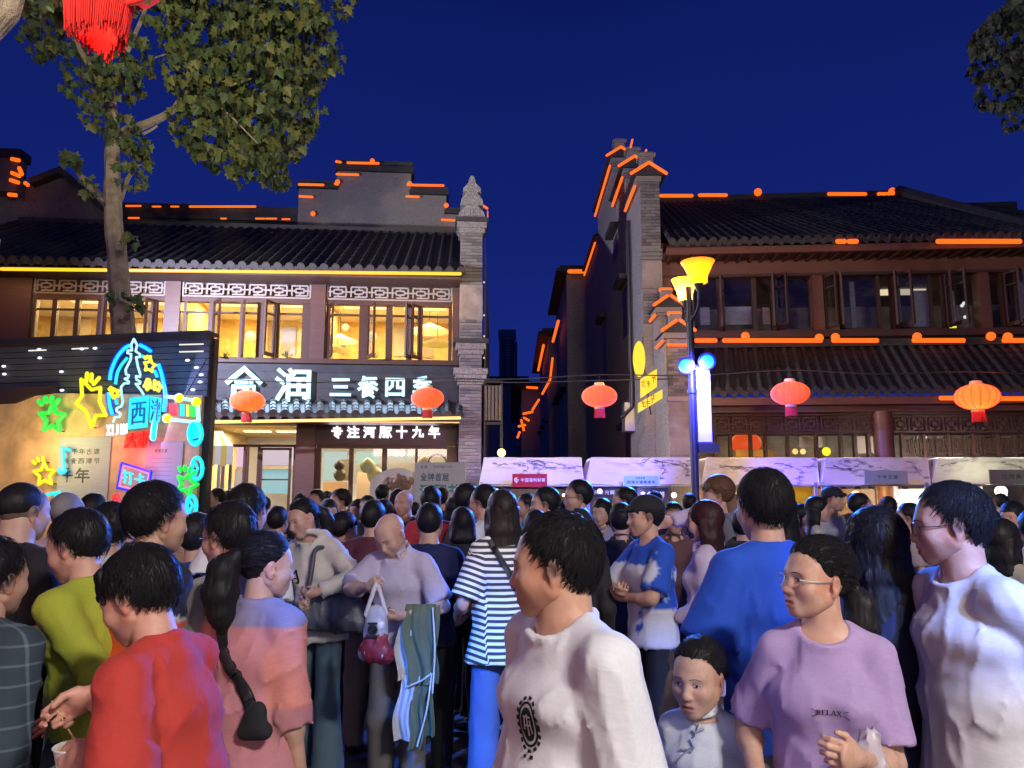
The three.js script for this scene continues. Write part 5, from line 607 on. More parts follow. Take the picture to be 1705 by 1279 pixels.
{
  const D = 10.4, G = thing('plane_tree', 'plane tree with pale mottled trunk rising behind the neon kiosk', 'tree'), p = (x, y, dz = 0) => at(x, y, D - dz), k = D / FOC;
  const t = new MB(); const base = p(222, 700); base.y = 0; limb(t, [base, p(219, 650), p(209, 570), p(201, 500), p(197, 440), p(190, 380), p(188, 330), p(187, 260), p(186, 200), p(182, 165)], 0.24, 0.085);
  limb(t, [p(189, 352), p(165, 325), p(140, 300, 0.2), p(118, 268, 0.3)], 0.075, 0.03); limb(t, [p(191, 350), p(204, 320, -0.2), p(212, 300, -0.3), p(226, 275, -0.4)], 0.055, 0.025); limb(t, [p(188, 225), p(228, 212, 0.2), p(270, 195, 0.4), p(298, 172, 0.6), p(312, 140, 0.7), p(330, 90, 0.8)], 0.075, 0.03); limb(t, [p(200, 221), p(240, 222, 0.3), p(262, 210, 0.3)], 0.03, 0.015);
  limb(t, [p(183, 180), p(165, 135), p(140, 95, 0.3), p(122, 60, 0.5), p(100, 20, 0.7), p(80, -40, 0.8)], 0.06, 0.025); limb(t, [p(178, 175), p(150, 145, -0.3), p(115, 105, -0.5), p(80, 60, -0.7)], 0.03, 0.014); limb(t, [p(184, 170), p(189, 140), p(205, 100), p(240, 20, 0.2), p(260, -60, 0.3)], 0.045, 0.02); limb(t, [p(210, 102), p(250, 98, 0.3), p(290, 85, 0.5)], 0.02, 0.01); limb(t, [p(300, 170, 0.6), p(360, 150, 0.8), p(420, 130, 0.9)], 0.035, 0.012); limb(t, [p(315, 140, 0.7), p(380, 190, 1), p(430, 240, 1.1)], 0.022, 0.008);
  t.to('trunk', bark, G);
  const E = (x, y, rx, ry, rz, n, dz = 0.6) => [p(x, y, dz), rx * k, ry * k, rz, n];
  const g1 = leaves([E(390, 70, 120, 95, 1.1, 900), E(470, 60, 85, 80, 1.0, 560), E(520, 70, 50, 45, 0.7, 150), E(430, 160, 105, 75, 1.0, 720), E(350, 150, 60, 50, 0.9, 260), E(450, 215, 62, 40, 0.7, 230), E(345, 215, 55, 30, 0.7, 170), E(370, 245, 55, 26, 0.6, 130), E(425, 265, 50, 28, 0.6, 170), E(455, 285, 26, 18, 0.4, 60), E(400, 290, 16, 12, 0.3, 20), E(300, 20, 60, 45, 0.9, 260), E(420, -40, 190, 50, 1.3, 700), E(90, 30, 55, 40, 0.8, 230), E(55, 70, 16, 22, 0.3, 30), E(110, 95, 26, 14, 0.4, 36), E(140, 150, 30, 18, 0.4, 36), E(200, 110, 28, 30, 0.5, 70), E(190, 130, 40, 26, 0.5, 70), E(225, 85, 40, 16, 0.5, 60), E(215, 225, 24, 30, 0.5, 60), E(165, 195, 24, 26, 0.4, 40), E(118, 262, 13, 9, 0.2, 16), E(150, 310, 14, 14, 0.25, 16), E(215, 290, 20, 20, 0.3, 24), E(225, 255, 24, 16, 0.3, 26), E(50, -30, 120, 40, 0.9, 240), E(212, 392, 12, 10, 0.2, 9), E(225, 505, 14, 14, 0.2, 14), E(190, 490, 16, 10, 0.2, 10)], 71, 0.1, 0.17, [[0.05, 0.085, 0.02], [0.075, 0.1, 0.022], [0.11, 0.12, 0.025], [0.04, 0.07, 0.022]]);
  mesh('crown', g1, leafMat, G);
  const G2 = thing('street_tree', 'dark tree crown hanging in at the edge above the timber hall roof', 'tree'), q = (x, y, dz = 0) => at(x, y, 8.2 - dz), k2 = 8.2 / FOC; const t2 = new MB(), b2 = q(1850, 825); b2.y = 0; limb(t2, [b2, q(1845, 500), q(1838, 300), q(1800, 160), q(1760, 60)], 0.2, 0.07); limb(t2, [q(1838, 300), q(1770, 200), q(1715, 130), q(1680, 90)], 0.06, 0.015); t2.to('trunk', bark, G2);
  mesh('crown', leaves([[q(1710, 60), 75 * k2, 70 * k2, 0.8, 420], [q(1690, 130), 45 * k2, 40 * k2, 0.6, 170], [q(1720, 175), 35 * k2, 25 * k2, 0.5, 90], [q(1790, 60), 100 * k2, 130 * k2, 1, 600], [q(1660, 55), 32 * k2, 40 * k2, 0.4, 90]], 73, 0.08, 0.14, [[0.025, 0.04, 0.016], [0.035, 0.05, 0.02]]), leafMat, G2);
  const G3 = thing('plane_tree', 'thick pale tree limb reaching in at the upper left corner', 'tree'), w = (x, y, d) => at(x, y, d), t3 = new MB(), b3 = w(-420, 825, 4.4); b3.y = 0; limb(t3, [b3, w(-420, 500, 4.4), w(-330, 260, 4.2), w(-180, 130, 4.1), w(-40, 62, 4), w(8, 35, 4), w(28, -20, 4), w(50, -90, 4)], 0.2, 0.045); t3.to('trunk', bark, G3); mesh('crown', leaves([[w(70, -90, 4), 0.7, 0.25, 0.5, 160], [w(-250, 40, 4.2), 0.6, 0.4, 0.5, 200]], 75, 0.09, 0.15, [[0.05, 0.085, 0.02], [0.06, 0.1, 0.03]]), leafMat, G3);
}
// big red lantern with a long fringe hung from the tree overhead
{
  const D = 4.1, G = thing('fringed_lantern', 'large red lantern hung overhead, showing its long red fringe', 'lantern'), c = at(158, 84, D), kk = D / FOC, rw = 56 * kk; G.position.set(c.x, c.y, c.z); const h = 95 * kk, fr = new MB(), r = rng(4); for (let ring = 0; ring < 3; ring++) for (let i = 0; i < 90; i++) { const a = i / 90 * 6.283 + ring * 0.02, q = rw * (1 - ring * 0.16); fr.bar(V(Math.cos(a) * q, h, Math.sin(a) * q), V(Math.cos(a) * q * (0.84 + r() * 0.06), (r() * 26 + (Math.abs(Math.cos(a)) * 22)) * kk, Math.sin(a) * q * 0.86), 0.007, 0.005); } fr.to('tassel_fringe', mat([0.6, 0.012, 0.012], 0.75), G);
  mesh('fringe_band', new THREE.CylinderGeometry(rw * 1.06, rw * 1.04, 0.06, 32), mat([0.6, 0.02, 0.015], 0.7), G).position.y = h + 0.03; const b = new THREE.SphereGeometry(1, 32, 20); b.scale(0.38, 0.27, 0.38); mesh('lantern_shade', b, new THREE.MeshPhysicalMaterial({ color: lin([0.75, 0.02, 0.015]), roughness: 0.9, emissive: lin([1, 0.02, 0.005]), emissiveIntensity: 0.35 }), G).position.y = h + 0.3;
  mesh('streamer', tubeG([V(0.17, h - 0.02, 0.02), V(0.27, h - 0.005, 0.04), V(0.38, h + 0.05, 0.05)], 0.022, false, 12), mat([0.6, 0.015, 0.012], 0.7), G); point(G, V(0, h * 0.85, 0), [1, 0.25, 0.15], 0.45, 0.05); mesh('lantern_bulb', new THREE.SphereGeometry(0.035, 10, 8), glow([1, 0.4, 0.2], 2), G).position.y = h * 0.85; box('hanging_cord', M.cord, G, -0.006, h + 0.55, -0.006, 0.006, h + 1.6, 0.006);
}
// ---------- across the street, behind the photographer: the lit shop row that lights the crowd, and a floodlight by the kiosk ----------
{
  const G = thing('shop_row', 'row of lit shopfronts across the street behind the photographer', 'building'), z = 8.5;
  box('wall', M.plaster, G, -14, 0, z, 14, 7, z + 0.4); box('eave', M.tile, G, -14, 6.4, z - 0.9, 14, 6.6, z);
  const lit = (x0, x1, y0, y1, c, i, e) => { box('sign_frame', M.woodDark, G, x0 - 0.08, y0 - 0.08, z - 0.12, x1 + 0.08, y1 + 0.08, z); box('light_box_sign', glow(c, e), G, x0, y0, z - 0.16, x1, y1, z - 0.121); area(G, V((x0 + x1) / 2, (y0 + y1) / 2, z - 0.18), V((x0 + x1) / 2, (y0 + y1) / 2 - 1.2, z - 6), x1 - x0, y1 - y0, c, i); };
  lit(2, 8, 3.3, 4.4, [1, 0.9, 0.9], 12, 0.9); lit(-3, 1.2, 3.3, 4.3, [1, 0.8, 0.75], 8, 0.8); lit(-10, -4.2, 3.2, 4.3, [1, 0.42, 0.36], 20, 0.8);
  for (const x of [-11, -7.5, -4, -0.5, 3, 6.5, 10]) { box('shop_door', M.wood, G, x - 0.9, 0, z - 0.06, x + 0.9, 2.6, z); box('lit_window', glow([1, 0.8, 0.55], 0.35), G, x + 1.1, 0.8, z - 0.04, x + 2.4, 2.5, z); }
  const Lp = thing('lamp_post', 'white street lamp with two cups standing behind the photographer', 'street lamp'); Lp.position.set(2.8, 0, 2.6); mesh('pole', new THREE.CylinderGeometry(0.045, 0.075, 5, 12), M.metal, Lp).position.y = 2.5; mesh('pole_base', new THREE.CylinderGeometry(0.12, 0.16, 0.4, 14), M.metal, Lp).position.y = 0.2;
  for (const s of [-1, 1]) { const p = V(s * 0.35, 5.1, 0); mesh('lamp_arm', tubeG([V(0, 4.7, 0), V(s * 0.25, 4.75, 0), p.clone().add(V(0, -0.05, 0))], 0.022, false, 10), M.metal, Lp); mesh('lamp_globe', new THREE.SphereGeometry(0.17, 18, 12), glow([1, 0.95, 0.88], 2), Lp).position.copy(p); point(Lp, p, [1, 0.95, 0.92], 74, 0.17); }
  for (const [hx, tx, ty, tz, an, it] of [[0.3, 1.4, 1.42, -2.48, 4.5, 300]]) { const q = new THREE.Group(); q.name = 'floodlight'; q.position.set(hx, 4.35, 0.02); Lp.add(q); Lp.updateMatrixWorld(true); q.lookAt(tx, ty, tz); const cy = new THREE.CylinderGeometry(0.1, 0.07, 0.15, 18); cy.rotateX(PI / 2); mesh('floodlight_housing', cy, M.metal, q); const ln = new THREE.CylinderGeometry(0.09, 0.09, 0.012, 18); ln.rotateX(PI / 2); mesh('floodlight_lens', ln, glow([0, 0.4, 1], 1.5), q).position.z = 0.082; const s = new THREE.SpotLight(lin([0.01, 0.2, 1]), it, 0, rad(an), 0.7); const o = V(hx, 4.35, 0.02), t = V(tx - 2.8, ty, tz - 2.6); s.position.copy(o).addScaledVector(t.clone().sub(o).normalize(), 0.14); s.target.position.copy(t); s.castShadow = true; s.shadow.radius = 3; Lp.add(s, s.target); }
  const U = thing('tree_floodlight', 'warm floodlight on a short mast behind the photographer aimed at the plane tree', 'floodlight'); U.position.set(-1.5, 0, 2.6); mesh('mast', new THREE.CylinderGeometry(0.04, 0.06, 4.9, 10), M.metal, U).position.y = 2.45; const uh = new THREE.Group(); uh.name = 'floodlight_head'; uh.position.set(0, 4.3, 0); U.add(uh); U.updateMatrixWorld(true); uh.lookAt(-3.2, 7.2, -9.8); new MB().box(-0.2, -0.14, -0.12, 0.2, 0.14, 0.05).to('floodlight_housing', M.metal, uh); new MB().box(-0.17, -0.11, 0.05, 0.17, 0.11, 0.06).to('floodlight_lens', glow([1, 0.92, 0.75], 2), uh); const us = new THREE.SpotLight(lin([1, 0.88, 0.55]), 420, 0, rad(17), 0.7); us.position.set(0, 4.3, -0.15); us.target.position.set(-1.7, 7.3, -12.4); us.castShadow = true; us.shadow.radius = 6; U.add(us, us.target);
  { const q = new THREE.Group(); q.name = 'floodlight'; q.position.set(0.1, 4.95, 0); U.add(q); U.updateMatrixWorld(true); q.lookAt(-0.08, 0.5, -4.25); const cy = new THREE.CylinderGeometry(0.1, 0.07, 0.15, 18); cy.rotateX(PI / 2); mesh('floodlight_housing', cy, M.metal, q); const ln = new THREE.CylinderGeometry(0.09, 0.09, 0.012, 18); ln.rotateX(PI / 2); mesh('floodlight_lens', ln, glow([0, 0.4, 1], 1.5), q).position.z = 0.082; const s = new THREE.SpotLight(lin([0.01, 0.2, 1]), 520, 0, rad(5.2), 0.7), o = V(0.1, 4.95, 0), t = V(-0.08 + 1.5, 0.5, -4.25 - 2.6); s.position.copy(o).addScaledVector(t.clone().sub(o).normalize(), 0.14); s.target.position.copy(t); s.castShadow = true; s.shadow.radius = 3; U.add(s, s.target); }
  const F = thing('floodlight_mast', 'white floodlight on a mast at the far left beside the neighbouring building', 'floodlight'), p = at(-30, 405, 11.5); F.position.set(p.x, 0, p.z); mesh('mast', new THREE.CylinderGeometry(0.04, 0.06, p.y, 10), M.metal, F).position.y = p.y / 2; box('floodlight_head', M.metal, F, -0.2, p.y - 0.12, -0.1, 0.2, p.y + 0.12, 0.02);
  box('floodlight_lens', glow([0.85, 0.9, 1], 2), F, -0.17, p.y - 0.09, 0.02, 0.17, p.y + 0.09, 0.03); box('floodlight_lens', glow([0.85, 0.9, 1], 2), F, 0.2, p.y - 0.09, -0.09, 0.21, p.y + 0.09, 0.01);
  const s = new THREE.SpotLight(lin([0.72, 0.72, 1]), 400, 0, rad(66), 0.8); s.position.set(0.25, p.y, 0.1); s.target.position.set(4, p.y - 1.0, -3.5); s.castShadow = true; s.shadow.radius = 6; F.add(s, s.target);
}
// ---------- people: distance fields joined smoothly and meshed with surface nets ----------
const smin = (a, b, k) => { if (k <= 0) return Math.min(a, b); const h = Math.max(k - Math.abs(a - b), 0) / k; return Math.min(a, b) - h * h * k * 0.25; };
const cap = (a, b, ra, rb = ra, k = 0.02) => { const dx = b.x - a.x, dy = b.y - a.y, dz = b.z - a.z, L2 = dx * dx + dy * dy + dz * dz || 1e-9, m = Math.max(ra, rb); return { k, lo: [Math.min(a.x, b.x) - m, Math.min(a.y, b.y) - m, Math.min(a.z, b.z) - m], hi: [Math.max(a.x, b.x) + m, Math.max(a.y, b.y) + m, Math.max(a.z, b.z) + m], f: (x, y, z) => { const px = x - a.x, py = y - a.y, pz = z - a.z, t = clamp((px * dx + py * dy + pz * dz) / L2, 0, 1), ex = px - t * dx, ey = py - t * dy, ez = pz - t * dz; return Math.sqrt(ex * ex + ey * ey + ez * ez) - (ra + (rb - ra) * t); } }; };
const sleeve = (a, b, ra, rb, k = 0.03, inner = false) => { const d = b.clone().sub(a), L = d.length(); d.normalize(); const m = Math.max(ra, rb) + 0.01; return { k, lo: [Math.min(a.x, b.x) - m, Math.min(a.y, b.y) - m, Math.min(a.z, b.z) - m], hi: [Math.max(a.x, b.x) + m, Math.max(a.y, b.y) + m, Math.max(a.z, b.z) + m], f: (x, y, z) => { const px = x - a.x, py = y - a.y, pz = z - a.z, t = px * d.x + py * d.y + pz * d.z, ex = px - t * d.x, ey = py - t * d.y, ez = pz - t * d.z, r = lerp(ra, rb, clamp(t / L, 0, 1)), q = Math.sqrt(ex * ex + ey * ey + ez * ez + (t < 0 ? t * t : 0)) - r; return Math.max(q, t - L); } }; };
const ell = (c, r, k = 0.015, q = null) => { const m = Math.max(...r), qi = q ? q.clone().invert() : null, v = V(0, 0, 0), mr = Math.min(...r); return { k, lo: [c.x - m, c.y - m, c.z - m], hi: [c.x + m, c.y + m, c.z + m], f: (x, y, z) => { v.set(x - c.x, y - c.y, z - c.z); if (qi) v.applyQuaternion(qi); const a = v.x / r[0], b = v.y / r[1], e = v.z / r[2], k0 = Math.sqrt(a * a + b * b + e * e), g = Math.sqrt(a * a / (r[0] * r[0]) + b * b / (r[1] * r[1]) + e * e / (r[2] * r[2])); return g < 1e-6 ? -mr : k0 * (k0 - 1) / g; } }; };
// elliptical bone: side axis s, radii [side, depth] at both ends
const ecap = (a, b, A, B, s, k = 0.04) => { const d = b.clone().sub(a), L = d.length(); d.normalize(); const f = s.clone().cross(d).normalize(), sx = d.clone().cross(f).normalize(), m = Math.max(...A, ...B) + 0.02; return { k, lo: [Math.min(a.x, b.x) - m, Math.min(a.y, b.y) - m, Math.min(a.z, b.z) - m], hi: [Math.max(a.x, b.x) + m, Math.max(a.y, b.y) + m, Math.max(a.z, b.z) + m], f: (x, y, z) => { const px = x - a.x, py = y - a.y, pz = z - a.z, t = px * d.x + py * d.y + pz * d.z, u = clamp(t / L, 0, 1), rx = lerp(A[0], B[0], u), rz = lerp(A[1], B[1], u), X = px * sx.x + py * sx.y + pz * sx.z, Z = px * f.x + py * f.y + pz * f.z, o = t < 0 ? t : t > L ? t - L : 0, mn = Math.min(rx, rz); const q = Math.sqrt((X / rx) ** 2 + (Z / rz) ** 2 + (o / (mn * 0.6)) ** 2); return (q - 1) * mn; } }; };
const ring = (c, n, s, rx, rz, r, k = 0.004) => { const f = s.clone().cross(n).normalize(), sx = n.clone().cross(f).normalize(), m = Math.max(rx, rz) + r; return { k, lo: [c.x - m, c.y - m, c.z - m], hi: [c.x + m, c.y + m, c.z + m], f: (x, y, z) => { const px = x - c.x, py = y - c.y, pz = z - c.z, h = px * n.x + py * n.y + pz * n.z, X = px * sx.x + py * sx.y + pz * sx.z, Z = px * f.x + py * f.y + pz * f.z, q = (Math.sqrt((X / rx) ** 2 + (Z / rz) ** 2) - 1) * Math.min(rx, rz); return Math.sqrt(q * q + h * h) - r; } }; };
const cut = (p) => ({ ...p, cut: true });
function evalField(prims, post) { return (x, y, z) => { let d = 1; for (const p of prims) { const e = p.f(x, y, z); if (p.cut) d = -smin(-d, e, p.k); else d = smin(d, e, p.k); } return post ? post(x, y, z, d) : d; }; }
function surface(prims, cell, post = null) {
  const lo = [1e9, 1e9, 1e9], hi = [-1e9, -1e9, -1e9]; for (const p of prims) if (!p.cut) for (let i = 0; i < 3; i++) { lo[i] = Math.min(lo[i], p.lo[i]); hi[i] = Math.max(hi[i], p.hi[i]); }
  const pad = cell * 3 + 0.012; for (let i = 0; i < 3; i++) { lo[i] -= pad; hi[i] += pad; }
  const nx = Math.ceil((hi[0] - lo[0]) / cell) + 1, ny = Math.ceil((hi[1] - lo[1]) / cell) + 1, nz = Math.ceil((hi[2] - lo[2]) / cell) + 1, F = new Float32Array(nx * ny * nz).fill(1), sx = ny * nz;
  for (const p of prims) {
    const mg = Math.max(p.k, cell * 2.5, 0.02), I = (v, i, n, up) => clamp(up ? Math.ceil((v + mg - lo[i]) / cell) : Math.floor((v - mg - lo[i]) / cell), 0, n - 1), i0 = I(p.lo[0], 0, nx), i1 = I(p.hi[0], 0, nx, 1), j0 = I(p.lo[1], 1, ny), j1 = I(p.hi[1], 1, ny, 1), k0 = I(p.lo[2], 2, nz), k1 = I(p.hi[2], 2, nz, 1);
    for (let i = i0; i <= i1; i++) for (let j = j0; j <= j1; j++) { let o = i * sx + j * nz + k0; const x = lo[0] + i * cell, y = lo[1] + j * cell; for (let k = k0; k <= k1; k++, o++) { const e = p.f(x, y, lo[2] + k * cell), c = F[o]; F[o] = p.cut ? -smin(-c, e, p.k) : smin(c, e, p.k); } }
  }
  if (post) for (let i = 0; i < nx; i++) for (let j = 0; j < ny; j++) { let o = i * sx + j * nz; for (let k = 0; k < nz; k++, o++) if (Math.abs(F[o]) < 0.06) F[o] = post(lo[0] + i * cell, lo[1] + j * cell, lo[2] + k * cell, F[o]); else if (F[o] < 0) { const q = post(lo[0] + i * cell, lo[1] + j * cell, lo[2] + k * cell, F[o]); F[o] = q; } }
  const id = new Int32Array(nx * ny * nz).fill(-1), P = [], T3 = []; const E = [[0, 1], [2, 3], [4, 5], [6, 7], [0, 2], [1, 3], [4, 6], [5, 7], [0, 4], [1, 5], [2, 6], [3, 7]], v = new Float32Array(8);
  for (let i = 0; i < nx - 1; i++) for (let j = 0; j < ny - 1; j++) for (let k = 0; k < nz - 1; k++) {
    const o = i * sx + j * nz + k; v[0] = F[o]; v[1] = F[o + 1]; v[2] = F[o + nz]; v[3] = F[o + nz + 1]; v[4] = F[o + sx]; v[5] = F[o + sx + 1]; v[6] = F[o + sx + nz]; v[7] = F[o + sx + nz + 1];
    let m = 0; for (let q = 0; q < 8; q++) if (v[q] < 0) m++; if (m === 0 || m === 8) continue;
    let X = 0, Y = 0, Z = 0, n = 0; for (const [a, b] of E) if ((v[a] < 0) !== (v[b] < 0)) { const t = v[a] / (v[a] - v[b]), q = (s, h) => lerp((a >> s) & 1, (b >> s) & 1, t); X += q(2); Y += q(1); Z += q(0); n++; }
    id[o] = P.length / 3; P.push(lo[0] + (i + X / n) * cell, lo[1] + (j + Y / n) * cell, lo[2] + (k + Z / n) * cell);
  }
  const quad = (a, b, c, d, flip) => { if (a < 0 || b < 0 || c < 0 || d < 0) return; if (flip) T3.push(a, c, b, a, d, c); else T3.push(a, b, c, a, c, d); };
  for (let i = 1; i < nx - 1; i++) for (let j = 1; j < ny - 1; j++) for (let k = 1; k < nz - 1; k++) {
    const o = i * sx + j * nz + k, s = F[o] < 0;
    if (s !== F[o + sx] < 0) quad(id[o - nz - 1], id[o - 1], id[o], id[o - nz], !s);
    if (s !== F[o + nz] < 0) quad(id[o - sx - 1], id[o - 1], id[o], id[o - sx], s);
    if (s !== F[o + 1] < 0) quad(id[o - sx - nz], id[o - nz], id[o], id[o - sx], !s);
  }
  const g = new THREE.BufferGeometry(); g.setAttribute('position', new THREE.Float32BufferAttribute(P, 3)); g.setIndex(T3); return g;
}
function finish(g, uv, color) { // normals, uv and vertex colours from position
  g.computeVertexNormals(); const p = g.attributes.position, U = new Float32Array(p.count * 2), C = color ? new Float32Array(p.count * 3) : null;
  for (let i = 0; i < p.count; i++) { const x = p.getX(i), y = p.getY(i), z = p.getZ(i), t = uv ? uv(x, y, z) : [x * 0.8 + z * 0.75 + 0.3, y + x * 0.25]; U[i * 2] = t[0]; U[i * 2 + 1] = t[1]; if (color) { C.set(color(x, y, z), i * 3); } }
  g.setAttribute('uv', new THREE.BufferAttribute(U, 2)); if (C) g.setAttribute('color', new THREE.BufferAttribute(C, 3)); return g;
}
// ---- head in its own axes: origin between the ears at eye height, z out of the face ----
function headPrims(h) { // h: wide, jaw, fem, child
  const w = h.wide ?? 1, j = h.jaw ?? 1, P = [];
  P.push(ell(V(0, 0.028, -0.014), [0.075 * w, 0.088, 0.096], 0.02), ell(V(0, -0.01, 0.035), [0.064 * w, 0.075, 0.058], 0.03), ell(V(0, -0.052, 0.03), [0.055 * w * j, 0.058, 0.056], 0.03));
  for (const s of [-1, 1]) { P.push(cap(V(s * 0.051 * w * j, -0.05, 0.0), V(s * 0.014, -0.094, 0.062), 0.02 * j, 0.015, 0.028), ell(V(s * 0.038 * w, -0.028, 0.06), [0.024, 0.022, 0.022], 0.028), cap(V(s * 0.012, 0.017, 0.086), V(s * 0.046, 0.019, 0.07), 0.0085, 0.008, 0.022)); }
  P.push(ell(V(0, -0.095, 0.066), [0.02 * j, 0.015, 0.016], 0.02), ell(V(0, 0.048, 0.036), [0.056 * w, 0.038, 0.042], 0.03));
  for (const s of [-1, 1]) P.push(cut(ell(V(s * 0.032, 0.0, 0.099), [0.018, 0.0105, 0.0165], 0.016)));
  for (const s of [-1, 1]) P.push(ell(V(s * 0.0315, -0.001, 0.0715), [0.0155, 0.0115, 0.0135], 0.006), cap(V(s * 0.018, 0.0045, 0.083), V(s * 0.045, 0.003, 0.0745), 0.0042, 0.0036, 0.005));
  P.push(cap(V(0, 0.01, 0.087), V(0, -0.033, 0.103), 0.0075, 0.0105, 0.013), ell(V(0, -0.037, 0.1045), [0.0105, 0.009, 0.009], 0.01)); for (const s of [-1, 1]) P.push(ell(V(s * 0.0125, -0.0395, 0.095), [0.0075, 0.007, 0.0095], 0.007));
  P.push(ell(V(0, -0.067, 0.084), [0.024, 0.016, 0.014], 0.018), cap(V(-0.019, -0.0665, 0.086), V(0.019, -0.0665, 0.086), 0.0045, 0.0045, 0.006), cap(V(0, -0.0645, 0.0945), V(0, -0.065, 0.094), 0.0065, 0.0065, 0.008), cap(V(-0.015, -0.0775, 0.087), V(0.015, -0.0775, 0.087), 0.006, 0.006, 0.007), cap(V(-0.006, -0.0775, 0.092), V(0.006, -0.0775, 0.092), 0.006, 0.006, 0.007), cut(cap(V(-0.024, -0.0712, 0.098), V(0.024, -0.0712, 0.098), 0.0035, 0.0035, 0.004)));
  const q = (s) => new THREE.Quaternion().setFromEuler(new THREE.Euler(0.18, s * 0.42, s * -0.12)); for (const s of [-1, 1]) { P.push(ell(V(s * 0.077 * w, -0.008, -0.012), [0.008, 0.032, 0.019], 0.008, q(s)), ell(V(s * 0.074 * w, -0.034, -0.006), [0.008, 0.011, 0.009], 0.006), cut(ell(V(s * 0.086 * w, -0.004, -0.006), [0.006, 0.019, 0.0095], 0.004, q(s)))); }
  return P;
}
const HAIRLINE = { short: [[0, 0.066], [0.5, 0.064], [0.85, 0.043], [1.1, 0.012], [1.35, -0.018], [1.55, -0.006], [1.75, -0.02], [2.05, -0.065], [3.15, -0.092]], fringe: [[0, 0.022], [0.5, 0.028], [0.8, 0.03], [1.1, 0.004], [1.35, -0.014], [1.55, -0.004], [1.75, -0.02], [2.05, -0.07], [3.15, -0.095]], pulled: [[0, 0.056], [0.5, 0.052], [0.85, 0.032], [1.1, 0.012], [1.35, 0.0], [1.6, 0.004], [1.8, -0.01], [2.1, -0.035], [3.15, -0.05]], bob: [[0, 0.035], [0.45, 0.04], [0.7, 0.0], [0.85, -0.05], [1.1, -0.09], [1.5, -0.1], [2.2, -0.11], [3.15, -0.11]], high: [[0, 0.085], [0.5, 0.082], [0.85, 0.055], [1.1, 0.02], [1.35, -0.005], [1.55, 0.004], [1.75, -0.004], [2.1, -0.035], [3.15, -0.05]] };
const hl = (t, a) => { const L = HAIRLINE[t]; a = Math.abs(a); for (let i = 1; i < L.length; i++) if (a <= L[i][0]) return lerp(L[i - 1][1], L[i][1], (a - L[i - 1][0]) / (L[i][0] - L[i - 1][0])); return L[L.length - 1][1]; };
function hairField(o, w, seed) { // prims in head axes
  const P = [], t = { short: 'short', crop: 'high', fringe: 'fringe', bob: 'bob', long: 'bob', ponytail: 'pulled', bun: 'pulled', cap: 'short', wavy: 'fringe' }[o.hair] ?? 'short', th = { crop: 0.005, short: 0.012, fringe: 0.017, bob: 0.015, long: 0.013, ponytail: 0.008, bun: 0.008, cap: 0.008, wavy: 0.022 }[o.hair] ?? 0.012, v = o.vol ?? 1, T1 = th * v;
  P.push(ell(V(0, 0.03 + T1 * 0.4, -0.016 - T1 * 0.3), [0.075 * w + T1 * 0.85, 0.088 + T1 * 1.15, 0.096 + T1], 0.01)); if (o.hair !== 'crop') P.push(ell(V(0, -0.005, -0.045), [0.066 * w + T1 * 0.8, 0.075, 0.056 + T1 * 0.8], 0.02));
  const post = (x, y, z, d) => { const az = Math.atan2(x, z + 0.015), n = N3(x * 45 + seed, y * 16, z * 45) * 0.0022 + N3(x * 110, y * 30 + seed, z * 110) * 0.0014, line = hl(t, az) + N3(az * 9, seed, 0.5) * 0.006; const fade = (line - y) * 0.75; const tp = 1 - clamp((y - line) / (o.hair === 'bob' || o.hair === 'long' ? 0.01 : z < 0 ? 0.085 : 0.055), 0, 1); return Math.max(d + n * (o.hair === 'crop' ? 0.5 : 1.2) + tp * (T1 * 0.9 + (z < -0.02 && y < 0 ? 0.006 : 0)), fade); };
  const tail = [];
  if (o.hair === 'fringe') for (let i = 0; i < 9; i++) { const a = -0.95 + i * 0.24, x = Math.sin(a), z = Math.cos(a); tail.push(cap(V(x * 0.07, 0.09, z * 0.078 - 0.008), V(x * 0.083, 0.028 + 0.012 * Math.sin(i * 2.1 + seed), z * 0.1 - 0.004), 0.018, 0.007, 0.012)); }
  if (o.hair === 'wavy') for (let i = 0; i < 26; i++) { const r = rng(seed + i), a = r() * 6.28, y = 0.02 + r() * 0.1, q = Math.sqrt(Math.max(0.1, 1 - ((y - 0.03) / 0.11) ** 2)); tail.push(ell(V(Math.sin(a) * 0.085 * q, y, Math.cos(a) * 0.105 * q - 0.016), [0.022, 0.018, 0.022], 0.015)); }
  if (o.hair === 'long' || o.hair === 'bob') { const L = o.len ?? (o.hair === 'long' ? 0.34 : 0.1), dk = o.drop ?? 0.02; tail.push(ecap(V(0, 0.02, -0.05), V(0, -0.1, -0.055), [0.09 * w, 0.07], [0.092 * w, 0.06], V(1, 0, 0), 0.03), ecap(V(0, -0.09, -0.055), V(0, -0.1 - L, -0.075 - dk), [0.09 * w, 0.055], [0.085, 0.028], V(1, 0, 0), 0.03)); for (const s of [-1, 1]) tail.push(cap(V(s * 0.08 * w, 0.01, -0.005), V(s * 0.086 * w, -0.1 - L * 0.3, -0.015), 0.022, 0.018, 0.03)); }
  if (o.hair === 'ponytail') { const L = o.len ?? 0.3, y0 = o.ty ?? 0.03; tail.push(ell(V(0, y0, -0.125), [0.028, 0.028, 0.03], 0.015)); const pts = [V(0, y0, -0.125), V(0.004, y0 - 0.05, -0.165), V(0.01, y0 - L * 0.5, -0.165), V(0.0, y0 - L * 0.8, -0.15), V(-0.008, y0 - L, -0.14)], rr = [0.026, 0.04, 0.045, 0.034, 0.014].map((q) => q * (o.tw ?? 1)); for (let i = 0; i < 4; i++) tail.push(cap(pts[i], pts[i + 1], rr[i], rr[i + 1], 0.02)); }
  if (o.hair === 'bun') tail.push(ell(V(0, o.by ?? 0.06, -0.118), [0.044, 0.044, 0.04], 0.012));
  return { P, post, tail, line: t };
}
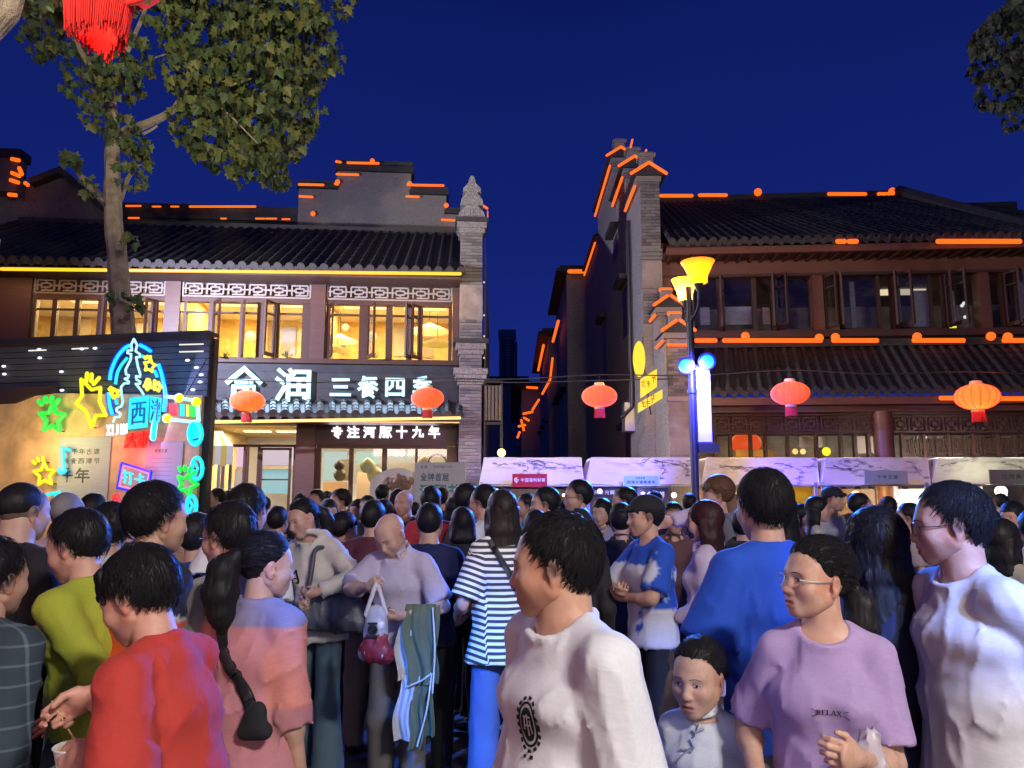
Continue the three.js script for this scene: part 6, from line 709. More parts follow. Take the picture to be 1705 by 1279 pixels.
function hairGeo(o, w, cell, seed, near) {
  const H = hairField(o, w, seed), uvf = (x, y, z) => [Math.atan2(x, z) / 6.283 * 3, Math.hypot(x, y - 0.09, z + 0.06) * 4]; const gs = [surface(H.P, cell, H.post)];
  if (H.tail.length) gs.push(surface(H.tail, cell * 1.15, (x, y, z, d) => d + N3(x * 60 + seed, y * 8, z * 60) * 0.004 + N3(x * 140, y * 12 + seed, z * 140) * 0.002));
  for (const g of gs) finish(g, uvf);
  if (near) gs.push(strands(o, w, H, seed, near));
  return mergeGeometries(gs);
}
function strands(o, w, H, seed, n) { // fine locks that follow the mass and leave it at their tips
  const r = rng(seed * 7 + 3), f = evalField(H.P), P = [], Nn = [], U = [], I = []; const whorl = V(0.015, 0.1, -0.06).normalize(); let made = 0;
  const surfR = (d, c) => { let t = 0.17; for (let i = 0; i < 14; i++) t -= f(c.x + d.x * t, c.y + d.y * t, c.z + d.z * t) * 0.9; return t; }, c0 = V(0, 0.02, -0.015);
  for (let q = 0; q < n * 4 && made < n; q++) {
    const d = V(r() * 2 - 1, r() * 2 - 1, r() * 2 - 1).normalize(); const az = Math.atan2(d.x, d.z), R0 = surfR(d, c0), p0 = c0.clone().addScaledVector(d, R0); if (p0.y < hl(H.line, az) + 0.03) continue; made++;
    const flow = d.clone().sub(whorl.clone().multiplyScalar(d.dot(whorl))).sub(whorl.clone().multiplyScalar(0.7)); flow.addScaledVector(V(r() - 0.5, r() - 0.5, r() - 0.5), 0.9); flow.addScaledVector(d, -flow.dot(d)).normalize(); if (o.hair === 'ponytail' || o.hair === 'bun') { flow.set(0, 0.02, -0.12).sub(p0).addScaledVector(V(r() - 0.5, r() - 0.5, r() - 0.5), 0.03); flow.addScaledVector(d, -flow.dot(d)).normalize(); }
    const len = (o.hair === 'crop' ? 0.012 : 0.022 + r() * 0.02), K = 4, w0 = 0.0016 + r() * 0.0014, sd = flow.clone().cross(d).normalize(), lift = (o.hair === 'ponytail' || o.hair === 'bun' ? 0.002 : 0.002) + r() * 0.004 * (o.vol ?? 1); const base = P.length / 3;
    for (let i = 0; i <= K; i++) { const t = i / K, dir = p0.clone().addScaledVector(flow, len * t).sub(c0).normalize(), rr = surfR(dir, c0) + 0.0005 + lift * t * t, c = c0.clone().addScaledVector(dir, rr), ww = w0 * (1 - t * 0.85); for (const s of [-1, 0, 1]) { const v = c.clone().addScaledVector(sd, s * ww).addScaledVector(dir, s === 0 ? ww * 0.8 : 0); P.push(v.x, v.y, v.z); const nn = dir.clone().addScaledVector(sd, s * 0.8).normalize(); Nn.push(nn.x, nn.y, nn.z); U.push(s * 0.01 + r(), t * 0.1); } }
    for (let i = 0; i < K; i++) for (let s = 0; s < 2; s++) { const a = base + i * 3 + s; I.push(a, a + 1, a + 4, a, a + 4, a + 3); }
  }
  const g = new THREE.BufferGeometry(); g.setAttribute('position', new THREE.Float32BufferAttribute(P, 3)); g.setAttribute('normal', new THREE.Float32BufferAttribute(Nn, 3)); g.setAttribute('uv', new THREE.Float32BufferAttribute(U, 2)); g.setIndex(I); return g;
}
// ---- hand: wrist w, direction f, palm normal n (out of the palm), thumb side t ----
function handPrims(w, f, n, t, s, h = {}) {
  const P = [], q = (a, b, c) => w.clone().addScaledVector(f, a * s).addScaledVector(t, b * s).addScaledVector(n, c * s), curl = h.curl ?? 0.35, sp = h.spread ?? 0.05;
  const rot = new THREE.Quaternion().setFromRotationMatrix(new THREE.Matrix4().makeBasis(t, f, t.clone().cross(f))); P.push(ell(q(0.048, 0, 0), [0.041 * s, 0.053 * s, 0.0165 * s], 0.012, rot), cap(q(-0.03, 0, 0), q(0.02, 0, 0), 0.026 * s, 0.027 * s, 0.02), ell(q(0.03, 0.022, 0.008), [0.02 * s, 0.03 * s, 0.016 * s], 0.01, rot));
  [[0.03, 0.088, 0.07, 0], [0.0105, 0.094, 0.078, 1], [-0.0095, 0.09, 0.072, 2], [-0.028, 0.081, 0.056, 3]].forEach(([x, y, L, i]) => { const cu = Array.isArray(curl) ? curl[i] : curl * (1 + i * 0.07); let a = 0.15 * cu, p = q(y - 0.012, x, 0.0), sx = x * sp * 12; for (const [l, r0, r1] of [[L * 0.46 + 0.01, 0.0092, 0.0085], [L * 0.32, 0.0085, 0.0078], [L * 0.26, 0.0078, 0.0066]]) { a += cu; const d = f.clone().multiplyScalar(Math.cos(a)).addScaledVector(n, Math.sin(a)).addScaledVector(t, sx * 0.4).normalize(), e = p.clone().addScaledVector(d, l * s); P.push(cap(p, e, r0 * s, r1 * s, 0.0035)); p = e; } });
  { const tc = h.thumb ?? 0.4; let p = q(0.022, 0.032, 0.004); const d1 = f.clone().multiplyScalar(0.72).addScaledVector(t, 0.62 - tc * 0.3).addScaledVector(n, 0.2 + tc * 0.5).normalize(), e = p.clone().addScaledVector(d1, 0.036 * s), d2 = f.clone().multiplyScalar(0.85).addScaledVector(t, 0.25 - tc * 0.5).addScaledVector(n, 0.15 + tc * 0.6).normalize(); P.push(cap(p, e, 0.0125 * s, 0.0105 * s, 0.008), cap(e, e.clone().addScaledVector(d2, 0.03 * s), 0.0105 * s, 0.0085 * s, 0.004)); }
  return P;
}
const skinMat = new THREE.MeshPhysicalMaterial({ vertexColors: true, roughness: 0.52, specularIntensity: 0.7, sheen: 0.15, sheenColor: lin([1, 0.6, 0.5]), sheenRoughness: 0.5 });
const hairMats = new Map(); const hairMat = (c) => { const k = c.join(); if (!hairMats.has(k)) hairMats.set(k, new THREE.MeshPhysicalMaterial({ color: lin(c), roughness: 0.5, bumpMap: T.strand, bumpScale: 0.0015, specularIntensity: 0.4, side: THREE.DoubleSide })); return hairMats.get(k); };
const clothMats = new Map(); function clothMat(c, o = {}) { const k = JSON.stringify([c, o.rough, o.vc]); if (o.map) return mat(c, 0.9, { m: o.map, sheen: 0.2, sheenRoughness: 0.6 }); if (!clothMats.has(k)) clothMats.set(k, mat(c, o.rough ?? 0.88, { m: T.cloth, b: o.plain ? rep(T.grain, 6) : rep(T.crease, 0.7), bs: 0.0075, vertexColors: !!o.vc, sheen: 0.15, sheenColor: lin([0.6, 0.6, 0.6]), sheenRoughness: 0.7 })); return clothMats.get(k); }
function eflat(p, a, b) { const d = b.clone().sub(a), L = d.length(); d.normalize(); return { ...p, f: (x, y, z) => Math.max(p.f(x, y, z), (x - a.x) * d.x + (y - a.y) * d.y + (z - a.z) * d.z - L) }; }
const folds = (A0, seed, k = 1) => (x, y, z, d) => { if (!A0) return d; const A = A0 * clamp((1.455 - y) / 0.07, 0.12, 1); const w = N3(x * 3 + seed, y * 3, z * 3) * 0.35, n = N3((x + w * 0.3) * 5.2 * k + seed, (y * 2.9 + w) * k, z * 5.2 * k), m = N3((x * 6 + y * 3) * k, seed + (y * 2 - x * 4) * k, z * 7 * k), q = N3(x * 15 + seed, y * 11, z * 15); return d + A * (0.35 * n + 0.12 * q) - A * 1.2 * Math.pow(1 - Math.abs(m), 6) + A * 0.3; };
let personCount = 0; const PEOPLE = {};
function person(o) {
  const seed = 13 + personCount++ * 7.3, rnd = rng((seed * 100) | 0), D = o.D, hc = o.hcell ?? clamp(D * 0.0019, 0.0042, 0.014), bc = o.cell ?? clamp(D * 0.0042, 0.0105, 0.034), fem = !!o.fem, g = o.girth ?? 1, kid = o.child ? 1.28 : 1;
  const Q = (p, y, r) => new THREE.Quaternion().setFromEuler(new THREE.Euler(rad(p), rad(y), rad(r), 'YXZ')); const qc = Q(o.lean ?? 2, o.twist ?? 0, o.side ?? 0), qh2 = new THREE.Quaternion().slerp(qc, 0.5), piv = V(0, 1.0, 0), C = (x, y, z) => V(x, y - 1, z).applyQuaternion(qc).add(piv), Hf = (x, y, z) => V(x, y - 1, z).applyQuaternion(qh2).add(piv), sX = V(1, 0, 0).applyQuaternion(qc);
  const hd = o.head ?? [0, 0, 0], qh = qc.clone().multiply(Q(hd[1], hd[0], hd[2])), nb = C(0, 1.45, -0.022), hs = (o.hs ?? 1) * kid * (fem ? 0.965 : 1), qn = qc.clone().multiply(Q(hd[1] * 0.6, hd[0] * 0.4, hd[2] * 0.6)), hcn = nb.clone().add(V(0, 0.075 - (o.nl ?? 0.008), 0.01).applyQuaternion(qn)).add(V(0, 0.062 * hs, 0.022).applyQuaternion(qh)), HM = new THREE.Matrix4().compose(hcn, qh, V(hs, hs, hs));
  const hairT = o.hair === 'bald' ? 0 : o.hair === 'crop' ? 0.006 : o.hair === 'wavy' ? 0.022 : 0.015, topL = V(0, 0.117 + hairT, -0.015).applyMatrix4(HM), W = at(o.px, o.py, D), sc = W.y / topL.y, yaw = rad(o.yaw ?? 0);
  const G = thing('person', o.label, 'person', o.group); G.rotation.y = yaw; G.scale.setScalar(sc); G.position.set(W.x, 0, W.z).sub(V(topL.x, 0, topL.z).multiplyScalar(sc).applyAxisAngle(V(0, 1, 0), yaw)); G.updateMatrixWorld(true);
  o.height = 1.7 * sc;
  // arms
  const sw = (o.sw ?? 1) * (fem ? 0.128 : 0.152) * (1 + (g - 1) * 0.5), ua = 0.285, fa = 0.25, arm = {}, ar = (fem ? 0.86 : 1) * (1 + (g - 1) * 0.6);
  for (const [n, s] of [['L', 1], ['R', -1]]) {
    const a = { to: [0.05, -0.5, 0.04], ...(o[n] ?? {}) }, S = C(s * sw, 1.368, -0.012); let t = a.at ? G.worldToLocal(at(...a.at)).sub(S) : V(s * a.to[0], a.to[1], a.to[2]).applyQuaternion(qc); const L = Math.min(t.length(), ua + fa - 0.004); t.setLength(L); const dir = t.clone().normalize(), x = (ua * ua - fa * fa + L * L) / (2 * L), hgt = Math.sqrt(Math.max(0, ua * ua - x * x)); const pole = V(s * (a.pole?.[0] ?? 0.35), a.pole?.[1] ?? -0.25, a.pole?.[2] ?? -1).applyQuaternion(qc); pole.addScaledVector(dir, -pole.dot(dir)).normalize();
    const E = S.clone().addScaledVector(dir, x).addScaledVector(pole, hgt), Wr = S.clone().add(t), f = (a.aim ? V(s * a.aim[0], a.aim[1], a.aim[2]).applyQuaternion(qc) : Wr.clone().sub(E)).normalize(), th = V(s * (a.thumb?.[0] ?? -0.3), a.thumb?.[1] ?? 0.3, a.thumb?.[2] ?? 1).applyQuaternion(qc); th.addScaledVector(f, -th.dot(f)).normalize(); const pn = f.clone().cross(th).multiplyScalar(s); arm[n] = { S, E, W: Wr, f, t: th, n: pn, s, a };
  }
  // legs
  const lg = o.legs ?? {}, spr = lg.spread ?? 0.1, leg = [1, -1].map((s) => { const z = (lg.step ?? 0) * s, hip = V(s * 0.085, 0.9, 0), an = V(s * spr, 0.09, z - 0.01 + (lg.back ?? 0)), kn = hip.clone().lerp(an, 0.52).add(V(s * 0.005, 0, 0.025 + Math.abs(lg.bend ?? 0))); return { s, hip, kn, an }; });
  // skin: trunk core and arms, head and hands on finer grids, one geometry
  const base = o.skin ?? [0.5, 0.29, 0.2], sk = (x, y, z) => { const n = 1 + 0.06 * N3(x * 14 + seed, y * 14, z * 14) + 0.04 * N3(x * 60, y * 60 + seed, z * 60); return [base[0] * n, base[1] * n * n, base[2] * n * n]; };
  const bp = [ecap(Hf(0, 0.98, 0), C(0, 1.26, 0), [0.11 * g, 0.075 * g], [0.13, 0.085], sX, 0.04), ecap(C(0, 1.26, 0), C(0, 1.4, -0.012), [0.13, 0.085], [0.1, 0.055], sX, 0.05), cap(C(0, 1.39, -0.012), nb.clone().add(V(0, 0.09, 0.016).applyQuaternion(qn)), 0.058 * (fem ? 0.85 : 1) * (1 + (g - 1) * 1.6), 0.055 * (fem ? 0.84 : 1) * (1 + (g - 1) * 1.7), 0.03)];
  for (const n of ['L', 'R']) { const a = arm[n]; bp.push(cap(C(a.s * 0.05, 1.405, -0.015), a.S, 0.04, 0.046 * ar, 0.04), cap(a.S, a.E, 0.047 * ar, 0.039 * ar, 0.02), cap(a.E, a.W, 0.041 * ar, 0.0275 * ar, 0.015), ell(a.E.clone().lerp(a.W, 0.28), [0.043 * ar, 0.043 * ar, 0.043 * ar], 0.03)); }
  if (o.bottom?.type === 'shorts' || o.bottom?.type === 'skirt') for (const l of leg) bp.push(cap(l.hip, l.kn, 0.07, 0.052, 0.02), cap(l.kn, l.an, 0.052, 0.036, 0.02));
  const sg = [finish(surface(bp, bc * 1.3), null, sk)];
  const hp = headPrims(o), hf = evalField(hp), hcol = (x, y, z) => { const c = sk(x, y, z), m = (t, w) => { for (let i = 0; i < 3; i++) c[i] = lerp(c[i], t[i] * base[i], w); }; const ax = Math.abs(x); if (z > 0.03) { m([0.95, 0.62, 0.62], 0.5 * sst(0.03, 0.0, Math.hypot(ax - 0.042, y + 0.03))); const lip = Math.hypot(x / 0.024, (y + 0.0715) / 0.0095); if (z > 0.075) m(fem ? [0.75, 0.3, 0.32] : [0.72, 0.42, 0.42], 0.85 * sst(1.15, 0.75, lip)); if (z > 0.075) m([0.25, 0.12, 0.12], 0.8 * sst(0.0035, 0.001, Math.abs(y + 0.0712)) * sst(0.026, 0.02, ax)); m([0.95, 0.66, 0.62], 0.5 * sst(0.016, 0.006, Math.hypot(x, y + 0.038))); } if (ax > 0.07) m([0.98, 0.66, 0.6], 0.5); if (!fem && o.hair && o.hair !== 'bald') { const q = hl(o.hair === 'fringe' || o.hair === 'wavy' ? 'fringe' : o.hair === 'crop' ? 'high' : 'short', Math.atan2(x, z + 0.015)) + 0.012 * N3(x * 40, y * 40, z * 40), e = z < 0.02 ? 0.03 : 0.008; m([0.1, 0.12, 0.16], 0.8 * sst(q - e, q + 0.008, y)); } if ((o.hair === 'bald' || o.hair === 'crop') && y > hl('short', Math.atan2(x, z + 0.015)) - 0.004 && o.hair !== 'bald') m([0.3, 0.3, 0.34], 0.6); if (o.hair === 'bald' && y > -0.05 && y < 0.045 && z < 0.02 && ax + z * 0.3 > -0.2) m([0.62, 0.62, 0.66], 0.35 * sst(0.045, 0.02, y)); if (!fem && !o.child && z > 0 && y < -0.05) m([0.82, 0.82, 0.86], 0.35); return c; };
  const hg = [finish(surface(hp, hc), null, hcol)];
  if (D < 8.5) { // eyes and brows set on the face
    const fz = (x, y) => { let z = 0.13; for (let i = 0; i < 16; i++) z -= hf(x, y, z) * 0.9; return z; }, add = (geo, col) => { geo = geo.index ? geo : mergeVertices(geo); const n = geo.attributes.position.count, c = new Float32Array(n * 3); for (let i = 0; i < n; i++) c.set(col, i * 3); geo.setAttribute('color', new THREE.BufferAttribute(c, 3)); hg.push(geo); }, shut = o.eyes ?? 1, bk = o.brow ?? [0.03, 0.022, 0.018];
    for (const s of [-1, 1]) { const ez = fz(s * 0.0315, -0.001); if (shut > 0.3) { const w = new THREE.SphereGeometry(1, 10, 8); w.scale(0.0122, 0.0045 * shut, 0.004); w.rotateY(s * 0.3); w.translate(s * 0.0315, -0.001, ez - 0.0012); add(w, [0.62, 0.56, 0.52]); const i = new THREE.SphereGeometry(1, 10, 8); i.scale(0.0054, 0.0046 * shut, 0.0035); i.translate(s * 0.0315 + (o.gaze ?? 0), -0.0005, ez + 0.0008); add(i, [0.012, 0.008, 0.006]); }
      const lid = []; for (let k = 0; k <= 5; k++) { const x = s * (0.018 + k * 0.0052), y = 0.0016 * shut + 0.0042 * shut * Math.sin((k + 0.5) / 6 * PI) - 0.0008 * k; lid.push(V(x, y, fz(x, y) + 0.0002)); } add(tubeG(lid, 0.0013, false, 8, 5), [0.02, 0.014, 0.012]);
      const br = []; for (let k = 0; k <= 5; k++) { const x = s * (0.0135 + k * 0.0072), y = 0.0175 + 0.0045 * Math.sin((k + 1) / 6.5 * PI) - (k > 3 ? 0.0012 * (k - 3) : 0); br.push(V(x, y, fz(x, y) + 0.0001)); } const bg = tubeG(br, 1, false, 10, 6), p = bg.attributes.position; const bt = fem ? 0.0017 : 0.0027; for (let i = 0; i < p.count; i++) { const k = Math.floor(i / 7) / 10, c = new THREE.CatmullRomCurve3(br).getPoint(Math.min(1, k)), w = bt * (1 - 0.55 * k); p.setXYZ(i, c.x + (p.getX(i) - c.x) * w, c.y + (p.getY(i) - c.y) * w, c.z + (p.getZ(i) - c.z) * w * 0.6); } bg.computeVertexNormals(); add(bg, bk);
      const nz = new THREE.SphereGeometry(0.0028, 6, 5); nz.translate(s * 0.0065, -0.0455, fz(s * 0.0065, -0.0445) - 0.0018); add(nz, [base[0] * 0.3, base[1] * 0.22, base[2] * 0.2]); }
  }
  for (const q of hg) { q.applyMatrix4(HM); sg.push(q); }
  for (const n of ['L', 'R']) { const a = arm[n]; if (a.a.hide) continue; sg.push(finish(surface(handPrims(a.W, a.f, a.n, a.t, (fem ? 0.9 : 1) * (o.child ? 0.95 : 1), a.a.hand ?? {}), clamp(D * 0.0022, 0.0042, 0.012)), null, sk)); }
  for (const q of sg) if (!q.index) console.log('noindex');
  mesh('body', mergeGeometries(sg), skinMat, G);
  // hair
  if (o.hair !== 'bald' && o.hair) { const hg2 = hairGeo({ ...o }, o.wide ?? 1, clamp(hc * 1.3, 0.0055, 0.017), seed, o.strands ?? 0); hg2.applyMatrix4(HM); mesh('hair', hg2, hairMat(o.hairColor ?? [0.011, 0.01, 0.011]), G); }
  if (o.cap) { const cm = clothMat(o.cap), m = new MB(); const cg = surface([ell(V(0, 0.045, -0.014), [0.09, 0.092, 0.113], 0.01), cap(V(-0.04, 0.06, 0.1), V(0.04, 0.06, 0.1), 0.012, 0.012, 0.01), ...[-0.05, -0.025, 0, 0.025, 0.05].map((x) => cap(V(x, 0.056, 0.08), V(x * 0.8, 0.044 - Math.abs(x) * 0.25, 0.165 - x * x * 9), 0.008, 0.006, 0.012))], clamp(hc, 0.006, 0.012), (x, y, z, d) => Math.max(d, (0.036 + (z > 0.05 ? -0.03 : 0)) - y)); finish(cg); cg.applyMatrix4(HM); mesh('cap', cg, cm, G); }
  if (o.glasses) { const m = new MB(), fz = (x, y) => { let z = 0.13; for (let i = 0; i < 16; i++) z -= hf(x, y, z) * 0.9; return z; }, zf = Math.max(fz(0.032, 0), fz(0, 0.005)) + 0.004; for (const s of [-1, 1]) { const p = []; for (let i = 0; i < 14; i++) { const a = i / 14 * 6.283, c = Math.cos(a), q = Math.sin(a); p.push(V(s * 0.034 + Math.sign(c) * Math.pow(Math.abs(c), 0.7) * 0.0235, -0.006 + Math.sign(q) * Math.pow(Math.abs(q), 0.7) * 0.0185, zf - Math.max(0, s * (s * 0.034 + c * 0.0235) - 0.02) * 0.22)); } m.geo(tubeG(p, 0.0013, true, 40, 5)); m.geo(tubeG([V(s * 0.057, 0.002, zf - 0.008), V(s * 0.074 * (o.wide ?? 1), 0.002, 0.05), V(s * 0.079 * (o.wide ?? 1), 0.004, 0.0), V(s * 0.077 * (o.wide ?? 1), -0.012, -0.03)], 0.0016, false, 14, 5)); } m.geo(tubeG([V(-0.011, -0.001, zf), V(0, 0.003, zf + 0.002), V(0.011, -0.001, zf)], 0.0013, false, 8, 5)); const q = m.build(); q.applyMatrix4(HM); mesh('glasses', q, o.glasses === 'clear' ? M.steel : mat([0.02, 0.02, 0.025], 0.3), G); }
  if (o.mask) { const q = surface([ell(V(0, -0.058, 0.052), [0.058, 0.05, 0.056], 0.02), ell(V(0, -0.035, 0.085), [0.022, 0.02, 0.024], 0.02)], 0.006, (x, y, z, d) => Math.max(d, 0.025 - z, y + 0.018)); finish(q); q.applyMatrix4(HM); mesh('face_mask', q, clothMat(o.mask), G); }
  // clothes
  const t = o.top ?? {}, fit = t.fit ?? 0.014, hem = t.hem ?? 0.83, gf = (x) => x * (1 + (g - 1)); let tp = [];
  const w0 = fem ? 0.12 : 0.132, hipR = (fem ? 0.16 : 0.15) * (1 + (g - 1) * 0.6), dep = 0.098 * (1 + (g - 1) * 1.1);
  const hemC = V(0, hem, 0).lerp(Hf(0, hem, 0), 0.6), hemR = [Math.max(hipR, w0 * g) + fit + 0.01 + (t.flare ?? 0), Math.max(0.118, dep) + fit + 0.008 + (t.flare ?? 0)];
  tp.push(eflat(ecap(Hf(0, 1.08, 0), hemC, [w0 * g + fit, dep + fit], hemR, V(-1, 0, 0).applyQuaternion(qh2), 0.03), Hf(0, 1.08, 0), hemC), ecap(Hf(0, 1.06, 0), C(0, 1.26, 0), [w0 * g + fit, dep + fit], [(fem ? 0.138 : 0.15) * (1 + (g - 1) * 0.7) + fit, 0.105 * (1 + (g - 1) * 0.7) + fit], sX, 0.05), ecap(C(0, 1.25, 0), C(0, 1.375, -0.012), [(fem ? 0.138 : 0.15) * (1 + (g - 1) * 0.7) + fit, 0.105 + fit], [sw - 0.03, 0.072 + fit], sX, 0.05));
  if (fem && !o.child) for (const s of [-1, 1]) tp.push(ell(C(s * 0.068, 1.235, 0.088), [0.055, 0.055, 0.05], 0.04)); if (g > 1.1) tp.push(ell(Hf(0, 1.04, 0.055), [0.14 * g, 0.14, 0.085 * g], 0.06));
  for (const n of ['L', 'R']) { const a = arm[n], sr = (t.sr ?? 0.056) * ar + fit * 0.5, sl = t.sleeve ?? 'short'; tp.push(cap(C(a.s * 0.055, 1.418, -0.02), a.S, 0.036 + fit * 0.6, 0.046 * ar + fit * 0.6, 0.035));
    if (sl === 'long') { tp.push(cap(a.S, a.E, 0.058 * ar + fit * 0.6, 0.047 * ar + fit * 0.6, 0.03), sleeve(a.E, a.W.clone().lerp(a.E, 0.04), 0.048 * ar + fit * 0.6, 0.036 * ar + fit * 0.5, 0.02), ell(a.E, [0.05 * ar + fit * 0.6, 0.05 * ar + fit * 0.6, 0.05 * ar + fit * 0.6], 0.02)); }
    else if (sl === 'half') tp.push(cap(a.S, a.E, 0.058 * ar + fit * 0.6, 0.05 * ar + fit * 0.6, 0.03), sleeve(a.E, a.E.clone().lerp(a.W, 0.25), 0.05 * ar + fit * 0.6, 0.05 * ar + fit * 0.6, 0.02));
    else if (sl === 'short') { const e = a.S.clone().lerp(a.E, t.sl ?? 0.72); tp.push(sleeve(a.S, e, 0.054 * ar + fit * 0.6, sr + fit * 0.6, 0.014)); if (D < 2.5) tp.push(cut(cap(a.S.clone().lerp(a.E, (t.sl ?? 0.72) - 0.02), a.S.clone().lerp(a.E, (t.sl ?? 0.72) + 0.2), sr + fit * 0.6 - 0.024, sr + fit * 0.6 - 0.02, 0.006))); } }
  const nk = (fem ? 0.055 : 0.06) * (1 + (g - 1) * 1.5), colr = t.collar ?? 'crew', up = V(0, 0.95, 0.31).normalize().applyQuaternion(qc);
  tp.push(cut(cap(C(0, 1.46, 0.014), nb.clone().add(V(0, 0.12, 0.03).applyQuaternion(qn)), nk + 0.004, nk + 0.012, 0.014)));
  tp.splice(tp.length - 1, 0, cap(C(0, 1.39, -0.045), C(0, 1.432, -0.038), 0.05, 0.042, 0.03)); if (colr === 'crew') tp.push(ring(C(0, 1.427, 0.0), up, sX, nk + 0.011, nk + 0.016, 0.0085, 0.014));
  if (colr === 'shirt' || colr === 'stand') { tp.push(ring(C(0, 1.463, -0.002), up, sX, nk + 0.008, nk + 0.01, 0.011, 0.008), ring(C(0, 1.476, -0.006), up, sX, nk + 0.006, nk + 0.008, 0.009, 0.008)); if (colr === 'shirt') for (const s of [-1, 1]) tp.push(cap(C(s * 0.03, 1.458, 0.06), C(s * 0.055, 1.405, 0.085), 0.011, 0.006, 0.01), cap(C(s * 0.012, 1.45, 0.068), C(s * 0.055, 1.405, 0.085), 0.009, 0.006, 0.01)); }
  if (colr === 'hood') { tp.push(ring(C(0, 1.465, -0.03), V(0, 0.93, -0.36).applyQuaternion(qc), sX, nk + 0.035, nk + 0.035, 0.024, 0.02), ell(C(0, 1.4, -0.11), [0.105, 0.065, 0.04], 0.03), ring(C(0, 1.445, 0.01), up, sX, nk + 0.018, nk + 0.024, 0.014, 0.02)); }
  if (t.open) tp.push(cut(cap(C(0, 1.44, 0.14), C(0, hem, 0.19), 0.045, 0.06, 0.01)));
  const tpost = folds((t.fold ?? 0.0055), seed, t.fk ?? 1), topGeo = surface(tp, bc, tpost); finish(topGeo, t.uv ? t.uv(arm, C) : null, t.color ? (x, y, z) => t.color(x, y, z, arm) : null);
  mesh(t.name ?? 'shirt', topGeo, clothMat(t.color ? [1, 1, 1] : t.c ?? [0.3, 0.3, 0.3], { map: t.map, vc: !!t.color, rough: t.rough }), G);
  const b = o.bottom ?? {}, bw = b.w ?? 0.012, bpz = [ecap(V(0, 0.99, 0), V(0, 0.87, 0), [Math.max(0.13, w0 * g * 0.96), 0.095 * g], [hipR - 0.012, 0.1 * (1 + (g - 1) * 0.5)], V(-1, 0, 0), 0.04)];
  if (b.type === 'skirt') bpz.push(eflat(ecap(V(0, 0.95, 0), V(0, b.len ?? 0.5, 0), [hipR, 0.11], [hipR + 0.06 + bw, 0.17 + bw], V(-1, 0, 0), 0.03), V(0, 0.95, 0), V(0, b.len ?? 0.5, 0)));
  else for (const l of leg) { const kr = 0.062 + bw, ar2 = (b.flare ?? 0.052) + bw; bpz.push(cap(l.hip, l.kn, 0.076 + bw * 0.6, kr, 0.03)); if (b.type === 'shorts') bpz.push(sleeve(l.kn, l.kn.clone().lerp(l.an, 0.08), kr + 0.01, kr + 0.012, 0.02)); else bpz.push(sleeve(l.kn, V(l.an.x, b.cuff ?? 0.05, l.an.z), kr, ar2, 0.03)); }
  finishTrousers: { const q = surface(bpz, clamp(bc * 1.35, 0.0165, 0.04), folds(b.fold ?? 0.006, seed + 3, 1.2)); finish(q); mesh(b.type === 'skirt' ? 'skirt' : b.type === 'shorts' ? 'shorts' : 'trousers', q, clothMat(b.c ?? [0.02, 0.02, 0.024], { rough: 0.85 }), G); }
  for (const l of leg) { const x = l.an.x, z = l.an.z, q = surface([cap(V(x, 0.05, z - 0.035), V(x + l.s * 0.008, 0.036, z + 0.12), 0.042, 0.036, 0.02), cap(V(x, 0.1, z - 0.01), V(x, 0.05, z + 0.02), 0.042, 0.042, 0.02), ell(V(x + l.s * 0.012, 0.035, z + 0.135), [0.042, 0.032, 0.05], 0.02)], clamp(bc * 1.2, 0.014, 0.026), (a, y, c, d) => Math.max(d, 0.004 - y)); finish(q); mesh('shoe', q, clothMat(o.shoes ?? [0.02, 0.02, 0.02], { rough: 0.6 }), G); }
  const field = evalField(tp, tpost); const P = { G, arm, C, field, sc, HM, qc, o, w: (v) => v.clone().applyMatrix4(G.matrixWorld), leg }; if (o.id) PEOPLE[o.id] = P; return P;
}
// a flat print laid on the cloth: centre c and axes in chest coordinates, looked at along -dir
function print(P, c, dir, w, h, tx, name = 'shirt_print') {
  const d = dir.clone().normalize(), s = V(0, 1, 0).cross(d).normalize(), u = d.clone().cross(s), n = 14, m = 14, pos = [], uv = [], I = []; for (let j = 0; j <= m; j++) for (let i = 0; i <= n; i++) { const o = c.clone().addScaledVector(s, (i / n - 0.5) * w).addScaledVector(u, (j / m - 0.5) * h).addScaledVector(d, 0.3); let t = 0; for (let k = 0; k < 40; k++) { const q = P.field(o.x - d.x * t, o.y - d.y * t, o.z - d.z * t); t += q * 0.7; if (Math.abs(q) < 0.0004) break; } o.addScaledVector(d, -t + 0.0035); pos.push(o.x, o.y, o.z); uv.push(i / n, j / m); } for (let j = 0; j < m; j++) for (let i = 0; i < n; i++) { const a = j * (n + 1) + i; I.push(a, a + 1, a + n + 2, a, a + n + 2, a + n + 1); }
  const g = new THREE.BufferGeometry(); g.setAttribute('position', new THREE.Float32BufferAttribute(pos, 3)); g.setAttribute('uv', new THREE.Float32BufferAttribute(uv, 2)); g.setIndex(I); g.computeVertexNormals(); return mesh(name, g, new THREE.MeshStandardMaterial({ map: tx, alphaTest: 0.4, roughness: 0.85 }), P.G);
}
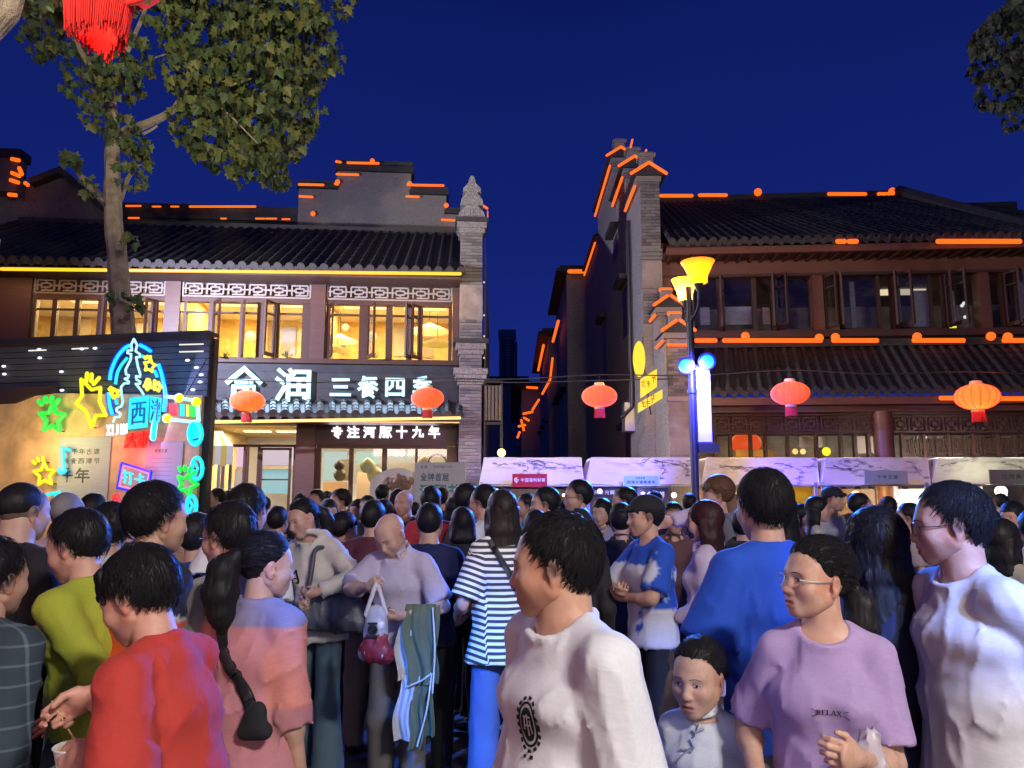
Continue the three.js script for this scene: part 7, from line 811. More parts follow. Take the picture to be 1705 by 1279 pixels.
// a strap or cord over the body that follows the cloth
function strap(P, pts, w, m, name = 'strap') { const c = new THREE.CatmullRomCurve3(pts), n = 40, mb = []; for (let i = 0; i <= n; i++) { const p = c.getPoint(i / n), e = 0.004; for (let k = 0; k < 6; k++) { const d = P.field(p.x, p.y, p.z) - 0.008; const gr = V(P.field(p.x + e, p.y, p.z) - P.field(p.x - e, p.y, p.z), P.field(p.x, p.y + e, p.z) - P.field(p.x, p.y - e, p.z), P.field(p.x, p.y, p.z + e) - P.field(p.x, p.y, p.z - e)).normalize(); if (Math.abs(d) < 0.08) p.addScaledVector(gr, -d * 0.8); } mb.push(p); } const g = tubeG(mb, 1, false, n * 2, 6), a = g.attributes.position, cc = new THREE.CatmullRomCurve3(mb); for (let i = 0; i < a.count; i++) { const t = Math.floor(i / 7) / (n * 2), o = cc.getPoint(t), e = 0.004, gr = V(P.field(o.x + e, o.y, o.z) - P.field(o.x - e, o.y, o.z), P.field(o.x, o.y + e, o.z) - P.field(o.x, o.y - e, o.z), P.field(o.x, o.y, o.z + e) - P.field(o.x, o.y, o.z - e)).normalize(), v = V(a.getX(i), a.getY(i), a.getZ(i)).sub(o), k = v.dot(gr); v.addScaledVector(gr, -k).multiplyScalar(w / 2).addScaledVector(gr, k * 0.004); a.setXYZ(i, o.x + v.x, o.y + v.y, o.z + v.z); } g.computeVertexNormals(); return mesh(name, g, m, P.G); }
// ---------- the crowd ----------
const CR = 'crowd filling the street', dk = [0.016, 0.016, 0.02], navy = [0.012, 0.018, 0.06], wht = [0.74, 0.74, 0.76];
const stripeT = tex(4, 64, (u, v) => (v % 0.25 < 0.125 ? 225 : 14), false); const stripeMap = rep(stripeT, 1, 8);
const armUV = (arm, C) => (x, y, z) => { const a = x > 0 ? arm.L : arm.R, d = a.E.clone().sub(a.S), L = d.length(); d.normalize(); const t = (x - a.S.x) * d.x + (y - a.S.y) * d.y + (z - a.S.z) * d.z; return [Math.atan2(x, z) * 0.16, Math.abs(x) > Math.abs(a.S.x) - 0.005 && t > 0.02 ? 1.37 - t : y]; };
// --- nearest people ---
person({ id: 'white', px: 928, py: 852, D: 1.84, yaw: -64, label: 'heavy man in a white T-shirt with a round black emblem, seen from the side', girth: 1.12, wide: 1.05, jaw: 1.12, hair: 'short', vol: 0.9, strands: 1500, head: [-38, 3, 0], sw: 1.14, nl: 0.026, L: { to: [0.0, -0.52, 0.03] }, R: { to: [0.08, -0.49, 0.05] }, top: { c: [0.76, 0.76, 0.77], fit: 0.02, fold: 0.0065, sl: 0.9, sr: 0.066, hem: 0.78 }, bottom: { c: [0.05, 0.045, 0.04] }, skin: [0.52, 0.29, 0.19], lean: 0 });
print(PEOPLE.white, PEOPLE.white.C(0.045, 1.225, 0), V(0.2, 0, 1), 0.075, 0.15, canvas(128, 256, (g, w, h) => { g.clearRect(0, 0, w, h); g.strokeStyle = '#141416'; g.fillStyle = '#141416'; g.lineWidth = 9; g.beginPath(); g.ellipse(64, 118, 46, 78, 0, 0, 7); g.stroke(); g.setLineDash([16, 12]); g.lineWidth = 12; g.beginPath(); g.ellipse(64, 118, 56, 96, 0, 0, 7); g.stroke(); g.setLineDash([]); g.beginPath(); g.ellipse(64, 118, 34, 62, 0, 0, 7); g.fill(); g.strokeStyle = '#b8b4b0'; g.lineWidth = 7; for (const [a, b, c, d] of [[44, 90, 82, 90], [50, 90, 46, 140], [64, 80, 66, 160], [48, 124, 84, 118], [78, 100, 84, 150]]) { g.beginPath(); g.moveTo(a, b); g.lineTo(c, d); g.stroke(); } g.fillRect(40, 228, 14, 12); g.fillRect(70, 226, 16, 14); }), 'shirt_emblem');
person({ id: 'lilac', px: 1368, py: 896, D: 2.16, yaw: -20, label: 'woman in a lilac T-shirt and glasses looking sideways, carrying a white plastic bag', fem: 1, girth: 1.08, wide: 1.04, hair: 'ponytail', len: 0.22, ty: -0.02, tw: 1.1, vol: 2.0, strands: 1200, glasses: 'clear', head: [-55, -6, 0], gaze: 0.001, R: { at: [1262, 1300, 2.1] }, L: { at: [1425, 1262, 1.9], pole: [0.35, -0.9, -0.4], thumb: [0, 1, 0.2], hand: { curl: 0.8 } }, top: { c: [0.42, 0.3, 0.52], fit: 0.02, fold: 0.006, sl: 0.84, sr: 0.058, hem: 0.82 }, bottom: { c: [0.2, 0.13, 0.11] }, skin: [0.55, 0.32, 0.22] });
print(PEOPLE.lilac, PEOPLE.lilac.C(0.0, 1.235, 0), V(0.0, 0, 1), 0.105, 0.035, canvas(256, 84, (g, w, h) => { g.clearRect(0, 0, w, h); g.fillStyle = '#1c1626'; g.font = 'bold 46px serif'; g.fillText('RELAX', 40, 60); g.strokeStyle = '#1c1626'; g.lineWidth = 4; g.beginPath(); g.moveTo(8, 22); g.lineTo(46, 34); g.moveTo(10, 74); g.lineTo(42, 54); g.moveTo(246, 20); g.lineTo(210, 34); g.moveTo(248, 76); g.lineTo(212, 56); g.stroke(); }), 'shirt_lettering');
person({ id: 'girl', px: 1163, py: 1061, D: 2.38, yaw: -22, child: 1, fem: 1, label: 'small girl with a hair bun in a pale stand-collar blouse', hair: 'bun', by: 0.06, strands: 700, vol: 1.5, nl: 0.02, head: [-16, 2, 0], top: { c: [0.6, 0.62, 0.66], collar: 'stand', fold: 0.005, sleeve: 'long', fit: 0.016 }, bottom: { c: [0.1, 0.1, 0.16] }, skin: [0.5, 0.3, 0.21] });
{ const P = PEOPLE.girl, cm = clothMat([0.35, 0.37, 0.44]); strap(P, [P.C(0, 1.44, 0.08), P.C(-0.015, 1.4, 0.11), P.C(-0.05, 1.35, 0.13), P.C(-0.09, 1.27, 0.12)], 0.008, cm, 'blouse_piping'); for (const [x, y] of [[-0.01, 1.41], [-0.05, 1.34]]) strap(P, [P.C(x - 0.03, y - 0.006, 0.12), P.C(x, y, 0.13), P.C(x + 0.03, y + 0.004, 0.12)], 0.012, cm, 'frog_knot'); }
person({ id: 'rightman', px: 1580, py: 802, D: 2.38, yaw: -86, label: 'man in a loose white T-shirt and glasses with a hand in his olive trouser pocket', girth: 1.08, hair: 'short', vol: 0.9, strands: 1300, glasses: 1, jaw: 1.08, head: [-26, 2, 0], L: { at: [1650, 1150, 2.28], pole: [0.4, 0, -1], aim: [-0.2, -0.8, 0.6], hand: { curl: 0.2 } }, R: { to: [0.06, -0.47, 0.1] }, top: { c: [0.7, 0.69, 0.72], fit: 0.024, fold: 0.007, sl: 0.88, sr: 0.066, hem: 0.8, flare: 0.006 }, bottom: { c: [0.085, 0.068, 0.042], w: 0.02 }, skin: [0.52, 0.3, 0.21] });
person({ id: 'longhair', px: 1454, py: 852, D: 2.62, yaw: -172, fem: 1, label: 'woman with very long black hair seen from behind between the lilac and white shirts', hair: 'long', len: 0.46, vol: 1.8, strands: 700, drop: 0.05, wide: 1.08, top: { c: [0.01, 0.012, 0.05], sleeve: 'long', fit: 0.025 }, bottom: { c: dk } });
person({ id: 'bluetee', px: 1270, py: 782, D: 2.8, yaw: -166, label: 'tall man in a bright blue T-shirt seen from behind', hair: 'short', vol: 1.15, strands: 1200, L: { to: [0.1, -0.36, 0.22], hand: { curl: 1.1 } }, R: { to: [0.08, -0.44, 0.16] }, top: { c: [0.012, 0.075, 0.5], fit: 0.028, fold: 0.007, sl: 0.88, hem: 0.8, sr: 0.07 }, bottom: { c: [0.22, 0.2, 0.22] } });
person({ id: 'boy', px: 212, py: 918, D: 2.02, yaw: -100, lean: 12, label: 'young man in a red T-shirt bending over a bowl of street food', hair: 'fringe', vol: 1.0, strands: 1700, girth: 1.02, head: [-2, 14, 0], eyes: 0.6, L: { at: [140, 1262, 1.92], pole: [0.5, -0.8, -0.5], aim: [-0.35, 0.25, 1], thumb: [-0.7, 0.8, 0.2], hand: { curl: [0.55, 0.6, 0.65, 0.7], thumb: 0.5 } }, R: { at: [152, 1158, 2.02], pole: [0.6, -0.9, -0.4], aim: [-0.2, -0.25, 1], thumb: [-0.5, 0.8, 0.4], hand: { curl: [0.8, 0.75, 0.95, 1.05], thumb: 0.9 } }, top: { c: [0.52, 0.045, 0.03], fit: 0.022, fold: 0.008, sl: 0.98, sr: 0.07, hem: 0.78 }, bottom: { c: dk }, skin: [0.56, 0.28, 0.2] });
person({ id: 'edge', px: -8, py: 897, D: 2.3, yaw: 165, label: 'man in a dark checked shirt with dark hair cut off by the left edge', hair: 'short', vol: 1.4, strands: 500, top: { c: [0.5, 0.55, 0.6], fit: 0.03, sleeve: 'long', uv: () => (x, y, z) => [Math.atan2(x, z) * 0.16, y], map: rep(tex(64, 64, (u, v) => { const a = (u % 0.5 < 0.06 ? 1 : 0) + (v % 0.5 < 0.06 ? 1 : 0); return [14 + a * 26, 20 + a * 30, 24 + a * 30]; }), 9, 9) }, bottom: { c: dk } });
person({ id: 'lime', px: 120, py: 852, D: 2.75, yaw: -104, lean: 10, label: 'man in a lime green pullover reaching down to the food', hair: 'short', vol: 1.2, strands: 500, head: [4, 10, 0], L: { at: [92, 1140, 2.66], pole: [0.3, 0, -1], aim: [-0.1, -0.8, 0.6], thumb: [-0.4, 0.9, 0.4], hand: { curl: [0.5, 0.55, 0.7, 0.8], thumb: 0.9 } }, R: { to: [0.0, -0.38, 0.25] }, top: { name: 'pullover', c: [0.4, 0.42, 0.035], sleeve: 'long', fit: 0.014, fold: 0.007 }, bottom: { c: dk }, skin: [0.55, 0.3, 0.22] });
person({ id: 'black', px: 40, py: 804, D: 3.3, yaw: 158, label: 'burly man in a black T-shirt with cropped hair behind the lime pullover', hair: 'crop', girth: 1.15, R: { to: [0.09, -0.47, 0.14] }, top: { c: [0.012, 0.011, 0.013], fit: 0.022, sl: 0.85 }, bottom: { c: dk }, skin: [0.5, 0.31, 0.24] });
person({ id: 'jacket3', px: 262, py: 804, D: 2.8, yaw: 142, label: 'tall man in a navy, orange and white panelled jacket seen from behind', hair: 'short', vol: 1.2, strands: 900, R: { to: [0.08, -0.48, 0.06] }, top: { name: 'jacket', sleeve: 'long', fit: 0.03, fold: 0.008, collar: 'stand', hem: 0.8, color: (x, y, z) => { const q = y + z * 0.25 - x * 0.1; return q > 1.29 ? [0.012, 0.016, 0.045] : q > 1.275 ? [0.5, 0.5, 0.55] : q > 1.1 ? [0.85, 0.11, 0.015] : [0.66, 0.68, 0.74]; } }, bottom: { c: dk } });
person({ id: 'glassesman', px: 382, py: 838, D: 2.95, yaw: -118, label: 'man with black glasses and a grey shirt behind the pink T-shirt woman', hair: 'short', vol: 1.3, strands: 600, glasses: 1, head: [0, 4, 0], top: { c: [0.3, 0.27, 0.28], fit: 0.02 }, bottom: { c: dk }, skin: [0.54, 0.3, 0.23] });
person({ id: 'pink', px: 446, py: 887, D: 2.7, yaw: 160, fem: 1, girth: 1.08, label: 'woman in a dusty pink sweatshirt with a wavy ponytail and a small black bag', hair: 'ponytail', len: 0.27, tw: 1.45, vol: 1.8, strands: 800, head: [-32, 4, 0], R: { to: [0.07, -0.53, 0.05], hand: { curl: 0.6 } }, L: { to: [0.08, -0.48, 0.06] }, top: { name: 'sweatshirt', sleeve: 'half', fit: 0.034, fold: 0.01, hem: 0.8, flare: 0.012, color: (x, y, z) => (y > 1.37 ? [0.25, 0.22, 0.34] : x < -0.13 && y > 1.1 ? [0.66, 0.24, 0.19] : [0.56, 0.23, 0.25]) }, bottom: { c: dk } });
{ const P = PEOPLE.pink; strap(P, [P.C(0.1, 1.42, -0.08), P.C(0.03, 1.3, -0.14), P.C(-0.06, 1.18, -0.15), P.C(-0.12, 1.08, -0.13)], 0.045, M.black, 'bag_strap'); const b = surface([ell(V(0, 0, 0), [0.05, 0.07, 0.035], 0.02, new THREE.Quaternion().setFromEuler(new THREE.Euler(0, 0, 0.5))), cap(V(-0.05, -0.05, 0), V(0.04, -0.06, 0), 0.035, 0.035, 0.03)], 0.008); finish(b); const B = tag(mesh('sling_bag', b, clothMat([0.015, 0.015, 0.018]), null), 'small black sling bag on the back of the pink sweatshirt', 'bag'); B.position.copy(P.w(P.C(-0.13, 1.08, -0.15))); B.scale.setScalar(0.75); B.rotation.y = P.G.rotation.y; }
person({ id: 'whiteback', px: 412, py: 807, D: 3.7, yaw: 172, label: 'man in a white T-shirt with short hair seen from behind beside the jacket woman', hair: 'short', vol: 1.2, girth: 1.05, strands: 400, top: { c: wht, fit: 0.024 }, bottom: { c: dk } });
person({ id: 'blueback', px: 330, py: 856, D: 3.95, yaw: 175, label: 'person with full black hair in a royal blue shirt behind the glasses man', hair: 'wavy', top: { c: [0.012, 0.04, 0.22], sleeve: 'long' }, bottom: { c: dk } });
person({ id: 'child', px: 333, py: 958, D: 3.2, yaw: 165, child: 1, label: 'child with dark hair in a maroon jacket between the adults', hair: 'fringe', top: { name: 'jacket', c: [0.09, 0.02, 0.03], sleeve: 'long', fit: 0.03 }, bottom: { c: dk } });
person({ px: 113, py: 820, D: 4.3, yaw: 178, label: 'man with a close-shaved grey head and pale pink shirt behind the black T-shirt', hair: 'crop', hairColor: [0.2, 0.19, 0.2], top: { c: [0.5, 0.38, 0.42] }, bottom: { c: dk }, group: CR });
person({ px: 186, py: 838, D: 3.7, yaw: -155, label: 'person with tousled dark hair and a white top behind the red T-shirt', hair: 'wavy', strands: 400, top: { c: [0.6, 0.56, 0.55] }, bottom: { c: dk }, group: CR });
// --- middle distance ---
person({ id: 'smile', px: 496, py: 832, D: 4.78, yaw: -16, side: 5, lean: 6, fem: 1, label: 'smiling woman in an open cream jacket and flared jeans with a grey shoulder bag', hair: 'ponytail', len: 0.2, vol: 1.6, strands: 300, head: [-22, 10, 10], eyes: 0.7, L: { at: [530, 985, 4.5], pole: [1, -0.3, -0.4], hand: { curl: 0.9 } }, R: { at: [503, 1005, 4.5], hand: { curl: 0.9 } }, top: { name: 'jacket', c: [0.6, 0.55, 0.48], sleeve: 'long', fit: 0.03, fold: 0.011, collar: 'hood', hem: 0.82 }, bottom: { c: [0.09, 0.15, 0.19], flare: 0.09, w: 0.012 }, shoes: [0.62, 0.62, 0.62], skin: [0.46, 0.27, 0.2], legs: { spread: 0.13, step: 0.05 } });
print(PEOPLE.smile, PEOPLE.smile.C(-0.03, 1.22, 0), V(-0.1, 0, 1), 0.07, 0.12, canvas(64, 96, (g, w, h) => { g.clearRect(0, 0, w, h); g.fillStyle = '#111'; g.font = 'bold 90px serif'; g.fillText('A', 2, 80); }), 'jacket_letter');
{ const P = PEOPLE.smile, c = P.w(P.C(0.2, 1.02, 0.16)), G = thing('shoulder_bag', 'large slouchy grey leather shoulder bag hanging on the cream jacket woman', 'bag'); G.position.copy(c); const b = surface([ell(V(0, 0, 0), [0.2, 0.12, 0.06], 0.03), cap(V(-0.17, -0.03, 0), V(0.17, -0.06, 0), 0.065, 0.06, 0.03)], 0.012, folds(0.012, 3.3, 1.3)); finish(b); mesh('bag_body', b, mat([0.085, 0.09, 0.12], 0.5), G); mesh('bag_strap', tubeG([V(-0.15, 0.06, 0.02), V(-0.13, 0.25, 0.0), V(-0.12, 0.36, -0.06), V(-0.02, 0.3, -0.16), V(0.15, 0.08, -0.05)], 0.013, false, 24), mat([0.07, 0.07, 0.09], 0.5), G); }
person({ id: 'bald', px: 640, py: 861, D: 4.3, yaw: -14, lean: 7, label: 'bald man in a lavender short-sleeved shirt looking down at his things', hair: 'bald', head: [-14, 30, 3], eyes: 0.35, wide: 1.06, L: { to: [-0.04, -0.24, 0.24], pole: [1, -0.5, -0.3], hand: { curl: 1 } }, R: { at: [615, 978, 4.05], pole: [1, -0.4, -0.4], thumb: [-0.3, 1, 0.3], hand: { curl: 1.2, thumb: 0.7 } }, top: { c: [0.5, 0.45, 0.6], collar: 'shirt', fit: 0.022, fold: 0.007, sl: 0.9 }, bottom: { c: [0.15, 0.14, 0.135], w: 0.02 }, skin: [0.5, 0.31, 0.24] });
{ const P = PEOPLE.bald, Rm = P.arm.R, h = P.w(Rm.W.clone().addScaledVector(Rm.f, 0.09)), G = thing('plastic_bag', 'white plastic carrier bag with a dark emblem and red contents in the bald man\'s hand', 'bag'); G.position.copy(h); const s = surface([ell(V(0, -0.22, 0), [0.06, 0.13, 0.045], 0.03), cap(V(-0.04, -0.32, 0), V(0.05, -0.33, 0), 0.04, 0.045, 0.03), cap(V(-0.03, -0.12, 0), V(0.03, -0.13, 0), 0.02, 0.02, 0.03)], 0.01, folds(0.009, 8.1, 2)); finish(s); mesh('bag_skin', s, mat([0.62, 0.6, 0.64], 0.35, { transmission: 0.35, thickness: 0 }), G); mesh('bag_handle', tubeG([V(-0.05, -0.14, 0.01), V(-0.025, -0.06, 0.015), V(0, 0.01, 0), V(0.025, -0.06, -0.01), V(0.05, -0.14, -0.01)], 0.012, false, 18), mat([0.6, 0.58, 0.62], 0.4), G); const rd = surface([ell(V(0.005, -0.285, 0.012), [0.07, 0.075, 0.047], 0.02), cap(V(-0.03, -0.32, 0.005), V(0.05, -0.33, 0.005), 0.042, 0.045, 0.03)], 0.01, folds(0.012, 2, 2.5)); finish(rd); mesh('red_contents', rd, mat([0.22, 0.02, 0.03], 0.5), G); const em = new MB().geo(new THREE.TorusGeometry(0.02, 0.006, 6, 16), new THREE.Matrix4().makeTranslation(-0.005, -0.2, 0.062)).geo(new THREE.TorusGeometry(0.009, 0.005, 6, 12), new THREE.Matrix4().makeTranslation(-0.005, -0.2, 0.063)).box(-0.03, -0.175, 0.055, 0.018, -0.166, 0.063).box(-0.03, -0.236, 0.058, 0.02, -0.228, 0.066); em.to('bag_emblem', M.black, G); }
{ const P = PEOPLE.bald, A = P.arm.L, h = P.w(A.E.clone().lerp(A.W, 0.55)), G = thing('draped_jacket', 'olive green and white jacket draped over the bald man\'s forearm', 'jacket'); G.position.copy(h); const F = (x0, x1, y0, y1, dz, n, m, nm, ph, sl = 0) => { const g = new THREE.PlaneGeometry(1, 1, 14, 26), p = g.attributes.position; for (let i = 0; i < p.count; i++) { const u = p.getX(i) + 0.5, v = p.getY(i) + 0.5, w = Math.sin(u * n + ph + v * 2.2) * 0.02 * (1.1 - v) + Math.sin(u * n * 2.3 + v * 5) * 0.007; p.setXYZ(i, lerp(x0, x1, u) + (1 - v) * sl + 0.012 * Math.sin(v * 7 + ph), lerp(y0, y1, v), dz + w + (v > 0.85 ? -Math.pow((v - 0.85) / 0.15, 2) * 0.05 : 0)); } g.computeVertexNormals(); mesh(nm, g, m, G); }; const ol = clothMat([0.13, 0.15, 0.075]), wh = clothMat([0.55, 0.56, 0.58]); ol.side = wh.side = THREE.DoubleSide; F(-0.09, 0.07, -0.36, 0.04, 0.06, 12, ol, 'jacket_body', 0.2, 0.03); F(0.045, 0.095, -0.62, 0.035, 0.05, 8, ol, 'jacket_side', 1.7, -0.02); F(-0.12, -0.03, -0.34, -0.05, 0.045, 9, wh, 'jacket_lining', 0.9, 0.0); F(-0.1, 0.0, -0.64, -0.3, 0.05, 7, wh, 'jacket_sleeve', 2.4, -0.03); F(-0.01, 0.06, -0.68, -0.32, 0.056, 7, ol, 'jacket_sleeve', 0.4, -0.05); for (const [a, b, c, d] of [[0.07, 0.03, 0.075, -0.4], [0.07, -0.3, 0.0, -0.66], [-0.06, -0.37, 0.07, -0.3]]) mesh('jacket_piping', tubeG([V(a, b, 0.075), V((a + c) / 2 + 0.012, (b + d) / 2, 0.085), V(c, d, 0.08)], 0.005, false, 12), clothMat([0.7, 0.7, 0.7]), G); }
person({ id: 'maroon', px: 622, py: 834, D: 5.3, yaw: 168, label: 'person in a maroon T-shirt and beige trousers behind the bald man', hair: 'short', vol: 1.4, L: { to: [0.3, -0.3, 0.15] }, top: { c: [0.11, 0.025, 0.04], fit: 0.03, sl: 0.9 }, bottom: { c: [0.36, 0.28, 0.22], w: 0.02 } });
person({ id: 'navyback', px: 716, py: 838, D: 4.75, yaw: 178, label: 'man in a plain navy T-shirt and black trousers with his back turned', hair: 'short', vol: 1.2, girth: 1.05, top: { c: [0.008, 0.012, 0.065], fit: 0.024 }, bottom: { c: [0.008, 0.008, 0.012] }, L: { to: [0.02, -0.3, 0.2] }, R: { to: [0.02, -0.3, 0.2] } });
person({ id: 'track', px: 770, py: 846, D: 5.3, yaw: -168, fem: 1, label: 'woman in a black top with a white sleeve stripe holding her hands behind her back', hair: 'bob', len: 0.0, vol: 1.2, L: { to: [-0.16, -0.4, -0.16], pole: [1, -0.2, -0.2], thumb: [0, 0.6, -1], hand: { curl: 0.25, spread: 0.1 } }, R: { to: [-0.14, -0.42, -0.15], pole: [1, -0.2, -0.2], hand: { curl: 0.3 } }, top: { sleeve: 'half', fit: 0.022, color: (x, y, z, a) => (Math.abs(x) > 0.14 && Math.abs(z + 0.03) < 0.014 ? [0.6, 0.6, 0.65] : [0.01, 0.01, 0.014]) }, bottom: { c: [0.008, 0.008, 0.012], cuff: 0.1 }, shoes: [0.55, 0.53, 0.6], legs: { spread: 0.12 } });
person({ id: 'stripe', px: 836, py: 815, D: 4.25, yaw: -162, fem: 1, label: 'woman in a black and white striped T-shirt and flared blue jeans with long hair', hair: 'long', len: 0.24, hairColor: [0.022, 0.016, 0.014], vol: 0.9, L: { to: [0.07, -0.34, 0.22] }, R: { to: [0.08, -0.4, 0.14] }, top: { c: [1, 1, 1], map: stripeMap, uv: armUV, fit: 0.03, fold: 0.007, sl: 0.88, hem: 0.8, flare: 0.008 }, bottom: { c: [0.09, 0.16, 0.36], flare: 0.085, w: 0.014 } });
{ const P = PEOPLE.stripe; strap(P, [P.C(0.09, 1.43, -0.06), P.C(0.03, 1.3, -0.14), P.C(-0.06, 1.14, -0.15), P.C(-0.15, 1.0, -0.1)], 0.035, M.black, 'bag_strap'); }
person({ px: 893, py: 850, D: 4.75, yaw: 175, fem: 1, label: 'person in a lavender top mostly hidden behind the white T-shirt man', hair: 'bob', top: { c: [0.34, 0.24, 0.55], sleeve: 'long', fit: 0.04, hem: 0.72 }, bottom: { c: dk }, group: CR });
person({ id: 'cap', px: 1076, py: 824, D: 4.6, yaw: -72, label: 'man in a black cap and blue-white tie-dye T-shirt with folded arms', hair: 'short', cap: [0.012, 0.012, 0.016], head: [-14, 0, 0], L: { to: [-0.16, -0.25, 0.2], pole: [1, -0.4, 0], hand: { curl: 0.6 } }, R: { to: [-0.14, -0.22, 0.22], pole: [1, -0.4, 0], hand: { curl: 0.6 } }, top: { fit: 0.026, fold: 0.006, sl: 0.86, color: (x, y, z) => { const n = N3(x * 6, y * 5 + 2, z * 6) + 0.4 * N3(x * 16, y * 14, z * 16) + (y > 1.3 ? 0.9 : y > 1.05 && x > 0.1 ? 0.25 : -0.35); return n > 0.25 ? [0.015, 0.08, 0.5] : n > 0.08 ? [0.25, 0.35, 0.65] : [0.62, 0.64, 0.72]; } }, bottom: { c: [0.008, 0.008, 0.012] } });
person({ id: 'point', px: 1173, py: 835, D: 4.5, yaw: -118, fem: 1, label: 'woman with long dark red hair, black mask and white blouse stretching out an arm', hair: 'long', len: 0.16, hairColor: [0.03, 0.01, 0.011], mask: [0.02, 0.02, 0.022], vol: 1.3, R: { at: [1118, 868, 4.6] }, L: { to: [-0.05, -0.34, 0.2] }, top: { c: [0.55, 0.46, 0.6], sleeve: 'long', fit: 0.028, fold: 0.008, collar: 'shirt' }, bottom: { type: 'skirt', c: [0.45, 0.4, 0.45], len: 0.62 } });
{ const G = thing('beige_jacket', 'beige jacket hanging from the arm of the blue T-shirt man', 'jacket'), P = PEOPLE.bluetee, A = P.arm.L; G.position.copy(P.w(A.E.clone().lerp(A.W, 0.55))); const s = surface([ecap(V(0, 0.03, 0), V(-0.02, -0.36, 0.02), [0.07, 0.04], [0.1, 0.05], V(1, 0, 0), 0.02), cap(V(0.04, -0.1, 0.02), V(0.07, -0.5, 0.02), 0.045, 0.035, 0.02), cap(V(-0.06, -0.05, 0.02), V(-0.1, -0.3, 0.03), 0.035, 0.04, 0.02)], 0.012, folds(0.016, 5.5, 1.6)); finish(s); mesh('jacket_cloth', s, clothMat([0.42, 0.36, 0.2]), G); }
// --- people further back: px, py, D, yaw, label, options ---
const B = (px, py, D, yaw, label, o = {}) => person({ px, py, D, yaw, label, hair: 'short', group: CR, bottom: { c: dk }, vol: 1.2, ...o, top: { c: [0.02, 0.02, 0.026], ...(o.top ?? {}) } });
const f = { fem: 1 };
B(674, 817, 7.4, -24, 'bald man in a black T-shirt facing the street', { hair: 'bald', girth: 1.1 });
B(566, 814, 8, -52, 'man in a dark shirt turning left below the purple post', { head: [-10, 4, 0] });
B(612, 825, 8.2, -6, 'young man in glasses and a black jacket with a white collar facing us', { glasses: 1, top: { sleeve: 'long', collar: 'shirt' } });
B(597, 832, 8.6, -35, 'woman with a round face beside the young man in glasses', { ...f, hair: 'bob', top: { c: [0.3, 0.25, 0.3] } });
B(637, 806, 10.2, 175, 'man in a royal blue top under the dish picture', { top: { c: [0.02, 0.08, 0.4] } });
B(527, 815, 9.6, -20, 'man looking over the small blue sign board', { top: { c: [0.2, 0.2, 0.22] } });
B(663, 815, 9.4, 160, 'long-haired woman below the dish picture', { ...f, hair: 'long', top: { c: [0.1, 0.08, 0.1] } });
B(574, 854, 5.7, 135, 'person with full black hair and a white collar behind the cream jacket', { hair: 'wavy', top: { c: [0.02, 0.022, 0.035], collar: 'shirt', sleeve: 'long' } });
B(639, 834, 6.3, 172, 'black-haired person beyond the maroon T-shirt', { hair: 'wavy', top: { c: [0.2, 0.2, 0.25] } });
B(718, 811, 6.6, 176, 'tall person in a red top in front of the festival board', { vol: 1.5, top: { c: [0.45, 0.03, 0.05] } });
B(735, 812, 9.2, 180, 'dark-haired person directly below the teal characters', {});
B(756, 829, 8.1, 165, 'short dark-haired person right of the festival board', { ...f, hair: 'bob' });
B(779, 807, 6.2, 120, 'man with brushed-up hair looking right beside the brick pillar', { vol: 1.6 });
B(806, 807, 5.8, -120, 'tall man in glasses and a white shirt next to the striped woman', { glasses: 1, top: { c: wht } });
B(876, 822, 8, -80, 'person in black under the red lottery banner', { top: { c: [0.015, 0.015, 0.02] } });
B(908, 811, 6, -92, 'man with a square haircut in profile under the red lottery banner', { girth: 1.05, jaw: 1.1, top: { c: [0.012, 0.012, 0.016], sleeve: 'long' } });
B(945, 833, 6.6, -60, 'woman with hair over her cheek behind the man with the square haircut', { ...f, hair: 'bob', top: { c: [0.3, 0.26, 0.24] } });
B(963, 800, 6.3, -85, 'tall young man in glasses below the stall canopy edge', { glasses: 1, vol: 1.4 });
B(966, 848, 4.7, 165, 'woman with a brown bob and dark jacket seen from behind', { ...f, hair: 'bob', hairColor: [0.03, 0.02, 0.016], top: { sleeve: 'long', c: [0.02, 0.018, 0.02] } });
B(1002, 831, 6.8, -30, 'woman in a lavender blouse facing left under the second canopy', { ...f, hair: 'bob', top: { c: [0.32, 0.28, 0.42], collar: 'shirt' } });
B(1034, 838, 5.3, 170, 'man in a dark suit jacket with neat short hair', { top: { sleeve: 'long', c: [0.03, 0.026, 0.03], collar: 'shirt' } });
B(1040, 811, 6.9, -100, 'dark-haired man below the green notice', {});
B(1121, 837, 6, -8, 'man in a brown open shirt facing us behind the tie-dye T-shirt', { top: { c: [0.14, 0.06, 0.06], collar: 'shirt', sleeve: 'long' } });
B(1194, 794, 6.1, -95, 'tall person with brown tousled hair and a grey top beside the lamp post', { hair: 'wavy', hairColor: [0.1, 0.05, 0.025], top: { c: [0.14, 0.14, 0.16] } });
B(1222, 824, 7.6, 90, 'woman with light brown hair beside the lamp post', { ...f, hair: 'bob', hairColor: [0.2, 0.11, 0.06], top: { c: [0.2, 0.16, 0.12] } });
B(1238, 846, 5.2, 150, 'person in a black hooded top left of the blue T-shirt', { top: { c: [0.01, 0.01, 0.013], sleeve: 'long', collar: 'hood' } });
B(1305, 826, 6.2, -150, 'woman in a dark red top behind the blue T-shirt', { ...f, hair: 'long', top: { c: [0.08, 0.012, 0.015] } });
B(1333, 840, 7.8, 60, 'small dark-haired woman right of the blue T-shirt', { ...f, hair: 'bob', top: { c: [0.2, 0.17, 0.18] } });
B(1360, 827, 7.2, 75, 'woman with long dark hair and a white top under the yellow cloth banner', { ...f, hair: 'long', top: { c: [0.5, 0.46, 0.42] } });
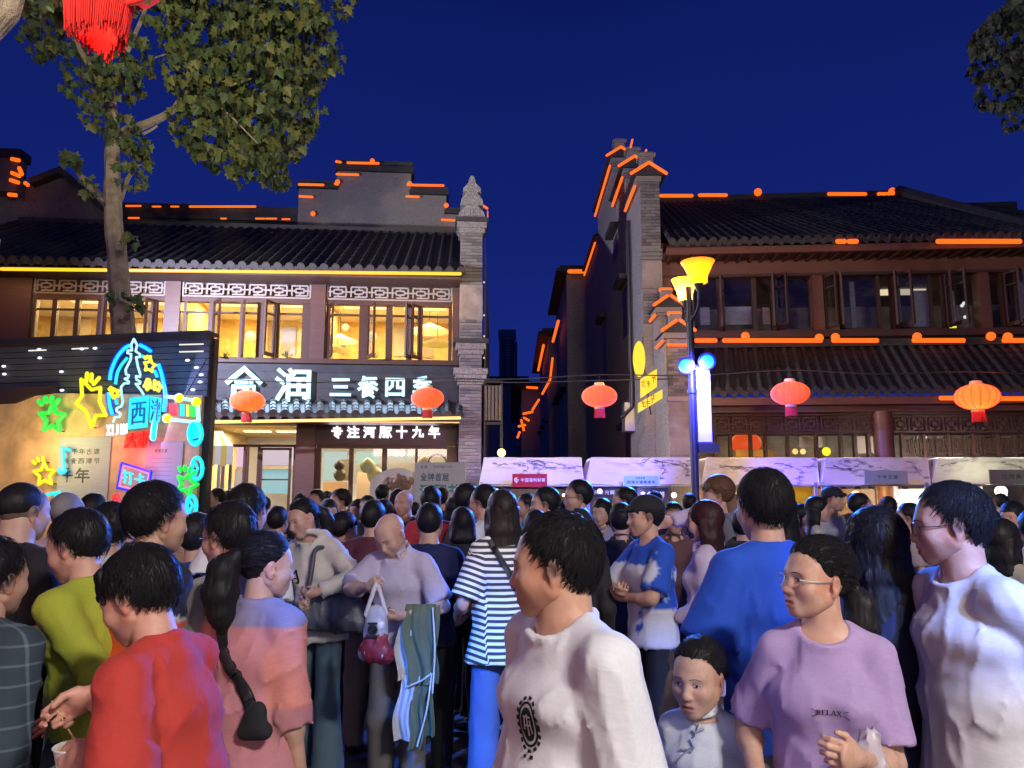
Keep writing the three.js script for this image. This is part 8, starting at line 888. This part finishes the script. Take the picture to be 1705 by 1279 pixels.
B(1385, 810, 8, 40, 'man in a dark cap and a pale patterned shirt', { cap: [0.015, 0.015, 0.03], top: { c: [0.4, 0.38, 0.5] } });
B(1431, 821, 7.4, 85, 'man with a short beardless face looking right behind the long black hair', {});
B(1478, 827, 7.8, 160, 'short-haired person in front of the warm stall bulbs', {});
B(1512, 838, 6.4, -120, 'person in a pale pink shirt behind the long black hair', { top: { c: [0.4, 0.3, 0.32] } });
B(1640, 846, 5, 175, 'woman with dark hair in a grey dress behind the white T-shirt man with glasses', { ...f, hair: 'bob', top: { c: [0.2, 0.19, 0.2], sleeve: 'long', hem: 0.7 } });
B(1684, 836, 6, -60, 'woman stretching a black sleeve at the bright stall', { ...f, hair: 'bob', L: { to: [0.1, -0.1, 0.44] }, top: { sleeve: 'long' } });
B(1668, 866, 4.2, 120, 'person in a long pale beige coat at the right edge', { ...f, hair: 'bob', top: { c: [0.42, 0.37, 0.3], sleeve: 'long', hem: 0.55, fit: 0.03 } });
B(1716, 850, 5, 150, 'person in a light grey top cut off by the right edge', { top: { c: [0.4, 0.38, 0.4] } });
B(343, 812, 11.4, 20, 'dark-haired person below the striped awning', { ...f, hair: 'bob' });
B(362, 813, 10.6, -70, 'man in a white shirt walking left below the striped awning', { top: { c: wht } });
B(381, 817, 11.6, 150, 'person in grey beyond the man in the white shirt', { top: { c: [0.25, 0.25, 0.28] } });
B(463, 843, 6.1, 175, 'black-haired person left of the smiling woman', {});
B(522, 846, 6.6, 170, 'woman with smooth dark hair right behind the smiling woman', { ...f, hair: 'bob' });
B(548, 832, 7.4, 30, 'woman raising a light stick near the blue sign board', { ...f, hair: 'bob', R: { to: [0.1, 0.1, 0.3] }, top: { c: [0.2, 0.18, 0.22] } });
B(158, 822, 5.4, 180, 'black-haired person under the neon frame', {});
B(214, 840, 5.2, 178, 'dark-haired person below the red neon flame', { hair: 'wavy', top: { c: [0.03, 0.03, 0.05] } });
B(-14, 828, 4.2, 70, 'person at the left edge in front of the beige board', { top: { c: [0.4, 0.25, 0.2] } });
B(585, 846, 10, 178, 'person in black in the middle of the crowd below the purple post', {});
B(545, 818, 11, 175, 'person in a grey cap before the restaurant door', { cap: [0.1, 0.1, 0.12] });
B(690, 836, 10.4, 170, 'person in dark blue before the festival board legs', { top: { c: navy } });
B(1090, 818, 9.4, -170, 'person in dark clothes at the second stall counter', {});
B(1148, 822, 9, 165, 'person in a plum top at the stall beside the lamp post', { top: { c: [0.1, 0.03, 0.08] } });
B(925, 822, 9.6, 178, 'person in navy at the first stall counter', { top: { c: navy } });
B(1270, 826, 10, 175, 'person in brown queueing at the warm-lit stall', { top: { c: [0.12, 0.07, 0.04] } });
B(1420, 822, 10.5, 180, 'person in black queueing below the yellow cloth banner', {});
B(1600, 826, 9.5, 170, 'person in a cream top before the bright white bulbs', { top: { c: [0.5, 0.46, 0.38] } });
B(1665, 822, 10, 178, 'person in charcoal before the bright white bulbs', {});
B(440, 826, 9.5, 175, 'person in a grey-blue shirt before the shop door', { top: { c: [0.12, 0.14, 0.2] } });
B(500, 822, 10.2, -165, 'person in black entering the restaurant door', { ...f, hair: 'bob' });
// --- small things in hands ---
{ const P = PEOPLE.boy, A = P.arm.L, c = P.w(A.W.clone().addScaledVector(A.f, 0.085).addScaledVector(A.n, 0.045)), G = thing('paper_bowl', 'white paper bowl of food held by the red T-shirt man', 'bowl'); G.position.copy(c).add(V(0, -0.035, 0)); const prof = [[0.001, 0], [0.036, 0], [0.04, 0.01], [0.052, 0.062], [0.056, 0.064], [0.053, 0.067], [0.048, 0.06], [0.036, 0.012], [0.001, 0.01]].map((p) => new THREE.Vector2(...p)); mesh('bowl', new THREE.LatheGeometry(prof, 30), mat([0.78, 0.76, 0.72], 0.5), G); const fd = new MB(); for (let i = 0; i < 22; i++) { const a = R() * 6.28, s = Math.sqrt(R()) * 0.036; fd.geo(new THREE.SphereGeometry(0.009 + R() * 0.006, 7, 5), new THREE.Matrix4().makeTranslation(Math.cos(a) * s, 0.05 + R() * 0.012, Math.sin(a) * s)); } fd.to('food', mat([0.5, 0.4, 0.2], 0.6), G); const nap = new THREE.PlaneGeometry(0.13, 0.12, 8, 8), p = nap.attributes.position; nap.rotateX(-PI / 2); for (let i = 0; i < p.count; i++) p.setY(i, 0.012 * Math.sin(p.getX(i) * 60) + 0.02 * Math.abs(p.getX(i)) / 0.06); nap.computeVertexNormals(); mesh('napkin', nap, mat([0.75, 0.72, 0.68], 0.9, { side: THREE.DoubleSide }), G).position.y = -0.02;
  const Rr = P.arm.R, q = P.w(Rr.W.clone().addScaledVector(Rr.f, 0.085).addScaledVector(Rr.n, 0.02)); const e = c.clone().add(V(0.0, 0.03, 0)); tag(mesh('wooden_skewer', new THREE.CylinderGeometry(0.0022, 0.0022, q.distanceTo(e) + 0.08, 6), mat([0.5, 0.36, 0.18], 0.6), null), 'thin wooden skewer between the fingers above the paper bowl', 'skewer'); const s = scene.children[scene.children.length - 1]; s.position.copy(q.clone().add(e).multiplyScalar(0.5)); s.quaternion.setFromUnitVectors(V(0, 1, 0), q.clone().sub(e).normalize()); }
{ const P = PEOPLE.lilac, A = P.arm.L, G = thing('carrier_bag', 'white plastic carrier bag hanging from the lilac T-shirt woman\'s wrist', 'bag'); G.position.copy(P.w(A.E.clone().lerp(A.W, 0.62))); const s = surface([ell(V(0.02, -0.17, 0), [0.1, 0.11, 0.06], 0.03), cap(V(-0.04, -0.24, 0.01), V(0.08, -0.25, 0), 0.05, 0.05, 0.03), cap(V(0.0, 0.04, 0), V(0.01, -0.1, 0), 0.03, 0.05, 0.03)], 0.008, folds(0.013, 6.6, 2.4)); finish(s); mesh('bag_skin', s, mat([0.7, 0.62, 0.66], 0.35, { transmission: 0.35, thickness: 0 }), G); }
{ let tri = 0; scene.traverse((m) => { if (m.isMesh) { const q = m.geometry; tri += (q.index ? q.index.count : q.attributes.position.count) / 3; } }); }
renderer.render(scene, camera);
